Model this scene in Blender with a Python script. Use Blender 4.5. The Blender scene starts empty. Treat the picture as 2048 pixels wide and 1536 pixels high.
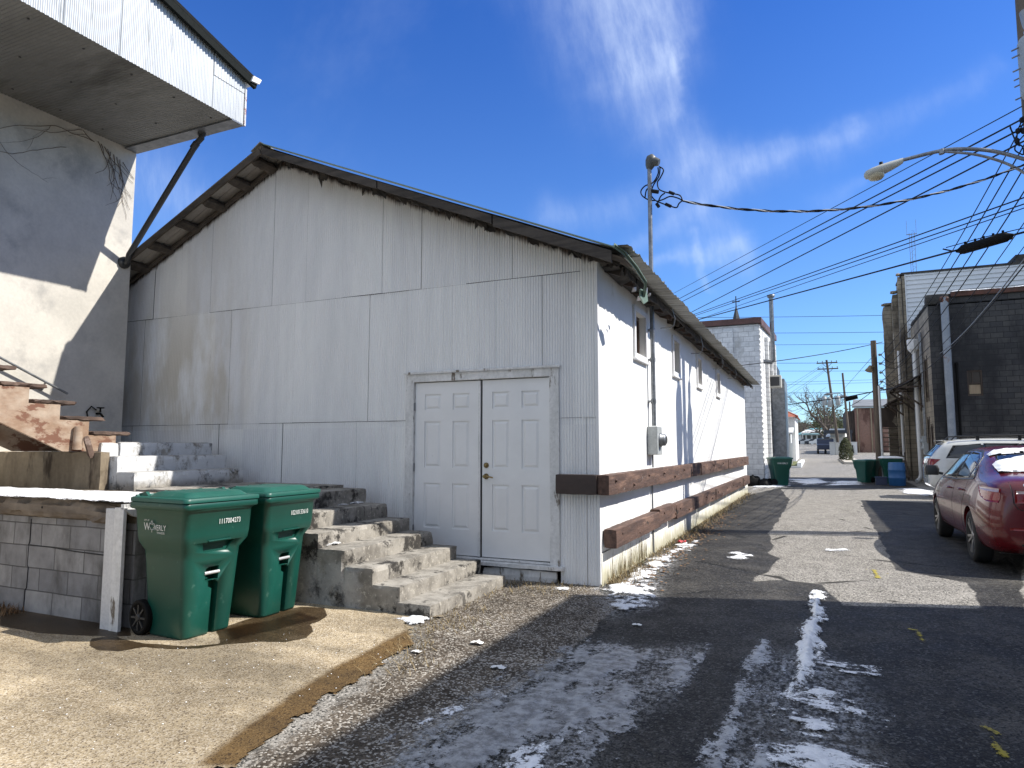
import bpy, bmesh, math, random
import numpy as np
from mathutils import Vector, Matrix
from mathutils.bvhtree import BVHTree
from mathutils import noise as mnoise
random.seed(7)
S = bpy.context.scene
COL = S.collection

# ------------------------------------------------------------------ camera
F = 1350.0; TH = math.radians(24.33); PI_ = math.radians(5.33); CH = 1.5
cam_d = bpy.data.cameras.new('camera'); cam = bpy.data.objects.new('camera', cam_d); COL.objects.link(cam)
cam_d.sensor_width = 36.0; cam_d.lens = F / 2048 * 36; cam_d.clip_end = 3000; cam_d.clip_start = 0.05
cam.location = (0, 0, CH); cam.rotation_euler = (math.pi/2 + PI_, 0, TH)
S.camera = cam
_c, _s, _cp, _sp = math.cos(TH), math.sin(TH), math.cos(PI_), math.sin(PI_)
_R = (_c, _s, 0); _FW = (-_s*_cp, _c*_cp, _sp); _U = (_s*_sp, -_c*_sp, _cp)
def ray(px, py):
    a = (px-1024)/F; b = (768-py)/F
    return [_FW[i]+a*_R[i]+b*_U[i] for i in range(3)]
def _on(ax, v, px, py):
    d = ray(px, py); o = (0, 0, CH); t = (v-o[ax])/d[ax]
    return Vector([o[i]+t*d[i] for i in range(3)])
def G(px, py, z=0): return _on(2, z, px, py)      # point on the level z seen at a photo pixel
def AX(px, py, x): return _on(0, x, px, py)
def AY(px, py, y): return _on(1, y, px, py)
def gz(y): return 0.0 if y < 45 else 0.014*(y-45)  # the land rises gently beyond the cross street

# ------------------------------------------------------------------ node helpers
class NT:
    def __init__(s, nt): s.nt = nt
    def n(s, t, **p):
        o = s.nt.nodes.new(t)
        for k, v in p.items(): setattr(o, k, v)
        return o
    def put(s, sock, v):
        if hasattr(v, 'is_output'): s.nt.links.new(v, sock)
        elif v is not None:
            if isinstance(v, (tuple, list)) and len(v) == 3 and sock.type == 'RGBA': v = (*v, 1)
            sock.default_value = v
    def math(s, op, a, b=None, c=None, clamp=False):
        o = s.n('ShaderNodeMath', operation=op, use_clamp=clamp)
        s.put(o.inputs[0], a)
        if b is not None: s.put(o.inputs[1], b)
        if c is not None: s.put(o.inputs[2], c)
        return o.outputs[0]
    def mix(s, f, a, b, bt='MIX'):
        o = s.n('ShaderNodeMix', data_type='RGBA', blend_type=bt)
        s.put(o.inputs[0], f); s.put(o.inputs[6], a); s.put(o.inputs[7], b)
        return o.outputs[2]
    def lerp(s, f, a, b):
        o = s.n('ShaderNodeMix', data_type='FLOAT')
        s.put(o.inputs[0], f); s.put(o.inputs[2], a); s.put(o.inputs[3], b)
        return o.outputs[0]
    def step(s, v, lo, hi, t0=0.0, t1=1.0):
        o = s.n('ShaderNodeMapRange', interpolation_type='SMOOTHSTEP')
        s.put(o.inputs[0], v); s.put(o.inputs[1], lo); s.put(o.inputs[2], hi); s.put(o.inputs[3], t0); s.put(o.inputs[4], t1)
        return o.outputs[0]
    def noise(s, vec, scale, detail=4, rough=.55, dist=0.0):
        o = s.n('ShaderNodeTexNoise')
        s.put(o.inputs['Vector'], vec); o.inputs['Scale'].default_value = scale
        o.inputs['Detail'].default_value = detail; o.inputs['Roughness'].default_value = rough; o.inputs['Distortion'].default_value = dist
        return o.outputs[0]
    def vor(s, vec, scale, feat='F1', out='Distance', rnd=1.0):
        o = s.n('ShaderNodeTexVoronoi', feature=feat)
        s.put(o.inputs['Vector'], vec); o.inputs['Scale'].default_value = scale; o.inputs['Randomness'].default_value = rnd
        return o.outputs[out]
    def scale(s, vec, v):
        o = s.n('ShaderNodeVectorMath', operation='MULTIPLY'); s.put(o.inputs[0], vec); o.inputs[1].default_value = v
        return o.outputs[0]
    def sep(s, v):
        o = s.n('ShaderNodeSeparateXYZ'); s.put(o.inputs[0], v); return o.outputs
    def comb(s, x, y, z):
        o = s.n('ShaderNodeCombineXYZ'); s.put(o.inputs[0], x); s.put(o.inputs[1], y); s.put(o.inputs[2], z); return o.outputs[0]
    def attr(s, name): 
        o = s.n('ShaderNodeAttribute'); o.attribute_name = name; return o.outputs['Fac']
    def pos(s): return s.n('ShaderNodeNewGeometry').outputs['Position']
    def obj(s): return s.n('ShaderNodeTexCoord').outputs['Object']
    def bump(s, h, strength=.3, dist=.01):
        o = s.n('ShaderNodeBump'); s.put(o.inputs['Height'], h); o.inputs['Strength'].default_value = strength; o.inputs['Distance'].default_value = dist
        return o.outputs[0]

def base_mat(name):
    m = bpy.data.materials.new(name); m.use_nodes = True; nt = m.node_tree; nt.nodes.clear()
    k = NT(nt); b = k.n('ShaderNodeBsdfPrincipled'); o = k.n('ShaderNodeOutputMaterial'); nt.links.new(b.outputs[0], o.inputs[0])
    return m, k, b
def out(k, b, col, rough=.7, metal=0.0, normal=None, spec=None, coat=None):
    k.put(b.inputs['Base Color'], col); k.put(b.inputs['Roughness'], rough); k.put(b.inputs['Metallic'], metal)
    if normal is not None: k.put(b.inputs['Normal'], normal)
    if spec is not None: k.put(b.inputs['Specular IOR Level'], spec)
    if coat is not None: k.put(b.inputs['Coat Weight'], coat)

def MAT(name, c1, c2=None, rough=.7, metal=0.0, scale=3.0, stretch=(1, 1, 1), spots=None, spot_scale=1.2, spot_lo=.55, spot_hi=.65,
        bump=.15, bscale=60.0, bdist=.004, spec=None, coat=None, local=False, lo=.35, hi=.65, fine=.12):
    """weathered surface: two tones through stretched noise, a stain colour in patches, fine grain"""
    m, k, b = base_mat(name)
    p = k.obj() if local else k.pos()
    v = k.scale(p, stretch)
    f = k.step(k.noise(v, scale, 6, .6), lo, hi)
    col = k.mix(f, c1, c2 or c1)
    if fine:
        g = k.noise(p, bscale*.7, 3, .6)
        col = k.mix(1.0, col, k.mix(g, (1-fine*2,)*3, (1+fine*2,)*3), 'MULTIPLY')
    if spots:
        sp = k.step(k.noise(v, spot_scale, 8, .65), spot_lo, spot_hi)
        col = k.mix(sp, col, spots)
    nrm = k.bump(k.noise(v, bscale, 5, .6), bump, bdist) if bump else None
    out(k, b, col, rough, metal, nrm, spec, coat)
    return m

def BLOCKS(name, plane, c1, c2, mortar, bw=.4, bh=.2, msize=.012, rough=.85, spots=None, spot_scale=.6, spot_lo=.5, spot_hi=.6, bump=.5, dirt=None, bias=0.0):
    m, k, b = base_mat(name)
    x, y, z = k.sep(k.pos())
    u = y if plane == 'x' else x
    wob = k.noise(k.pos(), 2.2, 3)
    u2 = k.math('ADD', u, k.math('MULTIPLY', k.math('SUBTRACT', wob, .5), .025)); z2 = k.math('ADD', z, k.math('MULTIPLY', k.math('SUBTRACT', wob, .5), .018))
    br = k.n('ShaderNodeTexBrick'); k.put(br.inputs['Vector'], k.comb(u2, z2, 0))
    k.put(br.inputs['Color1'], c1); k.put(br.inputs['Color2'], c2); k.put(br.inputs['Mortar'], mortar)
    br.inputs['Scale'].default_value = 1; br.inputs['Mortar Size'].default_value = msize; br.inputs['Brick Width'].default_value = bw; br.inputs['Row Height'].default_value = bh
    br.inputs['Mortar Smooth'].default_value = .3; br.inputs['Bias'].default_value = bias
    col = br.outputs[0]
    n1 = k.noise(k.pos(), 9, 6, .65)
    col = k.mix(1.0, col, k.mix(n1, (.6,)*3, (1.4,)*3), 'MULTIPLY')
    if spots:
        v = k.scale(k.pos(), (1, 1, .45))
        col = k.mix(k.step(k.noise(v, spot_scale, 8, .65), spot_lo, spot_hi), col, spots)
    h = k.math('SUBTRACT', k.math('MULTIPLY', k.noise(k.pos(), 30, 5, .6), .4), br.outputs[1])
    out(k, b, col, rough, 0, k.bump(h, bump, .012))
    return m

def FLAT(name, c, rough=.5, metal=0.0, spec=None, coat=None, emit=None):
    m, k, b = base_mat(name)
    p = k.obj()
    col = k.mix(k.noise(p, 8, 4), tuple(x*.85 for x in c), tuple(min(1, x*1.12) for x in c))
    rg = k.lerp(k.noise(p, 25, 3), max(.02, rough*.8), min(1, rough*1.2))
    out(k, b, col, rg, metal, None, spec, coat)
    return m

# ------------------------------------------------------------------ numpy noise
def _h(ix, iy, seed):
    n = (ix*374761393 + iy*668265263 + seed*974634777) & 0xffffffff
    n = ((n ^ (n >> 13))*1274126177) & 0xffffffff
    return ((n ^ (n >> 16)) & 0xffff)/65535.0
def vnoise(x, y, seed=0):
    x = np.asarray(x, float); y = np.asarray(y, float)
    ix = np.floor(x).astype(np.int64); iy = np.floor(y).astype(np.int64); fx = x-ix; fy = y-iy
    fx = fx*fx*(3-2*fx); fy = fy*fy*(3-2*fy)
    a = _h(ix, iy, seed); b = _h(ix+1, iy, seed); c = _h(ix, iy+1, seed); d = _h(ix+1, iy+1, seed)
    return (a*(1-fx)+b*fx)*(1-fy)+(c*(1-fx)+d*fx)*fy
def fbm(x, y, seed=0, oct=4, gain=.55):
    t = 0; a = 1; s = 0
    for i in range(oct):
        t = t+a*vnoise(x*2**i+17.3*i, y*2**i-9.1*i, seed+i); s += a; a *= gain
    return t/s
def sdf(poly, X, Y):
    """signed distance (positive inside) to a polygon"""
    P = np.array(poly, float); n = len(P); d = np.full(X.shape, 1e9); ins = np.zeros(X.shape, bool)
    for i in range(n):
        ax, ay = P[i]; bx, by = P[(i+1) % n]; ex, ey = bx-ax, by-ay
        wx, wy = X-ax, Y-ay; t = np.clip((wx*ex+wy*ey)/(ex*ex+ey*ey+1e-12), 0, 1)
        d = np.minimum(d, (wx-t*ex)**2+(wy-t*ey)**2)
        c = ((ay > Y) != (by > Y)) & (X < (bx-ax)*(Y-ay)/((by-ay) if by != ay else 1e-12)+ax)
        ins ^= c
    return np.where(ins, 1, -1)*np.sqrt(d)
def gpoly(px): return [tuple(G(*p)[:2]) for p in px]

# ------------------------------------------------------------------ objects
ORG = {}
def tag(o, label=None, cat=None, group=None, kind=None):
    if label: o['label'] = label
    if cat: o['category'] = cat
    if group: o['group'] = group
    if kind: o['kind'] = kind
    return o
def thing(name, label, cat, loc=(0, 0, 0), rz=0.0, group=None):
    o = bpy.data.objects.new(name, None); COL.objects.link(o); o.empty_display_size = .2
    o.location = loc; o.rotation_euler = (0, 0, rz); ORG[o.name] = Vector(loc)
    return tag(o, label, cat, group)
class MB:
    def __init__(s): s.v = []; s.f = []; s.sm = []
    def add(s, vs, fs, smooth=False):
        b = len(s.v); s.v += [tuple(x) for x in vs]; s.f += [tuple(i+b for i in f) for f in fs]; s.sm += [smooth]*len(fs); return s
    def box(s, x0, x1, y0, y1, z0, z1):
        v = [(x, y, z) for z in (z0, z1) for y in (y0, y1) for x in (x0, x1)]
        return s.add(v, [(0, 2, 3, 1), (4, 5, 7, 6), (0, 1, 5, 4), (1, 3, 7, 5), (3, 2, 6, 7), (2, 0, 4, 6)])
    def obox(s, c, ux, uy, uz, hx, hy, hz):
        c = Vector(c); ux = Vector(ux).normalized()*hx; uy = Vector(uy).normalized()*hy; uz = Vector(uz).normalized()*hz
        v = [c+a*ux+b*uy+d*uz for d in (-1, 1) for b in (-1, 1) for a in (-1, 1)]
        return s.add(v, [(0, 2, 3, 1), (4, 5, 7, 6), (0, 1, 5, 4), (1, 3, 7, 5), (3, 2, 6, 7), (2, 0, 4, 6)])
    def beam(s, p0, p1, w, h, up=(0, 0, 1)):
        p0 = Vector(p0); p1 = Vector(p1); d = p1-p0; side = d.cross(Vector(up)); u = side.cross(d)
        return s.obox((p0+p1)/2, d, side, u, d.length/2, w/2, h/2)
    def prism(s, poly, vec):
        n = len(poly); vec = Vector(vec); p = [Vector(q) for q in poly]
        return s.add(p+[q+vec for q in p], [tuple(range(n))[::-1], tuple(range(n, 2*n))]+[(i, (i+1) % n, n+(i+1) % n, n+i) for i in range(n)])
    def tube(s, pts, r, n=8, cap=True):
        pts = [Vector(p) for p in pts]; m = len(pts); rs = r if isinstance(r, (list, tuple)) else [r]*m
        vs = []; prev = None
        for i, p in enumerate(pts):
            t = (pts[min(i+1, m-1)]-pts[max(i-1, 0)]).normalized()
            if prev is None:
                a = Vector((0, 0, 1)) if abs(t.z) < .9 else Vector((1, 0, 0)); u = t.cross(a).normalized()
            else: u = (prev-t*prev.dot(t)).normalized()
            prev = u; w = t.cross(u)
            vs += [p+(u*math.cos(2*math.pi*j/n)+w*math.sin(2*math.pi*j/n))*rs[i] for j in range(n)]
        fs = [(i*n+j, i*n+(j+1) % n, (i+1)*n+(j+1) % n, (i+1)*n+j) for i in range(m-1) for j in range(n)]
        s.add(vs, fs, True)
        if cap: s.add(vs[:n], [tuple(range(n))[::-1]]); s.add(vs[-n:], [tuple(range(n))])
        return s
    def lathe(s, c, axis, prof, n=24, smooth=True, cap=True):
        """prof: (distance along axis, radius)"""
        c = Vector(c); ax = Vector(axis).normalized(); a = Vector((0, 0, 1)) if abs(ax.z) < .9 else Vector((1, 0, 0))
        u = ax.cross(a).normalized(); w = ax.cross(u); vs = []
        for (h, r) in prof: vs += [c+ax*h+(u*math.cos(2*math.pi*j/n)+w*math.sin(2*math.pi*j/n))*max(r, 1e-4) for j in range(n)]
        m = len(prof)
        s.add(vs, [(i*n+j, i*n+(j+1) % n, (i+1)*n+(j+1) % n, (i+1)*n+j) for i in range(m-1) for j in range(n)], smooth)
        if cap: s.add(vs[:n], [tuple(range(n))[::-1]]); s.add(vs[-n:], [tuple(range(n))])
        return s
    def grid(s, fn, nu, nv, smooth=True):
        vs = [fn(i/nu, j/nv) for j in range(nv+1) for i in range(nu+1)]
        return s.add(vs, [(j*(nu+1)+i, j*(nu+1)+i+1, (j+1)*(nu+1)+i+1, (j+1)*(nu+1)+i) for j in range(nv) for i in range(nu)], smooth)
    def rough(s, x0, x1, y0, y1, z0, z1, cell=.06, amp=.008, rnd=.015, seed=0, chip=0.0):
        """a worn block: subdivided box with rounded, chipped arrises"""
        bm = bmesh.new()
        nx, ny, nz = [max(1, min(60, int(round(d/cell)))) for d in (x1-x0, y1-y0, z1-z0)]
        cs = {}
        def V(i, j, k):
            if (i, j, k) not in cs: cs[(i, j, k)] = bm.verts.new((x0+(x1-x0)*i/nx, y0+(y1-y0)*j/ny, z0+(z1-z0)*k/nz))
            return cs[(i, j, k)]
        for i in range(nx):
            for j in range(ny):
                bm.faces.new((V(i, j, 0), V(i, j+1, 0), V(i+1, j+1, 0), V(i+1, j, 0))); bm.faces.new((V(i, j, nz), V(i+1, j, nz), V(i+1, j+1, nz), V(i, j+1, nz)))
        for i in range(nx):
            for k in range(nz):
                bm.faces.new((V(i, 0, k), V(i+1, 0, k), V(i+1, 0, k+1), V(i, 0, k+1))); bm.faces.new((V(i, ny, k), V(i, ny, k+1), V(i+1, ny, k+1), V(i+1, ny, k)))
        for j in range(ny):
            for k in range(nz):
                bm.faces.new((V(0, j, k), V(0, j, k+1), V(0, j+1, k+1), V(0, j+1, k))); bm.faces.new((V(nx, j, k), V(nx, j+1, k), V(nx, j+1, k+1), V(nx, j, k+1)))
        mid = Vector(((x0+x1)/2, (y0+y1)/2, (z0+z1)/2))
        for (i, j, k), v in cs.items():
            e = (i in (0, nx))+(j in (0, ny))+(k in (0, nz)); p = v.co
            q = Vector((p.x*7+seed, p.y*7, p.z*7))
            nv = Vector((mnoise.noise(q*2), mnoise.noise(q*2+Vector((9, 1, 4))), mnoise.noise(q*2+Vector((3, 7, 2)))))
            pull = rnd*(e-1)*(1+.9*mnoise.noise(q*1.5))
            if chip and e > 1: pull += chip*max(0, mnoise.noise(q*.9+Vector((5, 5, 5)))-.05)*3
            d = mid-p; dd = Vector(((1 if d.x > 0 else -1) if i in (0, nx) else 0, (1 if d.y > 0 else -1) if j in (0, ny) else 0, (1 if d.z > 0 else -1) if k in (0, nz) else 0))
            v.co = p+nv*amp+(dd*pull if e > 1 else Vector())
        bm.verts.index_update(); s.add([v.co.copy() for v in bm.verts], [[v.index for v in f.verts] for f in bm.faces], False); bm.free(); return s
    def mesh(s, name, org=(0, 0, 0)):
        me = bpy.data.meshes.new(name); o = Vector(org)
        me.from_pydata([(a-o.x, b-o.y, c-o.z) for a, b, c in s.v], [], s.f)
        me.polygons.foreach_set('use_smooth', s.sm); me.update(); return me
    def build(s, name, mat, parent=None, loc=None, local=False, bevel=0, label=None, cat=None, group=None, kind=None, autosmooth=None):
        if parent is not None: org = Vector((0, 0, 0)) if local else ORG[parent.name]
        elif loc is None:
            vs = np.array(s.v); org = Vector(((vs[:, 0].min()+vs[:, 0].max())/2, (vs[:, 1].min()+vs[:, 1].max())/2, vs[:, 2].min()))
        else: org = Vector(loc)
        o = bpy.data.objects.new(name, s.mesh(name, org)); COL.objects.link(o)
        for m in (mat if isinstance(mat, (list, tuple)) else [mat]): o.data.materials.append(m)
        if parent is not None: o.parent = parent; ORG[o.name] = org
        else: o.location = org; ORG[o.name] = org
        if bevel:
            bv = o.modifiers.new('bevel', 'BEVEL'); bv.width = bevel; bv.segments = 2; bv.limit_method = 'ANGLE'; bv.angle_limit = math.radians(40)
        return tag(o, label, cat, group, kind)
def holes(mb, ax, c, u0, u1, v0, v1, hs=(), depth=.1, sgn=1, top=None):
    """wall plane at coordinate c on axis ax ('x' or 'y') with rectangular holes and reveals going depth*sgn inwards"""
    def P(u, v, d=0): return (c+d, u, v) if ax == 'x' else (u, c+d, v)
    us = sorted({u0, u1, *[h[0] for h in hs], *[h[1] for h in hs]}); vs = sorted({v0, v1, *[h[2] for h in hs], *[h[3] for h in hs]})
    for i in range(len(us)-1):
        for j in range(len(vs)-1):
            um, vm = (us[i]+us[i+1])/2, (vs[j]+vs[j+1])/2
            if any(h[0] < um < h[1] and h[2] < vm < h[3] for h in hs): continue
            mb.add([P(us[i], vs[j]), P(us[i+1], vs[j]), P(us[i+1], vs[j+1]), P(us[i], vs[j+1])], [(0, 1, 2, 3)])
    for (a, b, e, f) in hs:
        q = [(a, e), (b, e), (b, f), (a, f)]
        for i in range(4):
            p, r = q[i], q[(i+1) % 4]; mb.add([P(*p), P(*r), P(*r, depth*sgn), P(*p, depth*sgn)], [(0, 1, 2, 3)])
    return mb
def shell(mb, x0, x1, y0, y1, z0, z1, skip=''):
    """the other walls and the roof of a closed building block"""
    if 'w' not in skip: mb.add([(x0, y0, z0), (x0, y0, z1), (x0, y1, z1), (x0, y1, z0)], [(0, 1, 2, 3)])
    if 'e' not in skip: mb.add([(x1, y0, z0), (x1, y1, z0), (x1, y1, z1), (x1, y0, z1)], [(0, 1, 2, 3)])
    if 's' not in skip: mb.add([(x0, y0, z0), (x1, y0, z0), (x1, y0, z1), (x0, y0, z1)], [(0, 1, 2, 3)])
    if 'n' not in skip: mb.add([(x0, y1, z0), (x0, y1, z1), (x1, y1, z1), (x1, y1, z0)], [(0, 1, 2, 3)])
    if 't' not in skip: mb.add([(x0, y0, z1), (x1, y0, z1), (x1, y1, z1), (x0, y1, z1)], [(0, 1, 2, 3)])
    return mb
def copy_tree(o, parent=None):
    c = o.copy(); COL.objects.link(c); c.parent = parent
    for ch in list(o.children): copy_tree(ch, c)
    return c
def sag(p0, p1, d=.3, n=14):
    p0 = Vector(p0); p1 = Vector(p1)
    return [p0.lerp(p1, i/n)-Vector((0, 0, 4*d*(i/n)*(1-i/n))) for i in range(n+1)]
def text_mesh(txt, size=1.0, extrude=0.0, shear=0.0):
    cu = bpy.data.curves.new('letters', 'FONT'); cu.body = txt; cu.size = size; cu.extrude = extrude; cu.shear = shear; cu.resolution_u = 3
    ob = bpy.data.objects.new('letters', cu); COL.objects.link(ob)
    dg = bpy.context.evaluated_depsgraph_get(); me = bpy.data.meshes.new_from_object(ob.evaluated_get(dg))
    vs = [v.co.copy() for v in me.vertices]; fs = [tuple(p.vertices) for p in me.polygons]
    bpy.data.objects.remove(ob); bpy.data.curves.remove(cu); bpy.data.meshes.remove(me)
    return vs, fs
# ------------------------------------------------------------------ light, sky
SAZ = math.radians(17.0); SEL = math.radians(45.0)          # sun: ahead and to the right of the alley
sv = Vector((math.cos(SAZ)*math.cos(SEL), math.sin(SAZ)*math.cos(SEL), math.sin(SEL)))
sl = bpy.data.lights.new('sun', 'SUN'); so = bpy.data.objects.new('sun', sl); COL.objects.link(so)
sl.energy = 4.7; sl.angle = math.radians(.5); sl.color = (1, .955, .88)
so.rotation_euler = sv.to_track_quat('Z', 'Y').to_euler()
W = bpy.data.worlds.new('World'); S.world = W; W.use_nodes = True; W.node_tree.nodes.clear(); k = NT(W.node_tree)
sky = k.n('ShaderNodeTexSky', sky_type='NISHITA'); sky.sun_disc = False; sky.sun_elevation = SEL; sky.sun_rotation = math.radians(90)-SAZ
sky.air_density = 1.0; sky.dust_density = .25; sky.ozone_density = 3.0; sky.altitude = 150
# thin cirrus, laid out by compass direction on the sky
gen = k.n('ShaderNodeTexCoord').outputs['Generated']
x, y, z = k.sep(gen)
ys = k.math('MAXIMUM', y, .05); u = k.math('DIVIDE', x, ys); v = k.math('DIVIDE', z, ys); uv = k.comb(u, v, 0)
def noise2(sc, det, off):
    o = k.n('ShaderNodeVectorMath', operation='ADD'); k.put(o.inputs[0], uv); o.inputs[1].default_value = (off, off*.7, off*.3)
    return k.noise(o.outputs[0], sc, det, .6)
du = k.math('MULTIPLY', k.math('SUBTRACT', noise2(5, 5, 3.1), .5), .11); dv = k.math('MULTIPLY', k.math('SUBTRACT', noise2(5, 5, 8.3), .5), .11)
uu = k.math('ADD', u, du); vv = k.math('ADD', v, dv)
def uvp(px, py):
    d = ray(px, py); return d[0]/d[1], d[2]/d[1]
total = None
for (a, b, w0, w1, st) in [((1190, -60), (1250, 130), 95, 66, .40), ((1310, -60), (1335, 120), 46, 30, .34), ((1250, -60), (1290, 110), 80, 52, .30), ((1255, 120), (1322, 240), 44, 30, .30),
        ((1340, 110), (1348, 225), 14, 11, .50), ((1325, 240), (1385, 330), 40, 46, .38), ((1385, 325), (1540, 330), 40, 30, .26), ((1430, 390), (1700, 265), 26, 16, .26),
        ((1480, 380), (1980, 145), 34, 20, .2), ((1100, 430), (1265, 415), 28, 26, .3), ((1290, 545), (1500, 500), 11, 13, .42), ((1398, 480), (1420, 580), 8, 7, .36),
        ((1425, 430), (1490, 520), 26, 22, .28), ((1250, 510), (1420, 430), 14, 14, .26), ((1370, 360), (1385, 470), 30, 60, .2), ((280, 350), (395, 400), 40, 26, .3), ((1650, 400), (1720, 370), 20, 12, .16)]:
    A = uvp(*a); B = uvp(*b); ex, ey = B[0]-A[0], B[1]-A[1]; L = ex*ex+ey*ey
    # px width -> uv width near that spot
    q = uvp((a[0]+b[0])/2+10, (a[1]+b[1])/2); q0 = uvp((a[0]+b[0])/2, (a[1]+b[1])/2); sc = math.hypot(q[0]-q0[0], q[1]-q0[1])/10
    wx = k.math('SUBTRACT', uu, A[0]); wy = k.math('SUBTRACT', vv, A[1])
    t = k.math('DIVIDE', k.math('ADD', k.math('MULTIPLY', wx, ex), k.math('MULTIPLY', wy, ey)), L, clamp=True)
    dx = k.math('SUBTRACT', wx, k.math('MULTIPLY', t, ex)); dy = k.math('SUBTRACT', wy, k.math('MULTIPLY', t, ey))
    d2 = k.math('ADD', k.math('MULTIPLY', dx, dx), k.math('MULTIPLY', dy, dy))
    wd = k.math('MULTIPLY', k.lerp(t, w0, w1), sc*1.5)
    g = k.math('POWER', 2.718, k.math('MULTIPLY', k.math('DIVIDE', d2, k.math('MULTIPLY', wd, wd)), -1.3))
    g = k.math('MULTIPLY', g, st)
    total = g if total is None else k.math('ADD', total, g)
st_uv = k.comb(k.math('ADD', k.math('MULTIPLY', u, 34), k.math('MULTIPLY', v, 6)), k.math('MULTIPLY', v, 9), 0)
fibre = k.step(k.noise(st_uv, 1.0, 8, .62), .25, .75, .45, 1.2)
wisp = k.step(noise2(5, 6, 5.2), .25, .75, .6, 1.0)
total = k.math('MULTIPLY', k.math('MULTIPLY', total, fibre), wisp)
veil = k.math('MULTIPLY', k.step(noise2(2.2, 6, 11.0), .5, .8), .10)
total = k.math('ADD', total, veil)
total = k.math('MULTIPLY', k.math('MINIMUM', k.math('MULTIPLY', total, .60), .8), k.step(y, .06, .2))
zz_ = k.n('ShaderNodeMapRange'); k.put(zz_.inputs[0], z); zz_.inputs[1].default_value = .06; zz_.inputs[2].default_value = .56
tint = k.mix(1.0, sky.outputs[0], k.mix(zz_.outputs[0], (.62, .84, 1.10), (.25, .54, 1.06)), 'MULTIPLY')
# bright veil added to the unseen sky overhead and behind, filling the shaded gable
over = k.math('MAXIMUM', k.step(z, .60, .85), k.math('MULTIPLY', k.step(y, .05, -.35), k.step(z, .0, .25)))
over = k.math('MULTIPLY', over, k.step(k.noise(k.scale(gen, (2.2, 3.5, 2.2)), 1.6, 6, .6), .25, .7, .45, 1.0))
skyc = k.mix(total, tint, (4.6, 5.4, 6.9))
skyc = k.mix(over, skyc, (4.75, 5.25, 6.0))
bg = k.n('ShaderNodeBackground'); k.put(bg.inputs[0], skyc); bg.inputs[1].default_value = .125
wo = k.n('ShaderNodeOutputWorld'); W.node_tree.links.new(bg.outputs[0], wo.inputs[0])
S.view_settings.view_transform = 'Standard'; S.view_settings.look = 'None'; S.view_settings.gamma = 1; S.view_settings.exposure = .55

# ------------------------------------------------------------------ materials
def m_asphalt():
    m, k, b = base_mat('asphalt'); p = k.pos()
    wet = k.attr('wet'); grv = k.attr('gravel'); slush = k.attr('slush')  # the wet mask carries wet ground and painted shade alike
    nb = k.noise(p, 2.5, 6, .65); nf = k.noise(p, 38, 4, .7); nc = k.noise(p, 150, 3, .7)
    vc = k.n('ShaderNodeTexVoronoi'); k.put(vc.inputs['Vector'], p); vc.inputs['Scale'].default_value = 92
    cell = k.sep(vc.outputs['Color'])
    vs = k.n('ShaderNodeTexVoronoi'); k.put(vs.inputs['Vector'], p); vs.inputs['Scale'].default_value = 50; cell2 = k.sep(vs.outputs['Color'])
    col = k.mix(k.step(nb, .3, .7), (.17, .158, .138), (.28, .262, .232))
    col = k.mix(1.0, col, k.mix(k.noise(k.scale(p, (1, .25, 1)), 6, 5, .6), (.7,)*3, (1.3,)*3), 'MULTIPLY')
    col = k.mix(k.step(cell[0], .66, .82), col, (.42, .39, .35)); col = k.mix(k.step(cell[1], .74, .84), col, (.045, .043, .04))
    # patches of older repair
    # cracks
    cv = k.vor(k.mix(.12, p, k.n('ShaderNodeTexNoise').outputs[1]), .42, 'DISTANCE_TO_EDGE')
    cw = k.noise(p, 1.1, 4)
    crack = k.math('MULTIPLY', k.step(cv, .004, .016, 1, 0), k.step(cw, .52, .60))
    col = k.mix(crack, col, (.03, .028, .025))
    # gravel shoulder
    gcol = k.mix(k.step(k.noise(p, 5, 6, .6), .35, .65), (.062, .049, .037), (.150, .124, .096))
    gcol = k.mix(k.step(cell2[0], .78, .88), gcol, (.32, .29, .25)); gcol = k.mix(k.step(cell[2], .80, .90), gcol, (.48, .45, .40)); gcol = k.mix(k.step(cell[0], .76, .84), gcol, (.05, .04, .03))
    gcol = k.mix(1.0, gcol, k.mix(k.step(k.noise(p, 1.6, 6, .65), .3, .7), (.62, .6, .58), (1.2,)*3), 'MULTIPLY')
    gm = k.step(k.math('ADD', grv, k.math('MULTIPLY', k.math('SUBTRACT', k.noise(p, 6, 6, .7), .5), .5)), -.06, .10)
    col = k.mix(gm, col, gcol)
    # wet ground, plus building and car shade darkened into the colour
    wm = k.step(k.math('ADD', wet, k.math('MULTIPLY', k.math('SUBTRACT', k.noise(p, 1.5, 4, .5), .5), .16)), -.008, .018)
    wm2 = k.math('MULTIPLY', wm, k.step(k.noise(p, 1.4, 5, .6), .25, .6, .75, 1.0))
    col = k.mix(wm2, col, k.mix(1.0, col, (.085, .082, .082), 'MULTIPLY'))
    # slush film
    sm = k.math('MULTIPLY', k.step(slush, -.15, .12), k.step(k.noise(k.scale(p, (1, .6, 1)), 24, 7, .75), .44, .60))
    col = k.mix(k.math('MULTIPLY', sm, .62), col, (.42, .42, .42))
    col = k.mix(k.math('MULTIPLY', wm2, k.math('MULTIPLY', k.step(cell[1], .55, .68), .8)), col, k.mix(k.step(cell2[1], .5, .9), (.010, .010, .010), (.12, .118, .11)))
    rough = k.lerp(wm2, .92, k.lerp(k.noise(p, 3.5, 3), .55, .85))
    rough = k.lerp(sm, rough, .45)
    h = k.math('ADD', k.math('MULTIPLY', vc.outputs['Distance'], -.6), k.math('ADD', k.math('MULTIPLY', nf, .8), k.math('MULTIPLY', crack, -2)))
    out(k, b, col, rough, 0, k.bump(h, .7, .009), .22)
    return m
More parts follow.
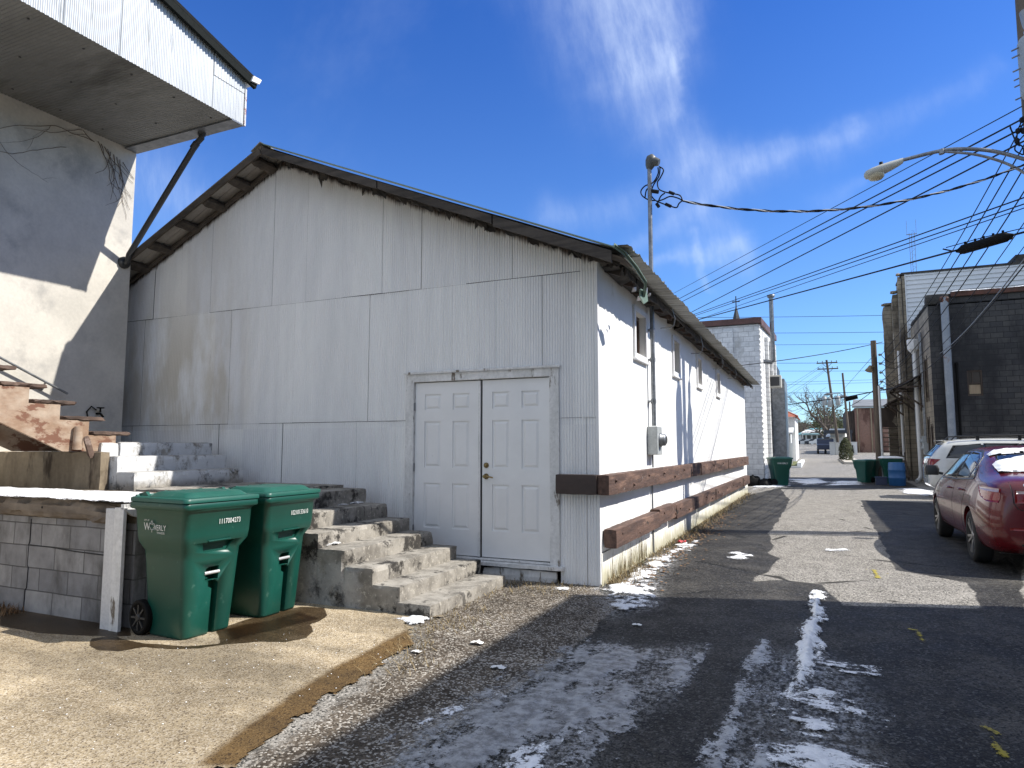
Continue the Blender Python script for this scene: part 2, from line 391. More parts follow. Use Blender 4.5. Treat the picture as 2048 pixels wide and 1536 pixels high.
def m_drive():
    m, k, b = base_mat('exposed_concrete'); p = k.pos(); wet = k.attr('wet'); st = k.attr('stain')
    vc = k.n('ShaderNodeTexVoronoi'); k.put(vc.inputs['Vector'], p); vc.inputs['Scale'].default_value = 125; cell = k.sep(vc.outputs['Color'])
    big = k.noise(p, .9, 6, .6)
    col = k.mix(k.step(big, .3, .7), (.34, .265, .165), (.52, .425, .28))
    col = k.mix(k.step(cell[0], .55, .8), col, (.58, .50, .38)); col = k.mix(k.step(cell[1], .78, .88), col, (.18, .135, .09))
    col = k.mix(1.0, col, k.mix(k.step(k.noise(p, 7, 7, .7), .3, .7), (.82, .81, .80), (1.1,)*3), 'MULTIPLY')
    col = k.mix(1.0, col, k.mix(k.noise(k.scale(p, (1.2, .5, 1)), 3.2, 6, .65), (.72, .70, .68), (1.25,)*3), 'MULTIPLY')
    gw = k.step(k.noise(k.scale(p, (.5, 1.3, 1)), .8, 5, .6), .38, .60); yy = k.sep(p)[1]
    gw = k.math('MULTIPLY', gw, k.step(yy, 1.6, 3.6, .35, 1))
    col = k.mix(gw, col, k.mix(1.0, col, (.50, .50, .50), 'MULTIPLY'))
    w1 = k.math('MULTIPLY', k.math('SUBTRACT', k.noise(p, 3, 5, .6), .5), .10)
    sm = k.step(k.math('ADD', st, w1), -.03, .05)
    col = k.mix(sm, col, k.mix(1.0, col, (.34, .25, .13), 'MULTIPLY'))
    wm = k.step(k.math('ADD', wet, k.math('MULTIPLY', k.math('SUBTRACT', k.noise(p, 4, 3, .5), .5), .05)), -.004, .008)
    wm = k.math('MULTIPLY', wm, k.step(k.noise(p, 3.2, 4, .6), .3, .5, .88, 1))
    col = k.mix(wm, col, k.mix(1.0, col, (.15, .12, .085), 'MULTIPLY'))
    rough = k.lerp(wm, .9, .42)
    h = k.math('ADD', vc.outputs['Distance'], k.math('MULTIPLY', k.noise(p, 60, 4, .6), .6))
    out(k, b, col, rough, 0, k.bump(h, .4, .006), .35)
    return m
M = {}
M['asphalt'] = m_asphalt(); M['drive'] = m_drive()
def m_gable():
    m, k, b = base_mat('painted_corrugated_metal'); p = k.pos(); x, y, z = k.sep(p)
    v = k.scale(p, (1, 1, .12)); v2 = k.scale(p, (1, 1, .3))
    col = k.mix(k.step(k.noise(v, 5, 6, .65), .3, .7), (.75, .75, .745), (.83, .825, .815))
    # tone of each sheet
    wn = k.n('ShaderNodeTexWhiteNoise', noise_dimensions='1D'); k.put(wn.inputs['W'], k.math('ADD', k.math('FLOOR', k.math('DIVIDE', x, .62)), k.math('MULTIPLY', k.math('FLOOR', k.math('DIVIDE', z, 1.75)), 17)))
    col = k.mix(1.0, col, k.mix(wn.outputs[0], (.94, .94, .95), (1.05, 1.05, 1.04)), 'MULTIPLY')
    # tan weather stain on the old sheets towards the far end
    far = k.math('MULTIPLY', k.step(x, -9.3, -8.2, 1, 1), k.step(x, -8.1, -7.0, 1, 0)); band = k.math('MULTIPLY', k.step(z, 1.5, 2.0), k.step(z, 2.6, 4.2, 1, .25))
    tan = k.math('MULTIPLY', k.math('MULTIPLY', far, band), k.step(k.noise(v2, 2.2, 7, .6), .38, .6))
    col = k.mix(k.math('MULTIPLY', tan, .55), col, (.43, .36, .24))
    # thin rust runs and peeled spots
    runs = k.math('MULTIPLY', k.step(k.noise(k.scale(p, (1, 1, .05)), 22, 5, .6), .68, .76), .14)
    col = k.mix(runs, col, (.33, .27, .2))
    peel = k.step(k.noise(k.scale(p, (1, 1, .35)), 26, 5, .6), .70, .73); low = k.step(z, .2, 1.9, 1, .35)
    col = k.mix(k.math('MULTIPLY', k.math('MULTIPLY', peel, low), .65), col, (.27, .27, .28))
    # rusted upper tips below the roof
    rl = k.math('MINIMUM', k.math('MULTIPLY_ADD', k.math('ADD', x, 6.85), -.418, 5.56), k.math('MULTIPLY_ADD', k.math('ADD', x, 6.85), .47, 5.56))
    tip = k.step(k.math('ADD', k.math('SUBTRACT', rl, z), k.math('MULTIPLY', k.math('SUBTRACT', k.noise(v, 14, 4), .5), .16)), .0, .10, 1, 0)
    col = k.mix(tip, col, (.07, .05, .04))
    g = k.noise(p, 50, 3); col = k.mix(1.0, col, k.mix(g, (.92,)*3, (1.08,)*3), 'MULTIPLY')
    out(k, b, col, k.lerp(k.noise(v, 6, 3), .42, .6), 0, k.bump(k.noise(p, 40, 4), .12, .003), .4)
    return m
M['gable'] = m_gable()
M['dark_gap'] = FLAT('seam_shadow', (.05, .047, .045), .9)
M['plaster'] = MAT('white_plaster', (.80, .80, .77), (.86, .86, .84), .75, scale=1.3, spots=(.70, .69, .64), spot_scale=2.2, spot_lo=.62, spot_hi=.74, bump=.12, bscale=22, bdist=.006, fine=.02)
def m_found():
    m, k, b = base_mat('stained_foundation'); p = k.pos(); x, y, z = k.sep(p)
    st = k.math('MULTIPLY', k.step(k.math('ADD', z, k.math('MULTIPLY', k.math('SUBTRACT', k.noise(k.scale(p, (1, 1, .4)), 7, 6, .7), .5), .5)), .02, .30, 1, 0), 1)
    col = k.mix(k.step(k.noise(p, 3, 5), .3, .7), (.78, .77, .70), (.84, .83, .78)); col = k.mix(k.math('MULTIPLY', st, .8), col, (.36, .33, .19))
    run = k.step(k.noise(k.scale(p, (1, 1, .08)), 26, 4, .6), .62, .72); col = k.mix(k.math('MULTIPLY', run, .35), col, (.3, .28, .2))
    out(k, b, col, .85, 0, k.bump(k.noise(p, 30, 5), .3, .008)); return m
M['found'] = m_found()
M['trim'] = MAT('white_painted_trim', (.72, .72, .72), (.79, .785, .78), .5, scale=8, stretch=(1, 1, .2), spots=(.30, .28, .25), spot_scale=9, spot_lo=.66, spot_hi=.72, bump=.12, bscale=30, fine=.03)
M['trim_worn'] = MAT('peeling_white_trim', (.74, .735, .73), (.62, .62, .61), .7, scale=10, stretch=(1, 1, .25), spots=(.16, .13, .10), spot_scale=11, spot_lo=.58, spot_hi=.66, bump=.3, bscale=40)
M['door'] = MAT('white_door_paint', (.755, .755, .755), (.80, .80, .80), .38, scale=2, spots=(.52, .52, .52), spot_scale=7, spot_lo=.68, spot_hi=.76, bump=.03, bscale=20, fine=.01)
M['brass'] = FLAT('worn_brass', (.28, .2, .09), .3, 1)
M['wood_grey'] = MAT('weathered_grey_wood', (.095, .078, .062), (.042, .034, .028), .9, scale=5, stretch=(.25, 1, 1), spots=(.03, .025, .02), spot_scale=4, spot_lo=.58, spot_hi=.68, bump=.5, bscale=30)
M['wood_fascia'] = MAT('weathered_fascia_wood', (.075, .064, .055), (.035, .03, .026), .9, scale=6, stretch=(.15, 1, 2), spots=(.02, .018, .016), spot_scale=4, spot_lo=.54, spot_hi=.72, bump=.5, bscale=30)
M['wood_pale'] = MAT('grey_white_wood', (.26, .22, .18), (.13, .105, .085), .9, scale=5, stretch=(.25, 1, 1), spots=(.46, .44, .42), spot_scale=3, spot_lo=.55, spot_hi=.62, bump=.5, bscale=25)
M['felt'] = MAT('torn_roof_felt', (.028, .026, .025), (.07, .062, .055), .95, scale=8, bump=.6, bscale=25)
def m_rail():
    m, k, b = base_mat('brown_painted_timber'); p = k.pos(); v = k.scale(p, (1, .12, 1))
    col = k.mix(k.step(k.noise(v, 14, 7, .65), .3, .7), (.060, .034, .026), (.135, .076, .054))
    col = k.mix(k.step(k.noise(v, 7, 6, .7), .56, .66), col, (.20, .12, .085)); col = k.mix(k.step(k.noise(k.scale(p, (1, .6, 1)), 11, 6, .7), .66, .70), col, (.62, .58, .53)); col = k.mix(k.step(k.noise(k.scale(p, (1, .4, 1)), 9, 5), .64, .72), col, (.03, .02, .016))
    out(k, b, col, .8, 0, k.bump(k.noise(v, 40, 6, .65), .7, .012)); return m
M['rail'] = m_rail()
M['rail_dark'] = MAT('dark_brown_paint', (.035, .022, .018), (.055, .034, .028), .6, scale=4, stretch=(.2, 1, 1), bump=.3, bscale=30)
M['roof'] = MAT('weathered_metal_roofing', (.20, .20, .185), (.29, .29, .27), .65, metal=.15, scale=3, stretch=(.3, 1, .3), spots=(.13, .115, .095), spot_scale=5, spot_lo=.56, spot_hi=.68, bump=.15, bscale=25)
M['roof_under'] = MAT('underside_of_metal_roofing', (.36, .34, .31), (.24, .22, .2), .7, scale=4, stretch=(.25, 1, 1), spots=(.12, .09, .07), spot_scale=5, spot_lo=.62, spot_hi=.7)
M['green_metal'] = FLAT('faded_green_metal', (.17, .24, .19), .5)
M['stucco'] = MAT('aged_stucco', (.62, .585, .52), (.50, .475, .425), .9, scale=1.1, spots=(.37, .355, .33), spot_scale=1.6, spot_lo=.50, spot_hi=.74, bump=.3, bscale=35, bdist=.006, fine=.06)
def m_overhang():
    m, k, b = base_mat('galvanised_cladding'); p = k.pos(); v = k.scale(p, (1, 1, .15))
    col = k.mix(k.step(k.noise(v, 3.2, 7, .7), .3, .7), (.33, .345, .35), (.47, .485, .49)); col = k.mix(k.step(k.noise(v, 12, 5, .6), .6, .72), col, (.27, .28, .28))
    out(k, b, col, k.lerp(k.noise(v, 5, 4), .38, .6), .35, k.bump(k.noise(p, 30, 4), .1, .003)); return m
M['clad'] = m_overhang()
M['soffit'] = MAT('grey_metal_soffit', (.235, .24, .235), (.165, .168, .163), .6, metal=.1, scale=1.4, stretch=(.35, 1, 1), spots=(.075, .075, .07), spot_scale=.9, spot_lo=.52, spot_hi=.68, bump=.1, bscale=30)
M['pipe_dark'] = FLAT('dark_steel_pipe', (.045, .046, .048), .5, .3)
M['galv'] = MAT('galvanised_steel', (.17, .18, .19), (.26, .27, .285), .42, metal=.6, scale=9, bump=.05)
M['meter'] = MAT('grey_meter_box_paint', (.33, .35, .35), (.40, .42, .42), .5, scale=6, bump=.03)
M['black'] = FLAT('black_rubber', (.006, .006, .006), .7, spec=.15)
M['cable'] = FLAT('black_cable', (.008, .009, .012), .6, spec=.2)
M['alu'] = FLAT('bare_aluminium_strand', (.62, .62, .62), .35, .8)
def m_steps():
    m, k, b = base_mat('mouldy_concrete'); p = k.pos(); x, y, z = k.sep(p)
    col = k.mix(k.step(k.noise(p, 4, 7, .65), .32, .68), (.165, .150, .128), (.345, .32, .28))
    col = k.mix(k.step(k.noise(p, 26, 5, .7), .56, .66), col, (.43, .40, .345)); col = k.mix(k.step(k.noise(p, 3.0, 8, .74), .52, .60), col, (.035, .031, .027))
    # remains of white paint high on the stair and low on its side
    nz = k.n('ShaderNodeNewGeometry').outputs['Normal']; nzz = k.sep(nz)[2]
    hi = k.math('MULTIPLY', k.step(z, 1.02, 1.15), k.step(nzz, .4, .7, 1, .45)); side = k.math('MULTIPLY', k.math('MULTIPLY', k.step(k.math('ADD', x, k.math('MULTIPLY', k.math('SUBTRACT', k.noise(p, 5, 5, .7), .5), .5)), -3.98, -3.86, 1, 0), k.step(y, 5.2, 5.28, 1, 0)), k.step(z, .36, .46, 1, 0))
    paint = k.math('MULTIPLY', k.math('MAXIMUM', hi, side), k.step(k.noise(k.scale(p, (1, 1, .7)), 4.2, 8, .72), .36, .5))
    col = k.mix(k.math('MULTIPLY', paint, .92), col, k.mix(k.noise(p, 7, 5), (.52, .53, .54), (.74, .75, .76)))
    col = k.mix(k.math('MULTIPLY', k.step(k.noise(k.scale(p, (1, 1, .25)), 9, 7, .7), .60, .68), .8), col, (.05, .045, .04))
    out(k, b, col, .92, 0, k.bump(k.math('ADD', k.noise(p, 45, 6, .7), k.noise(p, 9, 5)), .38, .008)); return m
M['steps'] = m_steps()
M['conc_wall'] = MAT('stained_board_concrete', (.34, .28, .20), (.22, .175, .12), .92, scale=3.2, stretch=(1, 1, .25), spots=(.07, .05, .035), spot_scale=3.5, spot_lo=.52, spot_hi=.66, bump=.4, bscale=30)
M['block_grey'] = BLOCKS('painted_grey_blocks', 'y', (.215, .215, .225), (.33, .325, .325), (.10, .098, .10), .405, .2, .006, spots=(.085, .082, .08), spot_scale=2.6, spot_lo=.46, spot_hi=.72, bump=.6)
M['block_grey_x'] = BLOCKS('painted_grey_blocks_return', 'x', (.27, .27, .275), (.36, .355, .35), (.17, .165, .165), .405, .2, .007, spots=(.13, .125, .12), spot_scale=2.2, spot_lo=.52, spot_hi=.70, bump=.35)
M['soil'] = MAT('bare_soil', (.10, .08, .06), (.17, .14, .10), .95, scale=7, bump=.8, bscale=30, bdist=.02)
M['wood_bare'] = MAT('peeling_stair_paint', (.27, .175, .115), (.40, .315, .24), .85, scale=6, stretch=(1, .5, 1), spots=(.17, .08, .05), spot_scale=5.5, spot_lo=.54, spot_hi=.60, bump=.5, bscale=30)
M['wood_dark'] = MAT('rotten_dark_tread', (.13, .085, .065), (.07, .048, .038), .9, scale=8, stretch=(1, .3, 1), spots=(.25, .19, .16), spot_scale=7, spot_lo=.6, spot_hi=.7, bump=.7, bscale=30)
M['green'] = MAT('green_cart_plastic', (.0045, .060, .044), (.006, .072, .053), .38, scale=2, local=True, spots=(.035, .11, .085), spot_scale=14, spot_lo=.62, spot_hi=.70, bump=.12, bscale=90, bdist=.0015, fine=.03)
M['green_lid'] = MAT('green_lid_plastic', (.006, .075, .055), (.010, .095, .07), .42, scale=3, local=True, bump=.1, bscale=70, bdist=.0015, spots=(.05, .14, .11), spot_scale=6, spot_lo=.62, spot_hi=.75, fine=.03)
M['white_ink'] = FLAT('white_hot_stamp', (.72, .74, .72), .5)
M['steel_bar'] = FLAT('zinc_bar', (.7, .7, .7), .35, .5)
def m_snow(name, c1, c2, rough=.6, amax=1.0, fs=55, fine=.9):
    # broken by real gaps: the crust thins out into separate grains where its cover falls
    m, k, b = base_mat(name); p = k.pos(); nt = m.node_tree
    col = k.mix(k.step(k.noise(p, 12, 7, .75), .35, .65), c1, c2)
    nb = k.bump(k.math('ADD', k.noise(p, 60, 5, .7), k.noise(k.scale(p, (1, .5, 1)), 18, 4)), .6, .012)
    out(k, b, col, rough, 0, nb, .5)
    cv = k.attr('cover'); n1 = k.math('MULTIPLY', k.math('SUBTRACT', k.noise(p, fs, 6, .75), .5), fine); n2 = k.math('MULTIPLY', k.math('SUBTRACT', k.noise(p, fs*.22, 5, .7), .5), fine*.8)
    al = k.math('MULTIPLY', k.step(k.math('ADD', cv, k.math('ADD', n1, n2)), .0, .16), amax)
    tr = k.n('ShaderNodeBsdfTransparent'); mx = k.n('ShaderNodeMixShader'); nt.links.new(al, mx.inputs[0]); nt.links.new(tr.outputs[0], mx.inputs[1]); nt.links.new(b.outputs[0], mx.inputs[2])
    nt.links.new(mx.outputs[0], [n for n in nt.nodes if n.type == 'OUTPUT_MATERIAL'][0].inputs[0])
    return m
M['snow'] = m_snow('snow', (.70, .71, .73), (.90, .90, .91)); M['ice'] = m_snow('dirty_ice', (.17, .17, .175), (.52, .53, .55), .35, .78, 45, 1.2); M['ice_thin'] = m_snow('thin_ice', (.30, .30, .305), (.66, .67, .69), .4, .75, 60, 1.4)
M['snow_solid'] = MAT('packed_snow', (.82, .83, .85), (.90, .90, .91), .6, scale=9, bump=.4, bscale=40, bdist=.01, fine=.02)
M['grass'] = MAT('dry_grass', (.30, .23, .12), (.16, .12, .06), .9, scale=12, bump=0, spots=(.12, .14, .05), spot_scale=2, spot_lo=.6, spot_hi=.66)
M['leaf'] = MAT('dead_leaf', (.23, .13, .06), (.12, .07, .035), .9, scale=14, bump=0)
M['litter'] = MAT('white_litter', (.75, .73, .7), (.8, .8, .78), .7, scale=20, bump=0)
M['yellow'] = m_snow('worn_yellow_paint', (.42, .34, .03), (.30, .25, .06), .85, .85, 70, 1.5)
M['pvc'] = FLAT('white_plastic_pipe', (.66, .64, .6), .45)
# ------------------------------------------------------------------ ground
def lines(segs):
    L = []
    for a, b, st in segs:
        n = max(1, int(round((b-a)/st))); L += [a+(b-a)*i/n for i in range(n)]
    return np.array(L+[segs[-1][1]])
def sheet(name, xs, ys, zf, attrs, mat, keep=None, kind='structure', parent=None, label=None):
    X, Y = np.meshgrid(xs, ys); Z = zf(X, Y)
    nx, ny = len(xs), len(ys); idx = np.arange(nx*ny).reshape(ny, nx)
    q = np.stack([idx[:-1, :-1], idx[:-1, 1:], idx[1:, 1:], idx[1:, :-1]], -1).reshape(-1, 4)
    if keep is not None:
        kk = keep(X, Y); kc = (kk[:-1, :-1] & kk[:-1, 1:] & kk[1:, 1:] & kk[1:, :-1]).reshape(-1); q = q[kc]
    used = np.unique(q); rm = -np.ones(nx*ny, int); rm[used] = np.arange(len(used)); q = rm[q]
    P = np.stack([X.ravel(), Y.ravel(), Z.ravel()], -1)[used]
    org = Vector((0, 0, 0)) if kind == 'structure' else Vector((float(P[:, 0].mean()), float(P[:, 1].mean()), float(P[:, 2].min())))
    me = bpy.data.meshes.new(name); me.from_pydata((P-np.array(org)).tolist(), [], q.tolist())
    me.polygons.foreach_set('use_smooth', np.ones(len(q), bool))
    for an, fn in attrs.items():
        a = me.attributes.new(an, 'FLOAT', 'POINT'); a.data.foreach_set('value', fn(X, Y).ravel()[used].astype(np.float32))
    me.update(); o = bpy.data.objects.new(name, me); COL.objects.link(o); o.data.materials.append(mat); o.location = org
    if kind: o['kind'] = kind
    return o
wet_shade_px = [[(1195, 1180), (1262, 1108), (1400, 1040), (1497, 990), (1560, 975), (1580, 1000), (1555, 1045), (1535, 1068), (1548, 1090), (1538, 1106), (1562, 1116), (1530, 1145), (1495, 1165), (1560, 1158), (1640, 1168), (1685, 1205), (1700, 1320), (1600, 1420), (1480, 1536), (900, 1560), (1250, 1215)],  # wet strip by the shed, running on into painted foreground shade
          [(1720, 1000), (1860, 1005), (2048, 1060), (2048, 1536), (1780, 1536), (1730, 1400), (1960, 1212), (1935, 1165), (1790, 1140)],  # shade of car and buildings, painted dark
          [(1560, 955), (1800, 958), (1840, 975), (1700, 980), (1560, 978)]]  # strip of building shade across the alley, painted dark
wet_shade_px.append([(1240, 1205), (1600, 1208), (1975, 1216), (2100, 1222), (2100, 1640), (700, 1640), (860, 1480), (1110, 1330)])  # building shade over the foreground, darkened in the colour
wet_shade_p = [gpoly(p) for p in wet_shade_px]
grav_p = gpoly([(470, 1536), (700, 1390), (830, 1290), (815, 1240), (970, 1160), (1110, 1160), (1210, 1175), (1285, 1190), (1110, 1330), (860, 1470), (780, 1560), (600, 1700), (330, 1700)])
wallstrip = [(-2.25, 7.1), (-1.85, 7.1), (-1.8, 9), (-1.85, 12), (-1.95, 17), (-2.0, 23.5), (-2.25, 23.5)]
slush_px = [[(830, 1455), (1010, 1370), (1200, 1285), (1290, 1295), (1400, 1290), (1330, 1400), (1200, 1480), (1130, 1560), (780, 1560)], [(1195, 1185), (1290, 1110), (1390, 1080), (1330, 1150), (1310, 1215), (1220, 1235)],
            [(1570, 1536), (1560, 1400), (1500, 1536), (1440, 1536), (1530, 1320), (1620, 1290), (1700, 1340), (1760, 1430), (1720, 1480), (1780, 1560)]]
slush_p = [gpoly(p) for p in slush_px]
def far_mask(X, Y, polys):
    out_ = np.full(X.shape, -5.0); near = (np.abs(X) < 9) & (Y > .5) & (Y < 45)
    xs, ys = X[near], Y[near]; v = np.full(xs.shape, -5.0)
    for p in polys: v = np.maximum(v, sdf(p, xs, ys))
    out_[near] = v; return out_
gx = lines([(-500, -60, 110), (-60, -12, 8), (-12, -4, .8), (-4, 5.2, .07), (5.2, 12, .8), (12, 60, 8), (60, 500, 110)])
gy = lines([(-60, 0, 10), (0, 1.8, .45), (1.8, 12, .055), (12, 28, .14), (28, 60, 1.6), (60, 200, 10), (200, 1500, 130)])
def bumpy(X, Y):
    near = (np.abs(X) < 6) & (Y < 30) & (Y > 1)
    return np.where(Y < 45, 0, .014*(Y-45))+np.where(near, (fbm(X*.7, Y*.7, 5, 3)-.5)*.012-.004, 0)
alley = sheet('alley_asphalt', gx, gy, bumpy, {'wet': lambda X, Y: far_mask(X, Y, wet_shade_p), 'gravel': lambda X, Y: far_mask(X, Y, [grav_p, wallstrip]), 'slush': lambda X, Y: far_mask(X, Y, slush_p)}, M['asphalt'])  # 'wet' here holds wet ground and painted building and car shade
tag(alley, 'patched grey asphalt alley running away between the buildings', 'alley')

drive_poly = [(-9.6, -3), (-3.0, -3), (-2.62, 2.3)]+gpoly([(470, 1536), (560, 1470), (640, 1410), (740, 1350), (830, 1285), (818, 1240)])+[(-3.05, 5.35), (-9.6, 5.35)]
dwet = [gpoly([(175, 1295), (185, 1280), (225, 1275), (290, 1290), (370, 1296), (440, 1290), (430, 1262), (500, 1240), (600, 1215), (650, 1217), (655, 1233), (640, 1245), (622, 1252), (627, 1266), (610, 1280), (570, 1288), (520, 1287), (450, 1292), (400, 1300), (350, 1302), (290, 1298), (240, 1306), (195, 1304)]),
        gpoly([(0, 1255), (80, 1270), (180, 1275), (260, 1275), (260, 1240), (0, 1200)])]
dst = [gpoly([(390, 1536), (480, 1462), (570, 1398), (655, 1345), (740, 1298), (815, 1262), (840, 1295), (740, 1360), (640, 1430), (540, 1500), (500, 1545)]), gpoly([(440, 1262), (530, 1245), (600, 1225), (640, 1240), (560, 1262), (460, 1285)])]
dx_ = lines([(-9.6, -6, .15), (-6, -2.3, .022)]); dy_ = lines([(-3, 1.6, .5), (1.6, 5.4, .022)])
edge_n = lambda X, Y: (fbm(X*12, Y*12, 3, 5, .65)-.5)*.17
drv = sheet('concrete_driveway', dx_, dy_, lambda X, Y: .012+(fbm(X*.8, Y*.8, 8, 3)-.5)*.01,
            {'wet': lambda X, Y: np.maximum(sdf(dwet[0], X, Y), sdf(dwet[1], X, Y)), 'stain': lambda X, Y: np.maximum(sdf(dst[0], X, Y), sdf(dst[1], X, Y))}, M['drive'], keep=lambda X, Y: sdf(drive_poly, X, Y)+edge_n(X, Y)*(X > -5) > 0)
tag(drv, 'tan exposed aggregate concrete driveway in front of the carts', 'driveway')

# ------------------------------------------------------------------ snow and ice lying about
def snow(name, label, polys, cell, thr, thick, mat, seed, streak=(1, 1), freq=5, z0=.004, edge=.12, group='patches of melting snow'):
    allp = np.concatenate([np.array(p) for p in polys]); x0, y0 = allp.min(0)-.08; x1, y1 = allp.max(0)+.08
    xs = np.arange(x0, x1+cell, cell); ys = np.arange(y0, y1+cell, cell)
    def val(X, Y):
        s = np.full(X.shape, -9.0)
        for p in polys: s = np.maximum(s, sdf(p, X, Y))
        a = fbm(X*freq*streak[0], Y*freq*streak[1], seed, 5, .68)-.5
        return np.clip(s/edge, -1.4, 1)*.34+a*1.25-thr
    return tag(sheet(name, xs, ys, lambda X, Y: z0+np.clip(val(X, Y)+.1, 0, .6)*thick*1.8+(fbm(X*40, Y*40, seed+3, 3)-.5)*thick*.4, {'cover': val}, mat, keep=lambda X, Y: val(X, Y) > -.35, kind='stuff'), label, 'snow', group)
sp = slush_p
snow('snow', 'grey trodden ice spread over the dark asphalt at the bottom centre', [sp[0]], .011, .02, .010, M['ice'], 11, (1.6, .7), 3.5, edge=.4)
snow('snow', 'whiter crust along the bottom edge beside the trodden ice', [gpoly([(940, 1560), (1060, 1500), (1160, 1465), (1120, 1510), (1090, 1560)]), gpoly([(850, 1450), (960, 1400), (1040, 1370), (930, 1425)])], .011, .02, .012, M['snow'], 12, (1.3, .8), 5, edge=.12)
snow('snow', 'long white snow ridge with a pointed far end in the middle of the alley', [gpoly([(1628, 1186), (1642, 1188), (1642, 1250), (1632, 1310), (1606, 1370), (1576, 1388), (1594, 1340), (1602, 1290), (1620, 1240)])], .010, -.10, .045, M['snow'], 13, (1.5, .6), 5, edge=.07)
snow('snow', 'thin broken snow fanning out right of the tyre track in the foreground', [gpoly([(1560, 1400), (1640, 1370), (1700, 1400), (1755, 1440), (1700, 1470), (1690, 1500), (1790, 1570), (1540, 1570), (1565, 1480)]), gpoly([(1630, 1310), (1720, 1325), (1740, 1350), (1640, 1350)])], .010, .10, .012, M['snow'], 14, (.6, 1.7), 4.5, edge=.22)
snow('snow', 'thin icy line left behind by a tyre left of the white ridge', [gpoly([(1410, 1560), (1450, 1440), (1488, 1330), (1528, 1280), (1538, 1290), (1508, 1350), (1482, 1440), (1450, 1560)]), gpoly([(1500, 1560), (1540, 1400), (1560, 1330), (1575, 1330), (1560, 1440), (1545, 1560)])], .010, .06, .010, M['ice_thin'], 15, (1.6, .5), 5, edge=.09)
snow('snow', 'crusted snow along the foot of the white wall by the corner', [gpoly([(1193, 1190), (1262, 1135), (1330, 1100), (1400, 1078), (1400, 1090), (1340, 1130), (1315, 1165), (1320, 1210), (1230, 1235)]), gpoly([(1090, 1172), (1195, 1176), (1195, 1183), (1100, 1182)])], .011, .19, .026, M['snow'], 16, (1, 1), 6, edge=.16)
snow('snow', 'small bright snow patch on the wet asphalt near the white wall', [gpoly([(1458, 1107), (1480, 1103), (1502, 1112), (1490, 1119), (1462, 1117)])], .011, .08, .012, M['snow'], 17, (1, 1), 5, edge=.12)
snow('snow', 'flat snow streak on the dry sunlit asphalt in mid alley', [gpoly([(1652, 1099), (1690, 1098), (1692, 1103), (1656, 1104)])], .011, .05, .008, M['snow'], 18, edge=.1)
snow('snow', 'snow strip on the ground beside the rear bumper of the white car', [gpoly([(1795, 978), (1850, 978), (1880, 990), (1860, 993), (1815, 988)])], .035, -.05, .04, M['snow'], 19, freq=1.5, edge=.3)
snow('snow', 'snow strip lying around the cart by the white block building', [gpoly([(1500, 968), (1570, 965), (1580, 972), (1500, 980)]), gpoly([(1575, 958), (1640, 957), (1660, 966), (1600, 972)]), gpoly([(1660, 962), (1730, 962), (1730, 970), (1650, 972)])], .035, .08, .03, M['snow'], 20, freq=1.5, edge=.4)
snow('snow', 'snow left along the timber cap of the grey block retaining wall', [[(-9.4, 3.86), (-5.25, 3.86), (-5.25, 4.4), (-6.4, 4.5), (-9.4, 4.45)]], .02, -.38, .022, M['snow'], 21, freq=2.2, z0=1.045, edge=.08)
snow('snow', 'small lump of snow on a tread of the lower concrete steps', [[(-4.62, 5.35), (-4.4, 5.33), (-4.38, 5.5), (-4.55, 5.55)]], .011, -.2, .03, M['snow'], 22, freq=5, z0=.54, edge=.07)
snow('snow', 'flat snow patch on the upper tread by the green lids', [[(-5.35, 6.2), (-5.05, 6.2), (-5.05, 6.7), (-5.35, 6.7)]], .011, -.1, .02, M['snow'], 23, freq=4, z0=.835, edge=.1)
snow('snow', 'broken snow crust at the foot of the lowest concrete step', [gpoly([(790, 1238), (830, 1232), (860, 1240), (830, 1250), (795, 1248)])], .010, .0, .03, M['snow'], 24, freq=6, edge=.06)

# ------------------------------------------------------------------ survey paint
for lab, pts in [('short yellow paint dash on sunlit asphalt left of the red car', [((1748, 1140), (1757, 1157))]), ('faint yellow paint line stretching right from the short dash', [((1772, 1147), (1825, 1152))]),
            ('hooked yellow paint mark on shaded asphalt in the foreground', [((1818, 1259), (1836, 1262)), ((1836, 1262), (1848, 1288))]), ('faded yellow paint mark close to the bottom right corner', [((1966, 1452), (1995, 1470)), ((1980, 1472), (2012, 1518))])]:
    P_ = []
    for a, b_ in pts:
        A = G(*a); B = G(*b_); d = (B-A).normalized(); n_ = Vector((-d.y, d.x, 0))*.018; P_.append([tuple(q[:2]) for q in (A-n_, B-n_, B+n_, A+n_)])
    snow('paint_mark', lab, P_, .011, {'s': -.12, 'f': .10, 'h': .0}.get(lab[0], .12) if 'faded' not in lab else .16, .002, M['yellow'], 40+len(lab), freq=6, edge=.022, group='yellow survey marks on the asphalt')['category'] = 'paint mark'
for o in [o for o in COL.objects if o.name.startswith('paint_mark')]: o['kind'] = 'structure'

# ------------------------------------------------------------------ dead grass, leaves, crumbs, litter
def blades(n, fn, hmin, hmax, lean=.5, w=.004):
    mb = MB()
    for i in range(n):
        x, y, z = fn(); h = random.uniform(hmin, hmax); a = random.uniform(0, 6.28); l = random.uniform(0, lean)*h
        d = Vector((math.cos(a), math.sin(a), 0)); s = Vector((-d.y, d.x, 0))*w; p = Vector((x, y, z)); m_ = p+d*l*.4+Vector((0, 0, h*.6)); t = p+d*l+Vector((0, 0, h))
        mb.add([p-s, p+s, m_+s*.7, m_-s*.7, t], [(0, 1, 2, 3), (3, 2, 4)])
    return mb
def wall_foot():
    y = 7.3+random.random()**1.5*16; return (-2.17+abs(random.gauss(0, .13)), y, 0)
blades(2200, wall_foot, .02, .09, 2.0).build('dry_grass', M['grass'], label='dry brown grass growing along the foot of the white wall', cat='grass', kind='stuff')
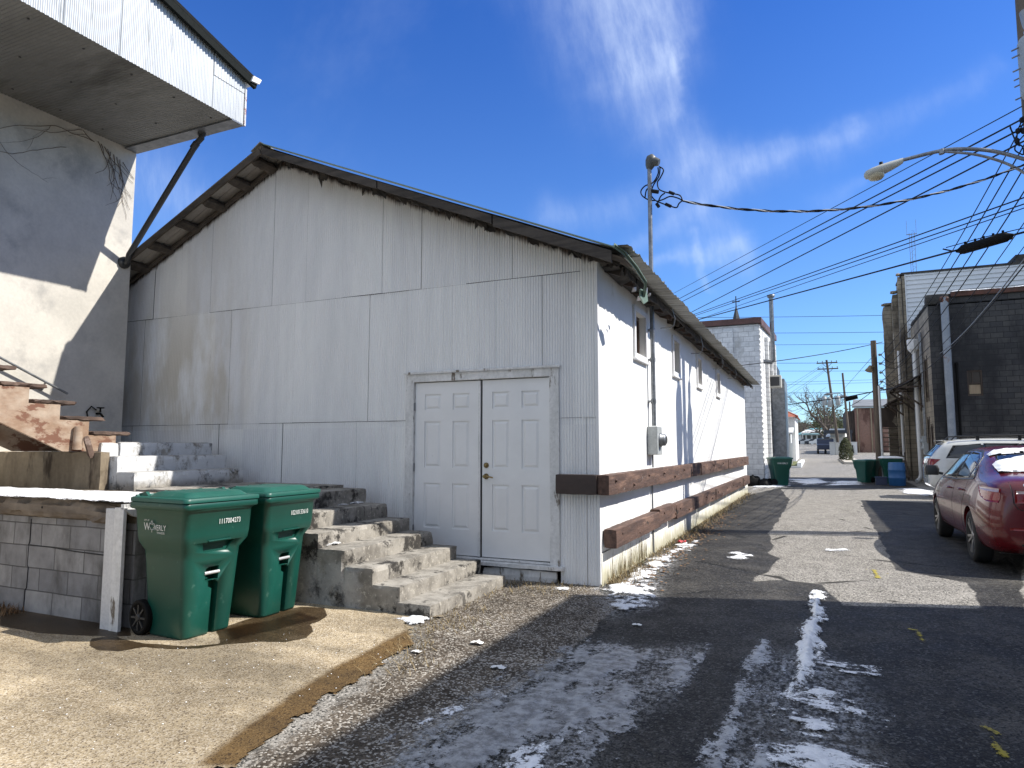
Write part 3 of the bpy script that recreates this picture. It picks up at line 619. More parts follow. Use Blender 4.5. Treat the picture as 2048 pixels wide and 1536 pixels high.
def near_steps():
    c = random.choice([(-3.2, 6.4, .16), (-3.1, 5.6, .16), (-3.25, 6.9, .2), (-2.9, 5.2, .14), (-2.75, 6.9, .2), (-3.0, 4.9, .15), (-2.4, 6.95, .2), (-2.85, 4.5, .12), (-2.7, 4.1, .12)])
    return (c[0]+random.gauss(0, c[2]), c[1]+random.gauss(0, c[2]*1.2), .0)
blades(1100, near_steps, .012, .06, 2.6, .003).build('dry_grass', M['grass'], label='thin dry weeds on the gravel by the lowest step and door', cat='grass', kind='stuff')
def thin_vine():
    y = 7.4+random.random()*1.9; return (-2.185, y, random.uniform(0, .05))
blades(160, thin_vine, .12, .42, .35, .0022).build('dry_grass', M['grass'], label='tall thin weed stalks against the wall under the lower rail', cat='grass', kind='stuff')
blades(300, lambda: (random.uniform(-7.4, -6.6), 3.82+random.gauss(0, .06), .01), .02, .09, 1.4).build('dry_grass', M['leaf'], label='dead leaves and weeds at the foot of the grey block wall', cat='grass', kind='stuff')
def chips(n, fn, r0, r1, mat, label, flat=.5):
    mb = MB()
    for i in range(n):
        x, y, z = fn(); r = random.uniform(r0, r1); a = random.uniform(0, 6.28)
        pts = [(x+math.cos(a+j*1.257)*r*random.uniform(.5, 1.2), y+math.sin(a+j*1.257)*r*random.uniform(.5, 1.2), z) for j in range(5)]
        top = (x, y, z+r*flat)
        mb.add(pts+[top], [(j, (j+1) % 5, 5) for j in range(5)])
    return mb.build('gravel_chips', mat, label=label, cat='debris', kind='stuff')
def in_poly(poly, z=.004):
    P = np.array(poly); x0, y0 = P.min(0); x1, y1 = P.max(0)
    pts = []
    X = np.random.RandomState(4).uniform(x0, x1, 20000); Y = np.random.RandomState(5).uniform(y0, y1, 20000); ok = sdf(poly, X, Y) > 0
    pts = list(zip(X[ok], Y[ok])); 
    def f():
        p = random.choice(pts); return (p[0], p[1], z)
    return f
M['chip'] = MAT('pale_stone', (.36, .33, .28), (.14, .115, .09), .9, scale=40, bump=0)
chips(1500, in_poly(grav_p), .003, .010, M['chip'], 'loose pale gravel on the shoulder between driveway and asphalt', .7)
chips(130, in_poly(drive_poly[3:-2]+[(-4.6, 3.6), (-4.6, 2)], .014), .003, .007, M['litter'], 'scattered white crumbs of salt on the driveway', .6)
mb_leaf = chips(420, lambda: (-2.05+abs(random.gauss(0, .22)), 7.2+random.random()**1.3*9, .012), .012, .035, M['leaf'], 'dead leaves blown along the foot of the white wall', .25)
for lab, pos_, r, mt in [('crumpled white and red wrapper by the foot of the white wall', (1368, 1092), .13, M['litter']), ('small white scrap of paper on the gravel near the driveway edge', (955, 1288), .05, M['litter']), ('white paper cup lid lying at the driveway edge', (833, 1306), .035, M['litter']), ('thin white scrap lying at the edge of the shade', (997, 1338), .05, M['litter']), ('pale scrap of paper on the dark shaded asphalt', (1274, 1252), .04, M['litter'])]:
    c = G(*pos_); mb = MB()
    def f(u, v, c=c, r=r):
        a = (u-.5)*2*r; b_ = (v-.5)*1.1*r; n_ = mnoise.noise(Vector((a*60+c.x*9, b_*60, c.y)))
        return (c.x+a+n_*r*.2, c.y+b_+n_*r*.15, .012+r*.28*(.5+n_)*max(0, 1-abs(u-.5)*1.6))
    mb.grid(f, 9, 7, False); o = mb.build('paper_scrap', mt, label=lab, cat='litter'); md = o.modifiers.new('thickness', 'SOLIDIFY'); md.thickness = .002
mb = MB(); c = G(1362, 1090)
mb.grid(lambda u, v: (c.x-.05+u*.12, c.y-.02+v*.1, .055+.02*math.sin(u*9)*math.cos(v*7)), 6, 5, False)
o = mb.build('paper_scrap', FLAT('red_print', (.6, .08, .09), .6), label='red printed scrap on top of the crumpled white wrapper', cat='litter'); o.modifiers.new('thickness', 'SOLIDIFY').thickness = .002
# ------------------------------------------------------------------ the corrugated shed
SX, GY, YF = -2.2, 7.2, 23.8
RX, RZ = -6.85, 5.62                 # ridge
LX = -11.3; RSL, LSL = .418, .47
def roof_z(x): return RZ-(x-RX)*RSL if x > RX else RZ-(RX-x)*LSL
shed = thing('metal_shed', 'long white shed with corrugated gable, double door and rusting metal roof', 'shed', (-6.7, GY, 0))
# gable of overlapping corrugated sheets
PIT, AMP = .0335, .0055
DX0, DX1, DZ1 = -4.70, -2.655, 2.40
mb = MB()
rng = random.Random(3)
rows = [(0.0, 1.825, .0), (1.83, 3.49, -.006), (3.494, 9, -.012)]
for ri, (z0, z1, yo) in enumerate(rows):
    x = -11.0+(ri*.19)
    edges = [-11.0]
    while x < SX: x += .62+rng.uniform(-.03, .03); edges.append(min(x, SX))
    for i in range(len(edges)-1):
        a, b = edges[i]+rng.choice([.0015, .0025, .0035, .005]), edges[i+1]; off = yo+rng.uniform(-.003, .003); tilt = rng.uniform(-.003, .003); zj = rng.uniform(-.0035, .002)
        parts_ = [(a, b, z0)]
        if ri < 2 and b > DX0 and a < DX1:
            parts_ = []
            if a < DX0: parts_.append((a, DX0, z0))
            if ri == 1: parts_.append((max(a, DX0), min(b, DX1), DZ1))
            if b > DX1: parts_.append((DX1, b, z0))
        for (p, q, zb) in parts_:
            if q-p < .01: continue
            zb_ = zb
            n = max(2, int((q-p)/PIT*6)); nv = 10
            jt = [rng.uniform(0, .02) for _ in range(n+1)]
            def fn(u, v, p=p, q=q, zb=zb_, z1=z1, off=off, tilt=tilt, n=n, jt=jt, zj=zj, ri=ri):
                X = p+(q-p)*u
                zt = min(z1, roof_z(X)-.045-jt[min(n, int(u*n))]*.0) if ri == 2 else min(z1, roof_z(X)-.06)
                zt = max(zt, zb+.002) if ri == 0 else zt
                Z = zb+(zt-zb)*v
                if ri > 0: Z += zj*(1-v)*(1 if zb != DZ1 else .3)
                else: Z += .0
                dent = (mnoise.noise(Vector((X*1.6, Z*1.1, ri*3.3)))*.006+mnoise.noise(Vector((X*5, Z*5, ri)))*.003*(1.4 if ri == 0 else .5))
                return (X, GY+off+tilt*(u-.5)+dent-AMP*math.cos(2*math.pi*X/PIT)-.012, Z)
            if roof_z((p+q)/2)-.06 > zb: mb.grid(fn, n, nv)
mb.build('gable_wall', M['gable'], shed)
# dark sheet added behind the cladding, standing for shade in the open joints
mb = MB(); mb.prism([(LX+.35, GY+.04, .0), (DX0, GY+.04, 0), (DX0, GY+.04, DZ1), (DX1, GY+.04, DZ1), (DX1, GY+.04, 0), (SX-.03, GY+.04, 0), (SX-.03, GY+.04, roof_z(SX)-.1), (RX, GY+.04, RZ-.1), (LX+.35, GY+.04, roof_z(LX+.35)-.1)], (0, .06, 0))
mb.build('seam_shade_sheet', M['dark_gap'], shed)
# the long plastered wall with its four windows
wins = [(8.86, 9.44, 2.76, 3.33), (11.50, 12.0, 2.78, 3.32), (14.0, 14.5, 2.79, 3.31), (16.85, 17.4, 2.80, 3.31)]
mb = MB(); holes(mb, 'x', SX, GY, YF, .35, roof_z(SX)-.06, [(a, b, e, f) for a, b, e, f in wins], .12, -1)
mb.add([(SX, GY, .35), (SX-.2, GY, .35), (SX-.2, GY, roof_z(SX)-.06), (SX, GY, roof_z(SX)-.06)], [(0, 1, 2, 3)])
shell(mb, LX+.3, SX-.001, GY+.12, YF, 0, roof_z(SX)-.1, 'es t')
mb.prism([(SX, YF, roof_z(SX)-.07), (RX, YF, RZ-.08), (LX+.3, YF, roof_z(LX+.3)-.08), (LX+.3, YF, 2)], (0, -.05, 0))
mb.build('side_wall', M['plaster'], shed)
mb = MB(); mb.box(SX-.2, SX+.012, GY+.01, YF, -.1, .345); mb.build('foundation', M['found'], shed)
mb = MB(); mb.box(SX-.02, SX+.006, GY-.028, GY+.02, .02, roof_z(SX)-.1); mb.build('corner_strip', M['trim'], shed)
M['win_dark'] = FLAT('dark_brown_sash', (.10, .06, .045), .5)
M['pane'] = FLAT('grimy_window_glass', (.06, .055, .05), .12, spec=.6); M['blind'] = FLAT('pale_blind', (.42, .38, .33), .8)
for i, (a, b, e, f) in enumerate(wins):
    fr = MB(); t = .075
    for q in [(a-t, b+t, f, f+t), (a-t, b+t, e-t, e), (a-t, a, e, f), (b, b+t, e, f)]: fr.box(SX+.002, SX+.03, q[0], q[1], q[2], q[3])
    fr.box(SX-.05, SX+.05, a-t-.02, b+t+.02, e-t-.025, e-t-.002)
    w = fr.build('window', M['trim'], shed, bevel=.004)
    pn = MB(); pn.box(SX-.115, SX-.105, a, b, e, f); pn.build('pane', M['pane'], w)
    sh = MB(); sh.box(SX-.10, SX-.07, a, a+.05, e, f); sh.box(SX-.10, SX-.07, b-.05, b, e, f); sh.box(SX-.10, SX-.07, a+.05, b-.05, f-.05, f); sh.box(SX-.10, SX-.07, a+.05, b-.05, e, e+.05); sh.box(SX-.098, SX-.075, (a+b)/2-.02, (a+b)/2+.02, e+.05, f-.05)
    sh.build('sash', M['win_dark'], w)
    bl = MB(); bl.box(SX-.104, SX-.1015, a+.05, (a+b)/2-.02, e+.05, e+.05+(f-e)*.4); bl.build('blind', M['blind'], w)
# roof sheets
def roof_side(x_ridge, x_eave, sgn, nv=12):
    mb = MB(); nY = 560; y0, y1 = 6.74, YF+.25; P = .165
    def top(u, v, t=0):
        X = x_ridge+(x_eave-x_ridge)*v; Y = y0+(y1-y0)*u
        edge = (mnoise.noise(Vector((Y*3.1, 2, 0)))*.03+mnoise.noise(Vector((Y*13, 5, 0)))*.02) if v > .99 else 0
        X += edge*sgn
        ph = (Y/P) % 1.0
        rib = max(0, 1-abs(ph-.5)/.16)*.022 + .002*math.sin(Y*60)
        wav = mnoise.noise(Vector((Y*.5, X*.6, 3)))*.018+mnoise.noise(Vector((Y*2.3, X*.9, 7)))*.008*v
        zb = roof_z(X) if X < -2.0 else roof_z(-2.0)-.06*(X+2.0)      # the outer ends of the sheets kick up nearly level
        return (X, Y, zb+rib+wav+.012-t)
    mb.grid(lambda u, v: top(u, v**.55), nY, nv, False)
    mb.grid(lambda u, v: top(u, v**.55, .006), nY, nv, False)
    return mb
roof_side(RX, -1.72, 1).build('roof', M['roof'], shed); 
roof_side(RX, LX, -1).build('roof', M['roof_under'], shed)
rc = MB(); rc.prism([(RX-.16, 6.72, roof_z(RX-.16)+.04), (RX, 6.72, RZ+.07), (RX+.16, 6.72, roof_z(RX+.16)+.04), (RX+.16, 6.72, roof_z(RX+.16)+.03), (RX, 6.72, RZ+.055), (RX-.16, 6.72, roof_z(RX-.16)+.03)], (0, YF+.3-6.72, 0)); rc.build('ridge_cap', M['roof'], shed)
# left rake: thin board and the lookouts that carry it
rb = MB(); 
for a, b in [(RX-.02, -9.2), (-9.2, LX)]: rb.beam((a, 6.76, roof_z(a)-.045), (b, 6.76, roof_z(b)-.045), .03, .085, (0, 0, 1))
rb.beam((RX-.1, 7.12, roof_z(RX-.1)-.07), (LX, 7.12, roof_z(LX)-.07), .035, .05)
rb.build('rake_board', M['wood_grey'], shed)
for X in (-7.02, -7.45, -7.95, -8.48, -9.05, -9.55, -10.1):
    lo = MB(); lo.rough(X-.075, X+.075, 6.78, 7.22, roof_z(X)-.105, roof_z(X)-.012, .06, .006, .01, X)
    # turn the block to follow the slope
    c = Vector((X, 7.0, roof_z(X)-.06)); R = Matrix.Rotation(-math.atan(LSL), 3, 'Y'); lo.v = [tuple(c+R @ (Vector(v)-c)) for v in lo.v]
    lo.build('lookout', M['wood_grey'], shed)
# right rake: wide weathered fascia in lengths, torn felt below it, green drip edge on top
for a, b in [(RX+.03, -4.9), (-4.88, -3.3), (-3.28, -1.9)]:
    fb = MB(); n = 24
    for i in range(n):
        x0 = a+(b-a)*i/n; x1 = a+(b-a)*(i+1)/n
        f = lambda x: mnoise.noise(Vector((x*4, 1, 0)))*.012+mnoise.noise(Vector((x*17, 3, 0)))*.006
        hh = .125 if a > -3.4 else .10
        fb.add([(x0, 6.725, roof_z(x0)+.0), (x1, 6.725, roof_z(x1)+.0), (x1, 6.725, roof_z(x1)-hh+f(x1)), (x0, 6.725, roof_z(x0)-hh+f(x0)), (x0, 6.76, roof_z(x0)+.0), (x1, 6.76, roof_z(x1)+.0), (x1, 6.76, roof_z(x1)-hh+f(x1)), (x0, 6.76, roof_z(x0)-hh+f(x0))],
               [(0, 3, 2, 1), (4, 5, 6, 7), (3, 7, 6, 2), (0, 1, 5, 4)]+([(0, 4, 7, 3)] if i == 0 else [])+([(1, 2, 6, 5)] if i == n-1 else []))
    fb.build('fascia_board', M['wood_fascia'], shed)
r2 = random.Random(9); x = RX+.12
while x < -2.0:
    w = r2.uniform(.05, .22); hgt = r2.uniform(.02, .13)*(1 if r2.random() < .8 else 1.6); y = 6.80+r2.uniform(0, .34); zt = roof_z(x)-.06
    pts = [(x, y, zt)]+[(x+w*j/4, y+r2.uniform(-.02, .02), roof_z(x+w*j/4)-.07-hgt*r2.uniform(.4, 1)) for j in range(5)]+[(x+w, y, roof_z(x+w)-.06)]
    MB().prism(pts, (0, .006, 0)).build('felt_scrap', M['felt'], shed); x += w*r2.uniform(.5, 1.0)
sf = MB(); sf.add([(RX, 6.76, RZ-.03), (-1.8, 6.76, roof_z(-1.8)-.03), (-1.8, 7.24, roof_z(-1.8)-.03), (RX, 7.24, RZ-.03)], [(0, 1, 2, 3)]); sf.add([(RX, 6.76, RZ-.02), (-1.8, 6.76, roof_z(-1.8)-.02), (-1.8, 7.24, roof_z(-1.8)-.02), (RX, 7.24, RZ-.02)], [(0, 3, 2, 1)]); sf.build('roof_decking', M['wood_grey'], shed)
# ragged felt edge over the gable tips
tp = MB(); x = LX+.3
while x < SX-.03:
    w = r2.uniform(.02, .05); sl = roof_z(x); h = r2.uniform(.035, .075)+(.05 if r2.random() < .15 else 0)
    tp.prism([(x, GY-.045, sl-.03), (x+w*.3, GY-.045, sl-.03-h), (x+w*.6, GY-.05, sl-.03-h*.8), (x+w, GY-.045, roof_z(x+w)-.03)], (0, .004, 0)); x += w*r2.uniform(.9, 1.6)
tp.build('rusted_sheet_tips', M['felt'], shed)
ge = MB(); ge.beam((RX+.05, 6.735, roof_z(RX+.05)+.045), (-1.86, 6.735, roof_z(-1.86)+.045), .06, .012); ge.build('drip_edge', M['green_metal'], shed)
# bent green trim hanging at the front corner of the eave
gt = MB()
pth = [(-1.87, 6.72, 3.60), (-1.80, 6.85, 3.55), (-1.74, 7.1, 3.45), (-1.70, 7.35, 3.34), (-1.72, 7.42, 3.27), (-1.76, 7.5, 3.20)]
for (p, q) in zip(pth[:-1], pth[1:]):
    p = Vector(p); q = Vector(q)
    for w, hz, dx in [(.008, .055, 0), (.03, .008, .012)]: gt.beam(p+Vector((dx, 0, 0)), q+Vector((dx, 0, 0)), w, hz)
gt.prism([(-1.76, 7.42, 3.28), (-1.72, 7.55, 3.27), (-1.72, 7.6, 3.17), (-1.74, 7.5, 3.12), (-1.76, 7.4, 3.18)], (-.02, .02, 0)); gt.build('bent_trim', M['green_metal'], shed)
r3 = random.Random(5)
for i in range(4):
    y = 7.35+r3.uniform(0, .6); z = 3.30+r3.uniform(-.12, .1); x = -1.85+r3.uniform(-.1, .08); s_ = r3.uniform(.03, .09)
    MB().prism([(x, y, z), (x+s_*.3, y+s_, z+s_*.3), (x+s_*.2, y+s_*1.2, z-s_*.5), (x-.02, y+s_*.3, z-s_*.7)], (.012, .004, .01)).build('torn_flashing', M['alu'], shed)
# eave: rafter tails, broken dark fascia, hanging gutter straps
for i in range(27):
    y = 7.5+i*.6
    t = MB(); t.beam((SX-.02, y, roof_z(SX)-.075), (-2.0, y, roof_z(-2.0)-.075), .05, .11); t.build('rafter_tail', M['wood_dark'] if i % 3 else M['wood_grey'], shed)
ef = MB(); y = 7.55
while y < YF:
    L = r3.uniform(.5, 1.7); d = r3.uniform(.05, .13); n = 8
    top = [(-1.985+r3.uniform(-.008, .008), y+L*j/n, roof_z(-1.985)-.02) for j in range(n+1)]; bot = [(-1.985, y+L*j/n, roof_z(-1.985)-.03-d*r3.uniform(.5, 1.15)) for j in range(n+1)]
    ef.prism(top+bot[::-1], (.02, 0, 0)); y += L+r3.uniform(.0, .12)
ef.build('eave_board', M['felt'], shed)
y = 7.3
while y < YF:
    L = r3.uniform(.3, 1.2); 
    if r3.random() < .85: MB().prism([(SX+.02, y, roof_z(SX)-.13-r3.uniform(0, .06)), (SX+.02, y+L, roof_z(SX)-.13-r3.uniform(0, .06)), (-2.0, y+L, roof_z(-2.0)-.05), (-2.0, y, roof_z(-2.0)-.05)], (0, 0, .012)).build('soffit_board', M['felt'], shed)
    y += L+.02
for y, zz in [(9.95, 3.25), (12.6, 3.2), (15.5, 3.22), (18.2, 3.25)]:
    st = MB(); st.tube([(-1.90, y, 3.55), (-1.86, y+.02, zz+.14), (-1.89, y+.06, zz+.04), (-1.97, y+.1, zz+.02), (-2.1, y+.12, zz+.03)], .008, 6); st.build('gutter_strap', M['galv'], shed)
# bumper timbers bolted along the wall
def timber(yl, z0f, z1f, name, xo=.15):
    for (a, b) in yl:
        t = MB(); n0 = z0f((a+b)/2); t.rough(SX+.012, SX+xo+r3.uniform(-.01, .012), a, b, n0, z1f((a+b)/2), .05, .004, .003, a)
        for j in range(max(2, int((b-a)/.8))):
            yy = a+.25+j*.8
            if yy < b-.1: t.lathe((SX+xo, yy, (n0+z1f((a+b)/2))/2+.04*(-1)**j), (1, 0, 0), [(0, .018), (.014, .018), (.02, .008)], 8)
        t.build(name, M['rail'], shed)
timber([(7.06, 9.62), (9.63, 13.3), (13.31, 14.7), (14.71, 17.6), (17.61, 20.6), (20.61, 22.9)], lambda y: .985-.003*(y-7), lambda y: 1.20, 'guard_timber')
timber([(7.28, 9.55), (9.57, 10.75), (10.78, 13.5), (13.55, 15.2), (15.25, 18.2), (18.25, 21.0), (21.05, 23.0)], lambda y: .40-.004*(y-7)+(.03 if 9.5 < y < 10.7 else 0), lambda y: .60+(.03 if 9.5 < y < 10.7 else 0), 'guard_timber')
gr = MB(); gr.rough(-2.66, SX+.012, GY-.16, GY-.032, .985, 1.20, .05, .002, .002, 2); gr.build('guard_timber', M['rail_dark'], shed, label='dark brown end piece wrapping the corner')
# double door
fr = MB(); fr.box(-4.70, -4.585, GY-.045, GY+.05, .14, 2.40); fr.box(-2.77, -2.655, GY-.045, GY+.05, .14, 2.40); fr.box(-4.585, -2.77, GY-.045, GY+.05, 2.305, 2.40)
fr.box(-4.72, -2.63, GY-.075, GY-.047, 2.402, 2.43)
dframe = fr.build('door_frame', M['trim_worn'], shed, bevel=.004)
sl_ = MB(); sl_.rough(-4.70, -2.60, GY-.11, GY+.05, .135, .185, .1, .004, .006, 4); sl_.rough(-4.6, -2.72, GY-.04, GY+.04, .187, .215, .1, .002, .004, 5); sl_.build('door_sill', M['trim_worn'], shed)
bd = MB(); bd.rough(-3.62, -2.68, GY-.06, GY+.02, -.02, .13, .08, .008, .012, 8); bd.build('sill_block', M['trim_worn'], shed)
vd = MB(); vd.box(-4.7, -3.6, GY+.03, GY+.06, -.02, .134); vd.build('sill_shade_strip', M['dark_gap'], shed)
def leaf(x0, x1, name):
    z0, z1, y = .222, 2.295, GY-.005; mb = MB(); Wd = x1-x0; Hd = z1-z0
    hs = []
    for (a, b) in ((.15, .41), (.59, .85)):
        for (e, f) in ((.145, .405), (.495, .768), (.835, .93)): hs.append((x0+a*Wd, x0+b*Wd, z0+e*Hd, z0+f*Hd))
    holes(mb, 'y', y, x0, x1, z0, z1, hs, .014, 1)
    for (a, b, e, f) in hs:
        i1, i2 = .018, .045
        def ring(i, d): return [(a+i, y+d, e+i), (b-i, y+d, e+i), (b-i, y+d, f-i), (a+i, y+d, f-i)]
        A, B, C = ring(0, .014), ring(i1, .014), ring(i2, .002)
        mb.add(A+B+C, [(j, (j+1) % 4, 4+(j+1) % 4, 4+j) for j in range(4)]+[(4+j, 4+(j+1) % 4, 8+(j+1) % 4, 8+j) for j in range(4)]+[(8, 9, 10, 11)])
    for q in [((x0, y, z0), (x0, y, z1), (x0, y+.04, z1), (x0, y+.04, z0)), ((x1, y, z0), (x1, y+.04, z0), (x1, y+.04, z1), (x1, y, z1)), ((x0, y, z1), (x1, y, z1), (x1, y+.04, z1), (x0, y+.04, z1)), ((x0, y, z0), (x0, y+.04, z0), (x1, y+.04, z0), (x1, y, z0))]: mb.add(q, [(0, 1, 2, 3)])
    return mb.build(name, M['door'], shed)
leaf(-4.580, -3.675, 'door'); d2 = leaf(-3.640, -2.775, 'door')
ws = MB(); ws.box(-3.69, -3.66, GY-.022, GY-.007, .222, 2.29); ws.build('astragal', M['trim_worn'], shed)
gp = MB(); gp.box(-4.6, -2.76, GY+.045, GY+.055, .2, 2.31); gp.build('door_shadow_gap', M['dark_gap'], shed)
db = MB(); db.lathe((-3.585, GY-.006, 1.285), (0, -1, 0), [(0, .032), (.012, .032), (.02, .022), (.03, .02), (.034, .012)], 16); db.build('deadbolt', M['brass'], d2)
kn = MB(); kn.lathe((-3.585, GY-.006, 1.155), (0, -1, 0), [(0, .034), (.01, .034), (.016, .018), (.05, .014), (.055, .02), (.062, .02)], 16); kn.tube([(-3.585, GY-.06, 1.155), (-3.56, GY-.066, 1.157), (-3.5, GY-.066, 1.150), (-3.475, GY-.06, 1.143)], .009, 8); kn.build('door_lever', M['brass'], d2)
for z in (.5, 1.25, 2.0):
    hg = MB(); hg.tube([(-4.583, GY-.02, z-.05), (-4.583, GY-.02, z+.05)], .009, 8); hg.build('hinge', M['galv'], dframe)
# electric service: conduit, meter, weatherhead
my = 9.62; mx = SX+.075
cd = MB(); cd.tube([(mx, my, 1.80), (mx, my, 3.85), (mx, my+.02, 5.66)], .032, 12); 
for z in (2.15, 2.75, 3.18): cd.tube([(mx, my, z-.03), (mx, my, z+.03)], .039, 12); cd.box(SX, mx, my-.06, my+.06, z-.012, z+.012)
mast = cd.build('service_mast', M['galv'], shed)
wh = MB(); wh.lathe((mx, my+.02, 5.60), (.2, .0, 1), [(0, .045), (.05, .068), (.12, .08), (.18, .07), (.22, .02)], 16); wh.lathe((mx+.04, my+.02, 5.71), (1, 0, -.35), [(0, .07), (.06, .066), (.11, .05)], 14); wh.build('weatherhead', FLAT('dark_weatherhead', (.07, .075, .075), .5), mast)
bt = MB(); bt.prism([(mx-.16, my-.12, 3.72), (mx+.02, my-.12, 3.62), (mx+.02, my+.12, 3.62), (mx-.16, my+.12, 3.72)], (0, 0, .02)); bt.lathe((mx, my, 3.62), (0, 0, 1), [(0, .10), (.06, .05), (.1, .04)], 14); bt.build('mast_flashing', M['felt'], mast)
mt = MB(); mt.box(SX+.004, SX+.15, my-.14, my+.17, 1.39, 1.79); meter = mt.build('meter_box', M['meter'], shed, bevel=.01)
gl = MB(); gl.lathe((SX+.15, my+.02, 1.60), (1, 0, 0), [(0, .098), (.02, .098), (.025, .085), (.075, .082), (.09, .06), (.092, .0)], 24); gl.build('meter_glass', M['galv'], meter)
dial = MB(); dial.lathe((SX+.243, my+.02, 1.60), (1, 0, 0), [(0, .05), (.004, .05)], 20); dial.build('meter_dial', FLAT('meter_face', (.07, .07, .07), .3), meter)
gw = MB(); gw.tube([(SX+.04, my+.03, 1.39), (SX+.04, my+.03, 1.21)], .012, 8); gw.tube([(SX+.175, my+.03, 1.21), (SX+.175, my+.03, 1.20)], .012, 8); gw.tube([(SX+.025, my+.03, .985), (SX+.025, my+.03, .62)], .012, 8); gw.tube([(SX+.025, my+.03, .41), (SX+.03, my+.03, .0)], .012, 8); gw.build('ground_conduit', M['galv'], meter)
# the loops of service cable at the mast
def loop(pts, r=.009):
    P = [Vector(p) for p in pts]; res = []
    for i in range(len(P)-1):
        p0, p1, p2, p3 = P[max(0, i-1)], P[i], P[i+1], P[min(len(P)-1, i+2)]
        for j in range(8):
            t = j/8; res.append(.5*((2*p1)+(-p0+p2)*t+(2*p0-5*p1+4*p2-p3)*t*t+(-p0+3*p1-3*p2+p3)*t**3))
    return res+[P[-1]]
yL = my+.02
lp = MB()
px = lambda a, b: tuple(AY(a, b, yL))
J = px(1365, 401)
for q in [[(1318, 333), (1327, 340), (1321, 355), (1315, 365), (1318, 378), (1330, 384), (1345, 387), (1360, 391), (1365, 401)], [(1316, 335), (1316, 348), (1306, 365), (1290, 372), (1282, 382), (1285, 392), (1298, 400), (1310, 401)],
          [(1320, 335), (1318, 352), (1307, 370), (1302, 388), (1310, 400), (1325, 407), (1340, 412), (1353, 415), (1358, 407), (1365, 401)], [(1290, 395), (1293, 380), (1301, 374)], [(1317, 402), (1322, 392), (1330, 386)], [(1313, 403), (1326, 399), (1340, 393), (1355, 396), (1365, 401)], [(1316, 404), (1313, 412)]]:
    lp.tube(loop([px(a+((i*7) % 3)*.0, b) for i, (a, b) in enumerate(q)]), .010, 6)
for (a, b, c, d) in [(1338, 384, 1348, 388), (1331, 408, 1342, 413), (1313, 407, 1318, 414)]: lp.tube([px(a, b), px(c, d)], .024, 8)
lp.tube([px(1303, 382), px(1317, 384)], .03, 8)
lp.build('service_loops', M['cable'], mast)
# ------------------------------------------------------------------ stucco building with the clad overhang
WX, WY, OX, OZ = -9.5, 6.82, -7.29, 6.08
def oh_top(y): return 6.80+(6.83-y)*.25
sb_ = thing('stucco_building', 'cream stucco building with corrugated metal upper storey jutting over its wall', 'building', (-12, 1, 0))
def stucco_plane(mb):
    def fn(u, v):
        y = -3+(WY+3)*u; z = OZ*v+.0
        return (WX+mnoise.noise(Vector((y*1.3, z*1.3, 2)))*.006*(1 if 0 < u < 1 else 0), y, z)
    mb.grid(fn, 40, 30)
mb = MB(); stucco_plane(mb); mb.add([(WX, WY, 0), (-18, WY, 0), (-18, WY, OZ), (WX, WY, OZ)], [(0, 1, 2, 3)]); mb.add([(WX, -3, 0), (WX, -3, OZ), (-18, -3, OZ), (-18, -3, 0)], [(0, 1, 2, 3)]); mb.add([(-18, -3, 0), (-18, -3, OZ), (-18, WY, OZ), (-18, WY, 0)], [(0, 1, 2, 3)])
mb.build('wall', M['stucco'], sb_)
# cladding sheets on the front of the overhang
mb = MB(); P2 = .046; r4 = random.Random(21); y = WY
seams = [WY, 6.28, 5.62, 4.95, 4.3, 3.6, 2.9, 2.2, 1.5, .8, 0, -.8, -1.6, -2.4, -3]
for i in range(len(seams)-1):
    a, b = seams[i+1]+.003, seams[i]; off = r4.uniform(-.003, .003)
    bands = [(OZ-.02, 9)]
    if i == 0: bands = [(OZ-.02, 6.52), (6.525, 9)]
    for (z0, z1) in bands:
        n = int((b-a)/P2*6)
        def fn(u, v, a=a, b=b, z0=z0, z1=z1, off=off):
            Y = a+(b-a)*u; zt = min(z1, oh_top(Y)-.03); Z = z0+(zt-z0)*v
            return (OX+off+(.006 if z0 > 6.3 else 0)+.006*math.cos(2*math.pi*Y/P2)+.012+mnoise.noise(Vector((Y*2, Z*2, 4)))*.004, Y, Z)
        mb.grid(fn, n, 5)
mb.build('cladding', M['clad'], sb_)
# body behind the cladding
mb = MB(); pts = [(WY-.01, OZ+.03), (WY-.01, oh_top(WY)-.05), (-3, oh_top(-3)-.05), (-3, OZ+.03)]
mb.prism([(OX-.01, a, b) for a, b in pts], (-10.6, 0, 0)); mb.build('upper_storey', M['clad'], sb_)
# soffit sheets, ribs running across
mb = MB()
def sof(u, v):
    Y = -3+(WY+3)*u; X = WX+(OX-WX)*v
    return (X, Y, OZ+.005*math.cos(2*math.pi*Y/.044)+mnoise.noise(Vector((X, Y*1.5, 1)))*.006)
mb.grid(lambda u, v: sof(1-u, v), 1400, 6)
mb.build('soffit', M['soffit'], sb_)
mb = MB(); mb.box(WX+.004, OX+.012, 6.62, WY+.012, OZ-.035, OZ-.010); mb.build('soffit_trim', M['galv'], sb_)
for j in range(24): MB().lathe((WX+.25+(j % 3)*.85, 1.9+j*.2, OZ-.004), (0, 0, -1), [(0, .016), (.008, .012)], 8).build('screw_head', M['pipe_dark'], sb_)
rfm = MB()
for sgn in (1,):
    rfm.prism([(OX+.10, WY+.16, oh_top(WY+.16)-.02), (OX+.10, -3.2, oh_top(-3.2)-.02), (OX+.10, -3.2, oh_top(-3.2)+.03), (OX+.10, WY+.16, oh_top(WY+.16)+.03)], (-10.8, 0, 0))
rfm.build('roof', FLAT('dark_roof_metal', (.014, .015, .015), .85, spec=.1), sb_)
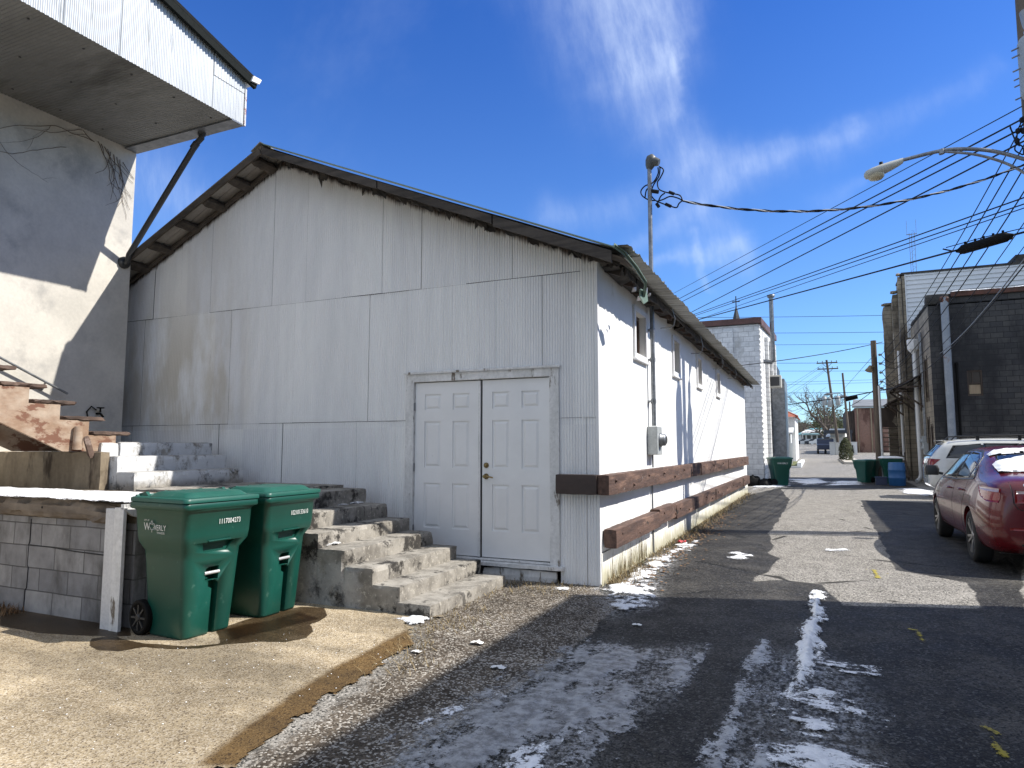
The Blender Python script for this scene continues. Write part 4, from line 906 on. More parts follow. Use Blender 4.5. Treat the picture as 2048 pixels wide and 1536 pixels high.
rk = MB(); rk.beam((OX+.075, WY+.14, oh_top(WY+.14)-.075), (OX+.075, -3.2, oh_top(-3.2)-.075), .05, .10); rk.build('rake_trim', FLAT('dark_green_trim', (.012, .014, .013), .85, spec=.1), sb_)
gu = MB(); gu.prism([(OX+.13, WY+.02, 6.70), (OX+.13, WY+.16, 6.72), (OX+.13, WY+.20, 6.80), (OX+.13, WY+.17, 6.80), (OX+.13, WY+.05, 6.79)], (-4, 0, 0)); gu.build('gutter', M['trim'], sb_)
cs = MB(); cs.box(OX-.01, OX+.03, WY+.002, WY+.03, OZ-.03, 6.78); cs.build('corner_flashing', MAT('rust_spotted_flashing', (.5, .5, .5), (.62, .62, .62), .5, scale=8, spots=(.3, .12, .06), spot_scale=5, spot_lo=.56, spot_hi=.62), sb_)
# the pipe brace
br = MB(); A = Vector((-8.0, 6.74, OZ-.01)); B = Vector((WX+.03, 6.70, 4.28))
br.tube([A, A+Vector((0, 0, -.10)), A+(B-A)*.06+Vector((0, 0, -.05)), A+(B-A)*.94, B+Vector((.06, 0, -.02)), B], .042, 12); br.lathe(A, (0, 0, -1), [(0, .12), (.012, .12), (.02, .06), (.06, .055)], 16); br.tube([A+(B-A)*.06+Vector((0, 0, -.05)), A+(B-A)*.11+Vector((0, 0, -.03))], .05, 12); br.lathe(B, (1, 0, 0), [(-.04, .09), (.012, .09), (.03, .055)], 14)
br.build('brace_pipe', M['pipe_dark'], sb_)
hr = MB(); p0 = Vector((WX+.11, 3.2, 3.47)); p1 = Vector((WX+.11, 5.92, 2.23)); hr.tube([p0, p1], .016, 10); hr.tube([p1-(p1-p0)*.11, p1-(p1-p0)*.11+Vector((-.05, 0, -.07)), p1-(p1-p0)*.11+Vector((-.11, 0, -.07))], .012, 8); hr.lathe(p1-(p1-p0)*.11+Vector((-.108, 0, -.07)), (1, 0, 0), [(0, .045), (.012, .045), (.02, .02)], 12)
hr.build('handrail', M['galv'], sb_)
hb = MB(); c = Vector((WX+.0, 6.42, 1.98)); 
hb.tube([c, c+Vector((.08, 0, 0)), c+Vector((.12, .02, -.05))], .016, 8); hb.lathe(c+Vector((.08, 0, .02)), (0, 0, 1), [(0, .012), (.05, .012), (.055, .05), (.07, .05), (.072, .01)], 10); hb.tube([c+Vector((.02, -.02, .05)), c+Vector((.03, -.1, .1)), c+Vector((.02, -.16, .02)), c+Vector((.02, -.12, -.12)), c+Vector((.02, -.25, -.16))], .010, 6); hb.build('hose_tap', M['black'], sb_)
# bare creeper stems on the wall under the soffit
vn = MB(); r5 = random.Random(12)
def creep(y, z, ang, n, r, depth=0):
    pts = []; 
    for i in range(n):
        pts.append((WX+.012+mnoise.noise(Vector((y*9, z*9, 1)))*.008, y, z)); ang += r5.gauss(0, .16); y += math.cos(ang)*.07; z += math.sin(ang)*.07
        if z > OZ-.03: z = OZ-.03; ang = math.pi+.1
        if y > WY-.02: break
        if depth < 2 and r5.random() < .10: creep(y, z, ang+r5.choice([-1, 1])*r5.uniform(.4, .9), int(n*r5.uniform(.25, .5)), r*.65, depth+1)
    if len(pts) > 2: vn.tube(pts, [.55*r*(1-.7*i/len(pts)) for i in range(len(pts))], 5)
creep(6.15, 5.95, 3.3, 30, .008); creep(6.15, 5.95, 3.1, 16, .009); creep(5.75, 5.7, 3.55, 34, .007)
for k_ in range(9): creep(6.2+.05*k_, 5.98-.02*k_, -1.35+r5.uniform(-.25, .3), r5.randint(8, 17), .010)
creep(6.55, 5.6, -.9, 8, .007)
vn.build('creeper', MAT('bare_creeper_stem', (.10, .075, .055), (.16, .12, .09), .9, scale=20, bump=0), label='bare brown creeper stems clinging to the cream stucco wall', cat='plant')

# ------------------------------------------------------------------ concrete steps, landing, base walls
st = thing('concrete_steps', 'worn concrete steps with mould and flaking white paint climbing beside the shed', 'steps', (-5.3, 6.05, 0))
sx = [-3.15, -3.48, -3.78, -4.10, -4.42, -4.74, -5.05, -5.40]; sz = [.115, .245, .385, .53, .67, .83, 1.0]
for i in range(7):
    mb = MB(); mb.rough(sx[i+1]-.03, sx[i], 5.25+(.0 if i else -.02), 6.86-(.05 if i == 0 else 0), -.03, sz[i], .04, .0025, .003, i*3.1, .009); mb.build('step', M['steps'], st)
mb = MB(); mb.rough(-7.06, -5.425, 5.255, 6.9, 0, 1.035, .08, .004, .004, 40, .01); mb.build('landing', M['steps'], st)
for i, (a, b, z) in enumerate([(-7.36, -7.06, 1.215), (-7.66, -7.365, 1.395), (-9.49, -7.665, 1.56)]):
    mb = MB(); mb.rough(a, b, 5.25+.004*i if i < 2 else 5.5, 6.86+.005*i, .9, z, .05, .004, .004, 60+i*3, .012); mb.build('step' if i < 2 else 'upper_landing', M['steps'], st)
mb = MB(); mb.rough(-9.49, -7.475, 5.13, 5.245, .6, 1.445, .07, .004, .004, 77, .01); mb.build('base_wall', M['conc_wall'], st)
mb = MB(); mb.rough(-9.48, -7.735, 5.262, 5.49, .9, 1.425, .08, .004, .004, 79, .01); mb.build('lower_ledge', M['conc_wall'], st)
mb = MB(); mb.rough(-7.73, -7.668, 5.262, 5.497, .9, 1.558, .05, .003, .003, 80, .005); mb.build('riser_edge', M['steps'], st)
q_ = AY(895, 1092, 6.93); pv = MB(); pv.lathe((q_.x, 6.93, .0), (0, 0, 1), [(0, .022), (q_.z-.11, .022), (q_.z-.10, .030), (q_.z-.05, .030), (q_.z-.045, .024), (q_.z, .024)], 12); pv.build('standpipe', M['pvc'], label='short white plastic pipe standing between steps and door', cat='pipe')

# ------------------------------------------------------------------ block retaining wall
rw = thing('retaining_wall', 'low painted grey block wall with a rotten timber cap', 'wall', (-7.4, 3.95, 0))
mb = MB(); mb.add([(-9.6, 3.93, -.05), (-5.23, 3.93, -.05), (-5.23, 3.93, .86), (-9.6, 3.93, .86)], [(0, 1, 2, 3)]); mb.build('block_face', M['block_grey'], rw)
mb = MB(); mb.add([(-5.23, 3.93, -.05), (-5.23, 5.25, -.05), (-5.23, 5.25, 1.0), (-5.23, 3.93, 1.0)], [(0, 1, 2, 3)]); mb.build('block_return', M['block_grey_x'], rw)
mb = MB(); mb.box(-9.6, -5.24, 3.94, 5.13, -.1, 1.015); mb.build('fill', M['soil'], rw)
# settlement cracks, modelled as dark grooves' edges: thin slivers of proud mortar
ck = MB(); r6 = random.Random(2)
for path in ([(-6.64, .84), (-6.64, .64), (-6.655, .60), (-6.66, .42), (-6.64, .40), (-6.645, .22), (-6.665, .20), (-6.67, -.02)], [(-6.64, .605), (-6.3, .60), (-6.0, .585), (-5.45, .575)]):
    for (a, b), (c, d) in zip(path[:-1], path[1:]):
        ck.beam((a, 3.929, b), (c, 3.929, d), .004, r6.uniform(.006, .014), (0, 1, 0) if abs(a-c) < .05 else (0, 0, 1))
ck.build('crack', FLAT('dark_crack', (.03, .03, .032), .95), rw)
cp = MB(); cp.rough(-9.6, -5.45, 3.86, 4.06, .865, 1.04, .06, .010, .018, 3, .03)
for i, v in enumerate(cp.v):                                    # the rotten, splintered end
    t = (v[0]+5.93)/.48
    if t > 0: n_ = mnoise.noise(Vector((v[1]*18, v[2]*22, 1)))*.14; cp.v[i] = (v[0]+n_*t, v[1]+mnoise.noise(Vector((v[0]*14, v[2]*9, 3)))*.02*t, v[2]-.05*t*(1 if v[2] > .95 else .4)+mnoise.noise(Vector((v[0]*16, v[1]*9, 7)))*.03*t)
cp.build('timber_cap', M['wood_pale'], rw)
kn_ = MB()
for x in (-8.6, -7.25, -6.75, -6.38): kn_.lathe((x, 3.862, .96), (0, -1, 0), [(0, .016), (.004, .012)], 8)
kn_.build('bolt_hole', M['black'], rw)
wp = MB(); wp.box(-5.45, -5.33, 3.81, 3.92, -.02, .99); post = wp.build('corner_post', MAT('white_post_paint', (.58, .58, .59), (.66, .66, .66), .6, scale=7, spots=(.2, .17, .14), spot_scale=8, spot_lo=.64, spot_hi=.7, stretch=(1, 1, .3)), rw, bevel=.006)
w2 = MB(); w2.box(-5.325, -5.215, 3.80, 3.83, .0, 1.0); w2.build('corner_board', M['trim_worn'], rw, bevel=.003)
bk = MB(); bk.prism([(-5.21, 3.95, 1.03), (-5.21, 3.80, 1.03), (-5.21, 3.80, .99), (-5.21, 3.88, .93), (-5.21, 3.95, .91)], (-.04, 0, 0)); bk.build('cap_bracket', M['trim_worn'], rw)

# ------------------------------------------------------------------ wooden stair
ws_ = thing('wooden_stairs', 'flight of rotten wooden treads on peeling orange stringers above concrete wall', 'stairs', (-8.75, 5.0, 1.55))
def stringer(x):
    run, rise = .338, .167; y0, z0 = 5.47, 1.47; top = [(y0-.05, z0-.02), (y0, z0+.0)]
    for i in range(10): top += [(y0-run*i, z0+rise*(i+1)-.0), (y0-run*(i+1), z0+rise*(i+1))]
    n = 10; bot = [(y0-run*n, z0+rise*n-.40), (y0-.62, z0-.02)]
    return MB().prism([(x, a, b) for a, b in top+bot], (.045, 0, 0))
for x in (-7.76, -8.66): stringer(x).build('stringer', M['wood_bare'], ws_)
for i in range(10):
    y = 5.47-.338*i; z = 1.47+.167*(i+1)
    t = MB(); t.rough(-8.72, -7.69, y-.30, y+.40-.338*.6, z+.002, z+.048, .04, .007, .008, i*2.3, .02); t.build('tread', M['wood_dark'], ws_)
lg = MB(); lg.tube([(-7.67, 4.98, 1.47), (-7.668, 4.98, 1.60), (-7.67, 4.985, 1.73)], [.050, .047, .044], 14); lg.build('newel_stub', M['wood_bare'], ws_, label='round orange stub of a newel post')
pb = MB(); pb.rough(-7.63, -7.59, 5.04, 5.11, 1.37, 1.63, .04, .006, .006, 5); c = Vector((-7.61, 5.075, 1.5)); R = Matrix.Rotation(.35, 3, 'X'); pb.v = [tuple(c+R @ (Vector(v)-c)) for v in pb.v]; pb.build('loose_board', M['wood_dark'], ws_)

# ------------------------------------------------------------------ wheeled carts
def rrect(x0, x1, y0, y1, r, n=5):
    pts = []
    for (cx, cy, a0) in ((x1-r, y1-r, 0), (x0+r, y1-r, 90), (x0+r, y0+r, 180), (x1-r, y0+r, 270)):
        for j in range(n+1):
            a = math.radians(a0+90*j/n); pts.append((cx+r*math.cos(a), cy+r*math.sin(a)))
    return pts
def loft(mb, secs, n=5):
    rings = []
    for (z, x0, x1, hw, r) in secs: rings.append([(x, y, z) for x, y in rrect(x0, x1, -hw, hw, r, n)])
    m = len(rings[0]); vs = [p for q in rings for p in q]
    mb.add(vs, [(i*m+j, i*m+(j+1) % m, (i+1)*m+(j+1) % m, (i+1)*m+j) for i in range(len(rings)-1) for j in range(m)], True)
    mb.add(rings[0], [tuple(range(m))[::-1]]); mb.add(rings[-1], [tuple(range(m))]); return mb
def bool_cut(ob, cutters):
    for q in [ob]+cutters:
        bm = bmesh.new(); bm.from_mesh(q.data); bmesh.ops.remove_doubles(bm, verts=bm.verts[:], dist=1e-5); bmesh.ops.recalc_face_normals(bm, faces=bm.faces[:]); bm.to_mesh(q.data); bm.free()
    for c in cutters:
        md = ob.modifiers.new('cut', 'BOOLEAN'); md.operation = 'DIFFERENCE'; md.solver = 'EXACT'; md.object = c
    dg = bpy.context.evaluated_depsgraph_get(); me = bpy.data.meshes.new_from_object(ob.evaluated_get(dg))
    ob.modifiers.clear(); old = ob.data; ob.data = me
    for c in cutters: bpy.data.objects.remove(c)
    return ob
def put_text(mb, txt, size, o, u, v, nrm, center=False, depth=.0015, sx=1.0):
    vs, fs = text_mesh(txt, size); o = Vector(o); u = Vector(u).normalized(); v = Vector(v).normalized(); nrm = Vector(nrm).normalized()
    w = max(p.x for p in vs)*sx if vs else 0; sh = -w/2 if center else 0
    P = [o+u*(p.x*sx+sh)+v*p.y+nrm*depth for p in vs]; mb.add(P, fs); return w
leaf_pts = [(0, -.5), (.03, -.2), (.28, -.25), (.22, -.12), (.5, .08), (.4, .14), (.44, .32), (.26, .27), (.22, .36), (.1, .2), (.14, .5), (.06, .44), (0, .62)]
leaf_pts = leaf_pts+[(-a, b) for a, b in leaf_pts[::-1][1:-1]]
def cart(label, loc, rz, serial, group='green wheeled carts by the steps'):
    t = thing('wheeled_cart', label, 'trash cart', loc, rz, group)
    # body: local +x is the front face, z up
    secs = [(.0, -.26, .235, .235, .05), (.02, -.27, .245, .245, .06), (.60, -.315, .295, .285, .07), (.665, -.32, .302, .292, .07), (.74, -.345, .352, .335, .06), (.80, -.355, .362, .342, .06), (.985, -.375, .375, .352, .06), (1.0, -.39, .395, .366, .05), (1.03, -.39, .395, .366, .05)]
    mb = MB(); loft(mb, secs, 6); body = mb.build('body', M['green'], t, local=True)
    cut = []
    c = MB(); c.prism([(.29, -.115, .655), (.29, .115, .655), (.29, .16, .735), (.29, -.16, .735)], (.12, 0, 0)); cut.append(c.build('cutter', M['green'], loc=(0, 0, 0)))
    c = MB(); c.prism([(.18, -.075, .43), (.18, .055, .43), (.18, .055, .535), (.18, -.045, .535), (.18, -.075, .52)], (.2, 0, 0)); cut.append(c.build('cutter', M['green'], loc=(0, 0, 0)))
    c = MB(); c.prism([(.19, -.002, .05-.08), (.19, .06, .05-.08), (.19, .06, .40), (.19, .02, .428), (.19, -.04, .428), (.19, -.04, .38), (.19, -.002, .36)], (.2, 0, 0)); cut.append(c.build('cutter', M['green'], loc=(0, 0, 0)))
    # carried on the empty's pose while cutting
    for q in cut: q.parent = t
    bpy.context.view_layer.update(); bool_cut(body, cut)
    # band under the rim and raised shoulder ledge over the grip
    rm = MB(); loft(rm, [(1.0, -.40, .405, .376, .05), (1.008, -.41, .415, .384, .05), (1.05, -.41, .415, .384, .05), (1.056, -.40, .405, .376, .05)], 6); rim = rm.build('rim', M['green'], t, local=True)
    lp_ = MB(); lp_.box(.30, .372, -.115, .115, .742, .752); lp_.build('grip_ledge', M['green'], t, local=True, bevel=.003)
    ba = MB(); ba.tube([(.282, -.085, .487), (.282, .065, .487)], .0135, 10); ba.build('lift_bar', M['steel_bar'], t, local=True)
    # lid: raised middle, stepped edge, hinge lugs at the back
    lm = MB(); loft(lm, [(1.058, -.40, .425, .39, .05), (1.085, -.40, .425, .39, .05), (1.092, -.39, .415, .38, .05)], 6)
    loft(lm, [(1.093, -.24, .345, .32, .06), (1.125, -.20, .30, .285, .07), (1.132, -.17, .27, .26, .07)], 6)
    lid = lm.build('lid', M['green_lid'], t, local=True)
    hg = MB(); hg.tube([(-.43, -.30, 1.085), (-.43, .30, 1.085)], .018, 10)
    for y in (-.27, -.09, .09, .27): hg.prism([(-.46, y, 1.03), (-.30, y, 1.094), (-.34, y, 1.125), (-.44, y, 1.11)], (0, .03, 0))
    hg.build('hinge', M['green_lid'], t, local=True)
    hd = MB(); hd.tube([(-.38, -.31, 1.0), (-.46, -.31, 1.01), (-.475, -.28, 1.01), (-.475, .28, 1.01), (-.46, .31, 1.01), (-.38, .31, 1.0)], .016, 8); hd.build('handle', M['green'], t, local=True)
    for s in (-1, 1):
        w = MB(); w.lathe((-.31, s*.245, .135), (0, s, 0), [(0, .135), (.008, .138), (.05, .138), (.058, .132), (.06, .105), (.05, .10), (.05, .0)], 26); wh = w.build('wheel', M['black'], t, local=True)
        h = MB()
        for a in range(8): an = a*math.pi/4; h.beam((-.31, s*.300, .135), (-.31+.1*math.cos(an), s*.300, .135+.1*math.sin(an)), .014, .012, (0, 1, 0))
        h.lathe((-.31, s*.296, .135), (0, s, 0), [(0, .032), (.012, .032), (.018, .02)], 14); h.build('hub', FLAT('dark_hub', (.035, .035, .035), .5) if 'hub' not in M else M['hub'], wh, local=True)
    ax = MB(); ax.tube([(-.31, -.25, .135), (-.31, .25, .135)], .012, 8); ax.build('axle', M['steel_bar'], t, local=True)
    ink = MB(); put_text(ink, serial, .058, (.3735, -.03, .875), (0, 1, 0), (.013, 0, 1), (1, 0, -.013), depth=.0045, sx=.80); ink.build('serial_number', M['white_ink'], t, local=True)
    # town name with the leaf on the -y side
    lg_ = MB(); y = -.3455; up = (0, -.045, 1); n_ = (0, -1, 0); u_ = (1, 0, 0); d = .008
    w = put_text(lg_, 'W', .085, (-.205, y, .835), u_, up, n_, depth=d); x0 = -.205+w
    o = Vector((x0+.030, y-.002-d, .862)); lf = [o+Vector((a*.085, -b*.085*.045, b*.085)) for a, b in leaf_pts]
    for i in range(len(lf)):                                   # the leaf is drawn in outline
        p, q = lf[i], lf[(i+1) % len(lf)]; lg_.beam(p, q, .0012, .005, (0, 1, 0)); 
    put_text(lg_, 'VERLY', .062, (x0+.055, y, .838), u_, up, n_, depth=d); put_text(lg_, 'CITY OF', .02, (-.205, y, .905), u_, up, n_, depth=d+.001); put_text(lg_, 'TENNESSEE', .022, (x0+.10, y, .812), u_, up, n_, depth=d)
    lg_.build('town_logo', M['white_ink'], t, local=True)
    return t
M['hub'] = FLAT('dark_hub', (.035, .035, .035), .5)
c1_ = cart('green wheeled cart nearest the viewer beside the grey block wall', (-4.71, 4.07, .012), math.radians(-3), '1117004273')
c2_ = cart('second green wheeled cart between the near cart and the concrete steps', (-4.69, 4.83, .012), math.radians(2), '10210133610')
c1_.scale = c2_.scale = (.84, .93, 1.0)
# ------------------------------------------------------------------ buildings on the right of the alley
M['dark_block'] = BLOCKS('sooty_concrete_blocks', 'y', (.034, .034, .037), (.060, .058, .056), (.012, .012, .013), .40, .205, .010, spots=(.013, .013, .015), spot_scale=.55, spot_lo=.42, spot_hi=.62, bump=.8)
M['tan_block'] = BLOCKS('weathered_tan_blocks', 'x', (.30, .255, .19), (.22, .185, .135), (.13, .11, .08), .40, .205, .010, spots=(.07, .058, .045), spot_scale=.7, spot_lo=.48, spot_hi=.64, bump=.9)
M['coping'] = MAT('black_tar_coping', (.028, .027, .026), (.06, .055, .05), .9, scale=2, bump=.5, bscale=12)
M['rust_edge'] = MAT('rusted_roof_edge', (.11, .045, .03), (.06, .03, .022), .8, scale=4, bump=.3)
M['siding'] = MAT('white_lap_siding', (.60, .62, .64), (.68, .69, .70), .55, scale=.7, stretch=(.3, 1, 1), bump=.05)
M['pipe_blue'] = MAT('blue_grey_pipe_paint', (.20, .225, .26), (.26, .285, .32), .5, scale=3, bump=.05, spots=(.16, .08, .05), spot_scale=1.5, spot_lo=.62, spot_hi=.7)
M['pipe_white'] = FLAT('white_downspout', (.66, .66, .65), .5)
M['boards'] = MAT('tan_window_boards', (.34, .27, .18), (.24, .18, .12), .85, scale=3, stretch=(1, 1, .2), bump=.2)
M['old_wood'] = MAT('old_brown_timber', (.085, .062, .048), (.045, .034, .028), .9, scale=4, stretch=(1, 1, .2), bump=.5, bscale=20)
M['pole_wood'] = MAT('utility_pole_wood', (.15, .115, .085), (.085, .065, .05), .9, scale=5, stretch=(1, 1, .12), bump=.5, bscale=20)
DX, DY = 4.05, 30.0
db_ = thing('dark_block_building', 'single storey building of sooty black concrete blocks behind the white car', 'building', (9, 32, 0))
mb = MB(); fw = [(5.18, 5.66, 3.40, 4.36)]; holes(mb, 'y', DY, DX, 15, 0, 7.2, fw, .12, 1); mb.build('front_wall', M['dark_block'], db_)
mb = MB(); aw = [(31.0, 31.6, 3.3, 5.0), (31.2, 31.65, .2, 2.6), (32.6, 33.2, 3.0, 4.6), (30.45, 30.75, .9, 2.3)]; holes(mb, 'x', DX, DY, 35.4, 0, 6.9, aw, .15, 1); shell(mb, DX, 15, DY, 35.4, 0, 6.9, 'wst'); mb.build('alley_wall', M['tan_block'], db_)
rf = MB(); rf.box(DX, 15, DY, 35.4, 6.905, 6.95); rf.build('roof', M['coping'], db_)
cp = MB(); cp.rough(DX-.08, DX+.75, DY-.07, DY+.4, 6.955, 7.36, .12, .02, .03, 3); cp.rough(DX-.06, DX+.25, DY+.41, 35.4, 6.955, 7.1, .25, .03, .03, 5); cp.build('coping', M['coping'], db_)
re = MB(); re.box(DX+.76, 15, DY-.12, DY+.2, 7.205, 7.36); re.build('roof_edge', M['rust_edge'], db_)
snow('snow', 'strip of snow on the rusty roof edge of the black block building', [[(DX+.8, DY-.13), (7.2, DY-.13), (7.2, DY+.0), (DX+.8, DY+.0)]], .04, -.2, .05, M['snow'], 31, freq=1.2, z0=7.362, edge=.08)
for (a, b, e, f), nm in [(fw[0], 'window')]:
    w = MB(); t = .05
    for q in [(a, b, f-t, f), (a, b, e, e+t), (a, a+t, e+t, f-t), (b-t, b, e+t, f-t), (a+t, b-t, (e+f)/2-.02, (e+f)/2+.02), (a+.16, a+.185, (e+f)/2+.02, f-t)]: w.box(q[0], q[1], DY+.03, DY+.07, q[2], q[3])
    wn = w.build('window', M['old_wood'], db_); p = MB(); p.box(a, b, DY+.085, DY+.095, e, f); p.build('pane', M['pane'], wn)
    bb = MB(); bb.box(a+.06, b-.06, DY+.075, DY+.083, e+.08, (e+f)/2-.06); bb.build('board', M['boards'], wn)
for (a, b, e, f) in aw:
    p = MB(); p.box(DX+.06, DX+.1, a, b, e, f); w = p.build('boarded_window' if e > .5 else 'boarded_door', M['boards'], db_)
    for q in ((a-.08, a), (b, b+.08)): g_ = MB(); g_.box(DX-.02, DX+.02, q[0], q[1], e, f+.1); g_.build('frame', M['old_wood'], w)
gp = MB(); gp.tube([(4.57, DY-.17, 7.15), (4.57, DY-.17, .0)], .135, 16); gp.build('downpipe', M['pipe_blue'], db_)
gt_ = MB(); gt_.rough(4.42, 4.72, DY-.30, DY-.04, 6.95, 7.2, .08, .01, .02, 2); gt_.build('rain_head', M['rust_edge'], db_)
b2 = MB(); b2.tube([(4.86, DY-.06, 4.6), (4.86, DY-.06, 0)], .04, 10); b2.lathe((4.86, DY-.06, 4.55), (0, 0, 1), [(0, .06), (.12, .06)], 10); b2.build('vent_pipe', M['black'], db_)
wd = MB(); wd.tube([(DX-.14, 33.3, 5.55), (DX-.14, 33.3, .35), (DX-.2, 33.25, .16), (DX-.34, 33.1, .06)], .085, 12); dsp = wd.build('downspout', M['pipe_white'], db_)
hp = MB(); hp.lathe((DX-.18, 33.3, 5.5), (0, 0, 1), [(0, .09), (.18, .22), (.55, .24), (.6, .22)], 8, False); hp.build('rain_hopper', M['pipe_white'], dsp)
for y0, y1, z in ((32.2, 35.2, 4.05), (35.7, 38.2, 3.55)):
    a = MB(); a.add([(DX, y0, z+.5), (DX, y1, z+.5), (DX-1.05, y1, z), (DX-1.05, y0, z), (DX, y0, z+.44), (DX, y1, z+.44), (DX-1.05, y1, z-.06), (DX-1.05, y0, z-.06)], [(0, 3, 2, 1), (4, 5, 6, 7), (0, 4, 7, 3), (1, 2, 6, 5), (3, 7, 6, 2)])
    for y in (y0+.1, (y0+y1)/2, y1-.1): a.beam((DX-.98, y, z-.09), (DX, y, z-.95), .07, .07); a.beam((DX-1.0, y, z-.07), (DX, y, z-.04), .07, .07)
    a.build('awning', M['old_wood'], db_)
for y, z in ((32.2, 1.5), (31.9, 1.2)):
    m_ = MB(); m_.box(DX-.16, DX-.003, y, y+.25, z, z+.45); m_.lathe((DX-.16, y+.125, z+.25), (-1, 0, 0), [(0, .08), (.08, .07)], 12); m_.build('electric_meter', M['meter'], db_)
c2 = MB()
for y in (32.0, 32.35, 34.2, 34.8): c2.tube([(DX-.05, y, 1.7), (DX-.05, y, 6.2)], .03, 8)
c2.build('conduit', M['galv'], db_)
# taller building behind it
tb = thing('tall_block_building', 'taller building with white lap siding rising above the black block building', 'building', (9, 36.5, 0))
mb = MB(); z = 6.5
while z < 9.4:
    z1 = min(z+.205, 9.45); mb.add([(3.98, 35.43, z), (15, 35.43, z), (15, 35.475, z1), (3.98, 35.475, z1), (15, 35.43, z1), (3.98, 35.43, z1)], [(0, 1, 2, 3), (3, 2, 4, 5)]); z += .205
mb.build('siding', M['siding'], tb); c_ = MB(); c_.box(3.93, 3.975, 35.42, 35.5, 6.5, 9.45); c_.build('corner_trim', M['siding'], tb)
mb = MB(); holes(mb, 'x', 3.82, 35.45, 37.9, 0, 9.4, [(36.1, 36.5, 5.4, 7.6), (37.0, 37.3, 5.2, 7.4)], .2, 1); shell(mb, 3.82, 15, 35.48, 37.9, 0, 9.4, 'wt'); mb.build('wall', M['tan_block'], tb)
mb = MB(); mb.box(3.8, 15, 35.45, 37.95, 9.46, 9.56); mb.box(8.2, 15, 35.5, 37.9, 9.565, 9.9); mb.build('roof', M['coping'], tb)
for (x, y0, y1, zt) in ((3.62, 35.5, 35.85, 9.45), (3.45, 36.55, 36.95, 8.85), (3.12, 37.5, 37.9, 8.45)):
    p = MB(); p.rough(x, 3.815, y0, y1, 0, zt, .3, .025, .03, y0); p.rough(x-.04, 3.815, y0-.03, y1+.03, zt+.003, zt+.14, .15, .02, .03, y1); p.build('pilaster', M['tan_block'], tb)
p = MB(); p.box(3.83, 3.95, 36.05, 37.35, 5.1, 7.7); p.build('dark_window', M['rust_edge'], tb)
for y in (36.2, 37.2):
    w = MB(); w.tube([(3.6, y, 6.0), (3.6, y, .2)], .06, 10); w.build('downspout', M['pipe_white'], tb)
# back stair with dark timber
bs = thing('back_stairs', 'dark timber back stairs climbing towards the tan block wall', 'stairs', (3.1, 36.8, 0))
for i in range(11):
    t = MB(); t.box(2.75, 3.62, 35.2+.22*i, 35.2+.22*i+.27, .22*(i+1)-.05, .22*(i+1)); t.build('tread', M['pole_wood'], bs)
for x in (2.70, 3.63): s_ = MB(); s_.beam((x, 35.1, .05), (x, 37.7, 2.55), .05, .28); s_.build('stringer', M['old_wood'], bs); 
for x in (2.68, 3.65):
    p = MB(); p.box(x-.05, x+.05, 37.35, 37.45, 0, 3.5); p.build('post', M['old_wood'], bs)
g_ = MB(); g_.box(2.66, 3.68, 37.5, 37.56, 2.45, 3.4); g_.build('guard_panel', M['old_wood'], bs)

# ------------------------------------------------------------------ white block building on the left
M['white_block_y'] = BLOCKS('white_painted_blocks', 'y', (.62, .63, .64), (.72, .725, .73), (.48, .485, .49), .40, .205, .012, spots=(.45, .45, .44), spot_scale=1.4, spot_lo=.56, spot_hi=.7, bump=.7)
M['white_block_x'] = BLOCKS('white_painted_blocks_side', 'x', (.66, .66, .65), (.78, .775, .76), (.5, .5, .49), .40, .205, .014, spots=(.5, .48, .44), spot_scale=1.4, spot_lo=.58, spot_hi=.7, bump=1.0)
M['maroon'] = MAT('maroon_fascia', (.085, .042, .036), (.13, .06, .05), .6, scale=3, bump=.1)
BX, BY, B1 = -2.0, 28.5, 40.0
wb = thing('white_block_building', 'white painted concrete block building with maroon roof edge and tall flue', 'building', (-8, 33, 0))
rz = lambda y: 6.42+(y-BY)*.085
mb = MB(); mb.add([(-14, BY, 0), (BX, BY, 0), (BX, BY, rz(BY)), (-14, BY, rz(BY))], [(0, 1, 2, 3)]); mb.build('front_wall', M['white_block_y'], wb)
mb = MB(); mb.add([(BX, BY, 0), (BX, B1, 0), (BX, B1, rz(B1)), (BX, BY, rz(BY))], [(0, 1, 2, 3)]); mb.add([(BX, B1, 0), (-14, B1, 0), (-14, B1, rz(B1)), (BX, B1, rz(B1))], [(0, 1, 2, 3)]); mb.build('side_wall', M['white_block_x'], wb)
q = MB(); r8 = random.Random(4)
z = 0.1
while z < 6.3: q.rough(BX-.03, BX+.05, BY-.035, BY+.2, z, z+.18, .08, .012, .02, z*3); z += .205
q.build('quoin_blocks', M['white_block_x'], wb)
mb = MB(); mb.box(-3.45, -3.0, BY-.1, BY-.003, 0, 6.2); mb.build('pilaster', M['white_block_y'], wb)
for y0 in (31.5, 34.6, 37.6):
    mb = MB(); mb.box(BX+.003, BX+.14, y0, y0+.5, 0, rz(y0)-.35); mb.build('pilaster', M['white_block_x'], wb)
mb = MB(); mb.box(-14.2, BX+.1, BY-.14, BY-.004, rz(BY)+.03, rz(BY)+.26); mb.prism([(BX+.004, BY-.003, rz(BY)-.02), (BX+.004, B1, rz(B1)-.02), (BX+.004, B1, rz(B1)+.28), (BX+.004, BY-.003, rz(BY)+.26)], (.1, 0, 0)); mb.build('fascia', M['maroon'], wb)
mb = MB(); mb.add([(-14, BY, rz(BY)+.2), (BX, BY, rz(BY)+.2), (BX, B1, rz(B1)+.2), (-14, B1, rz(B1)+.2)], [(0, 1, 2, 3)]); mb.build('roof', M['roof'], wb)
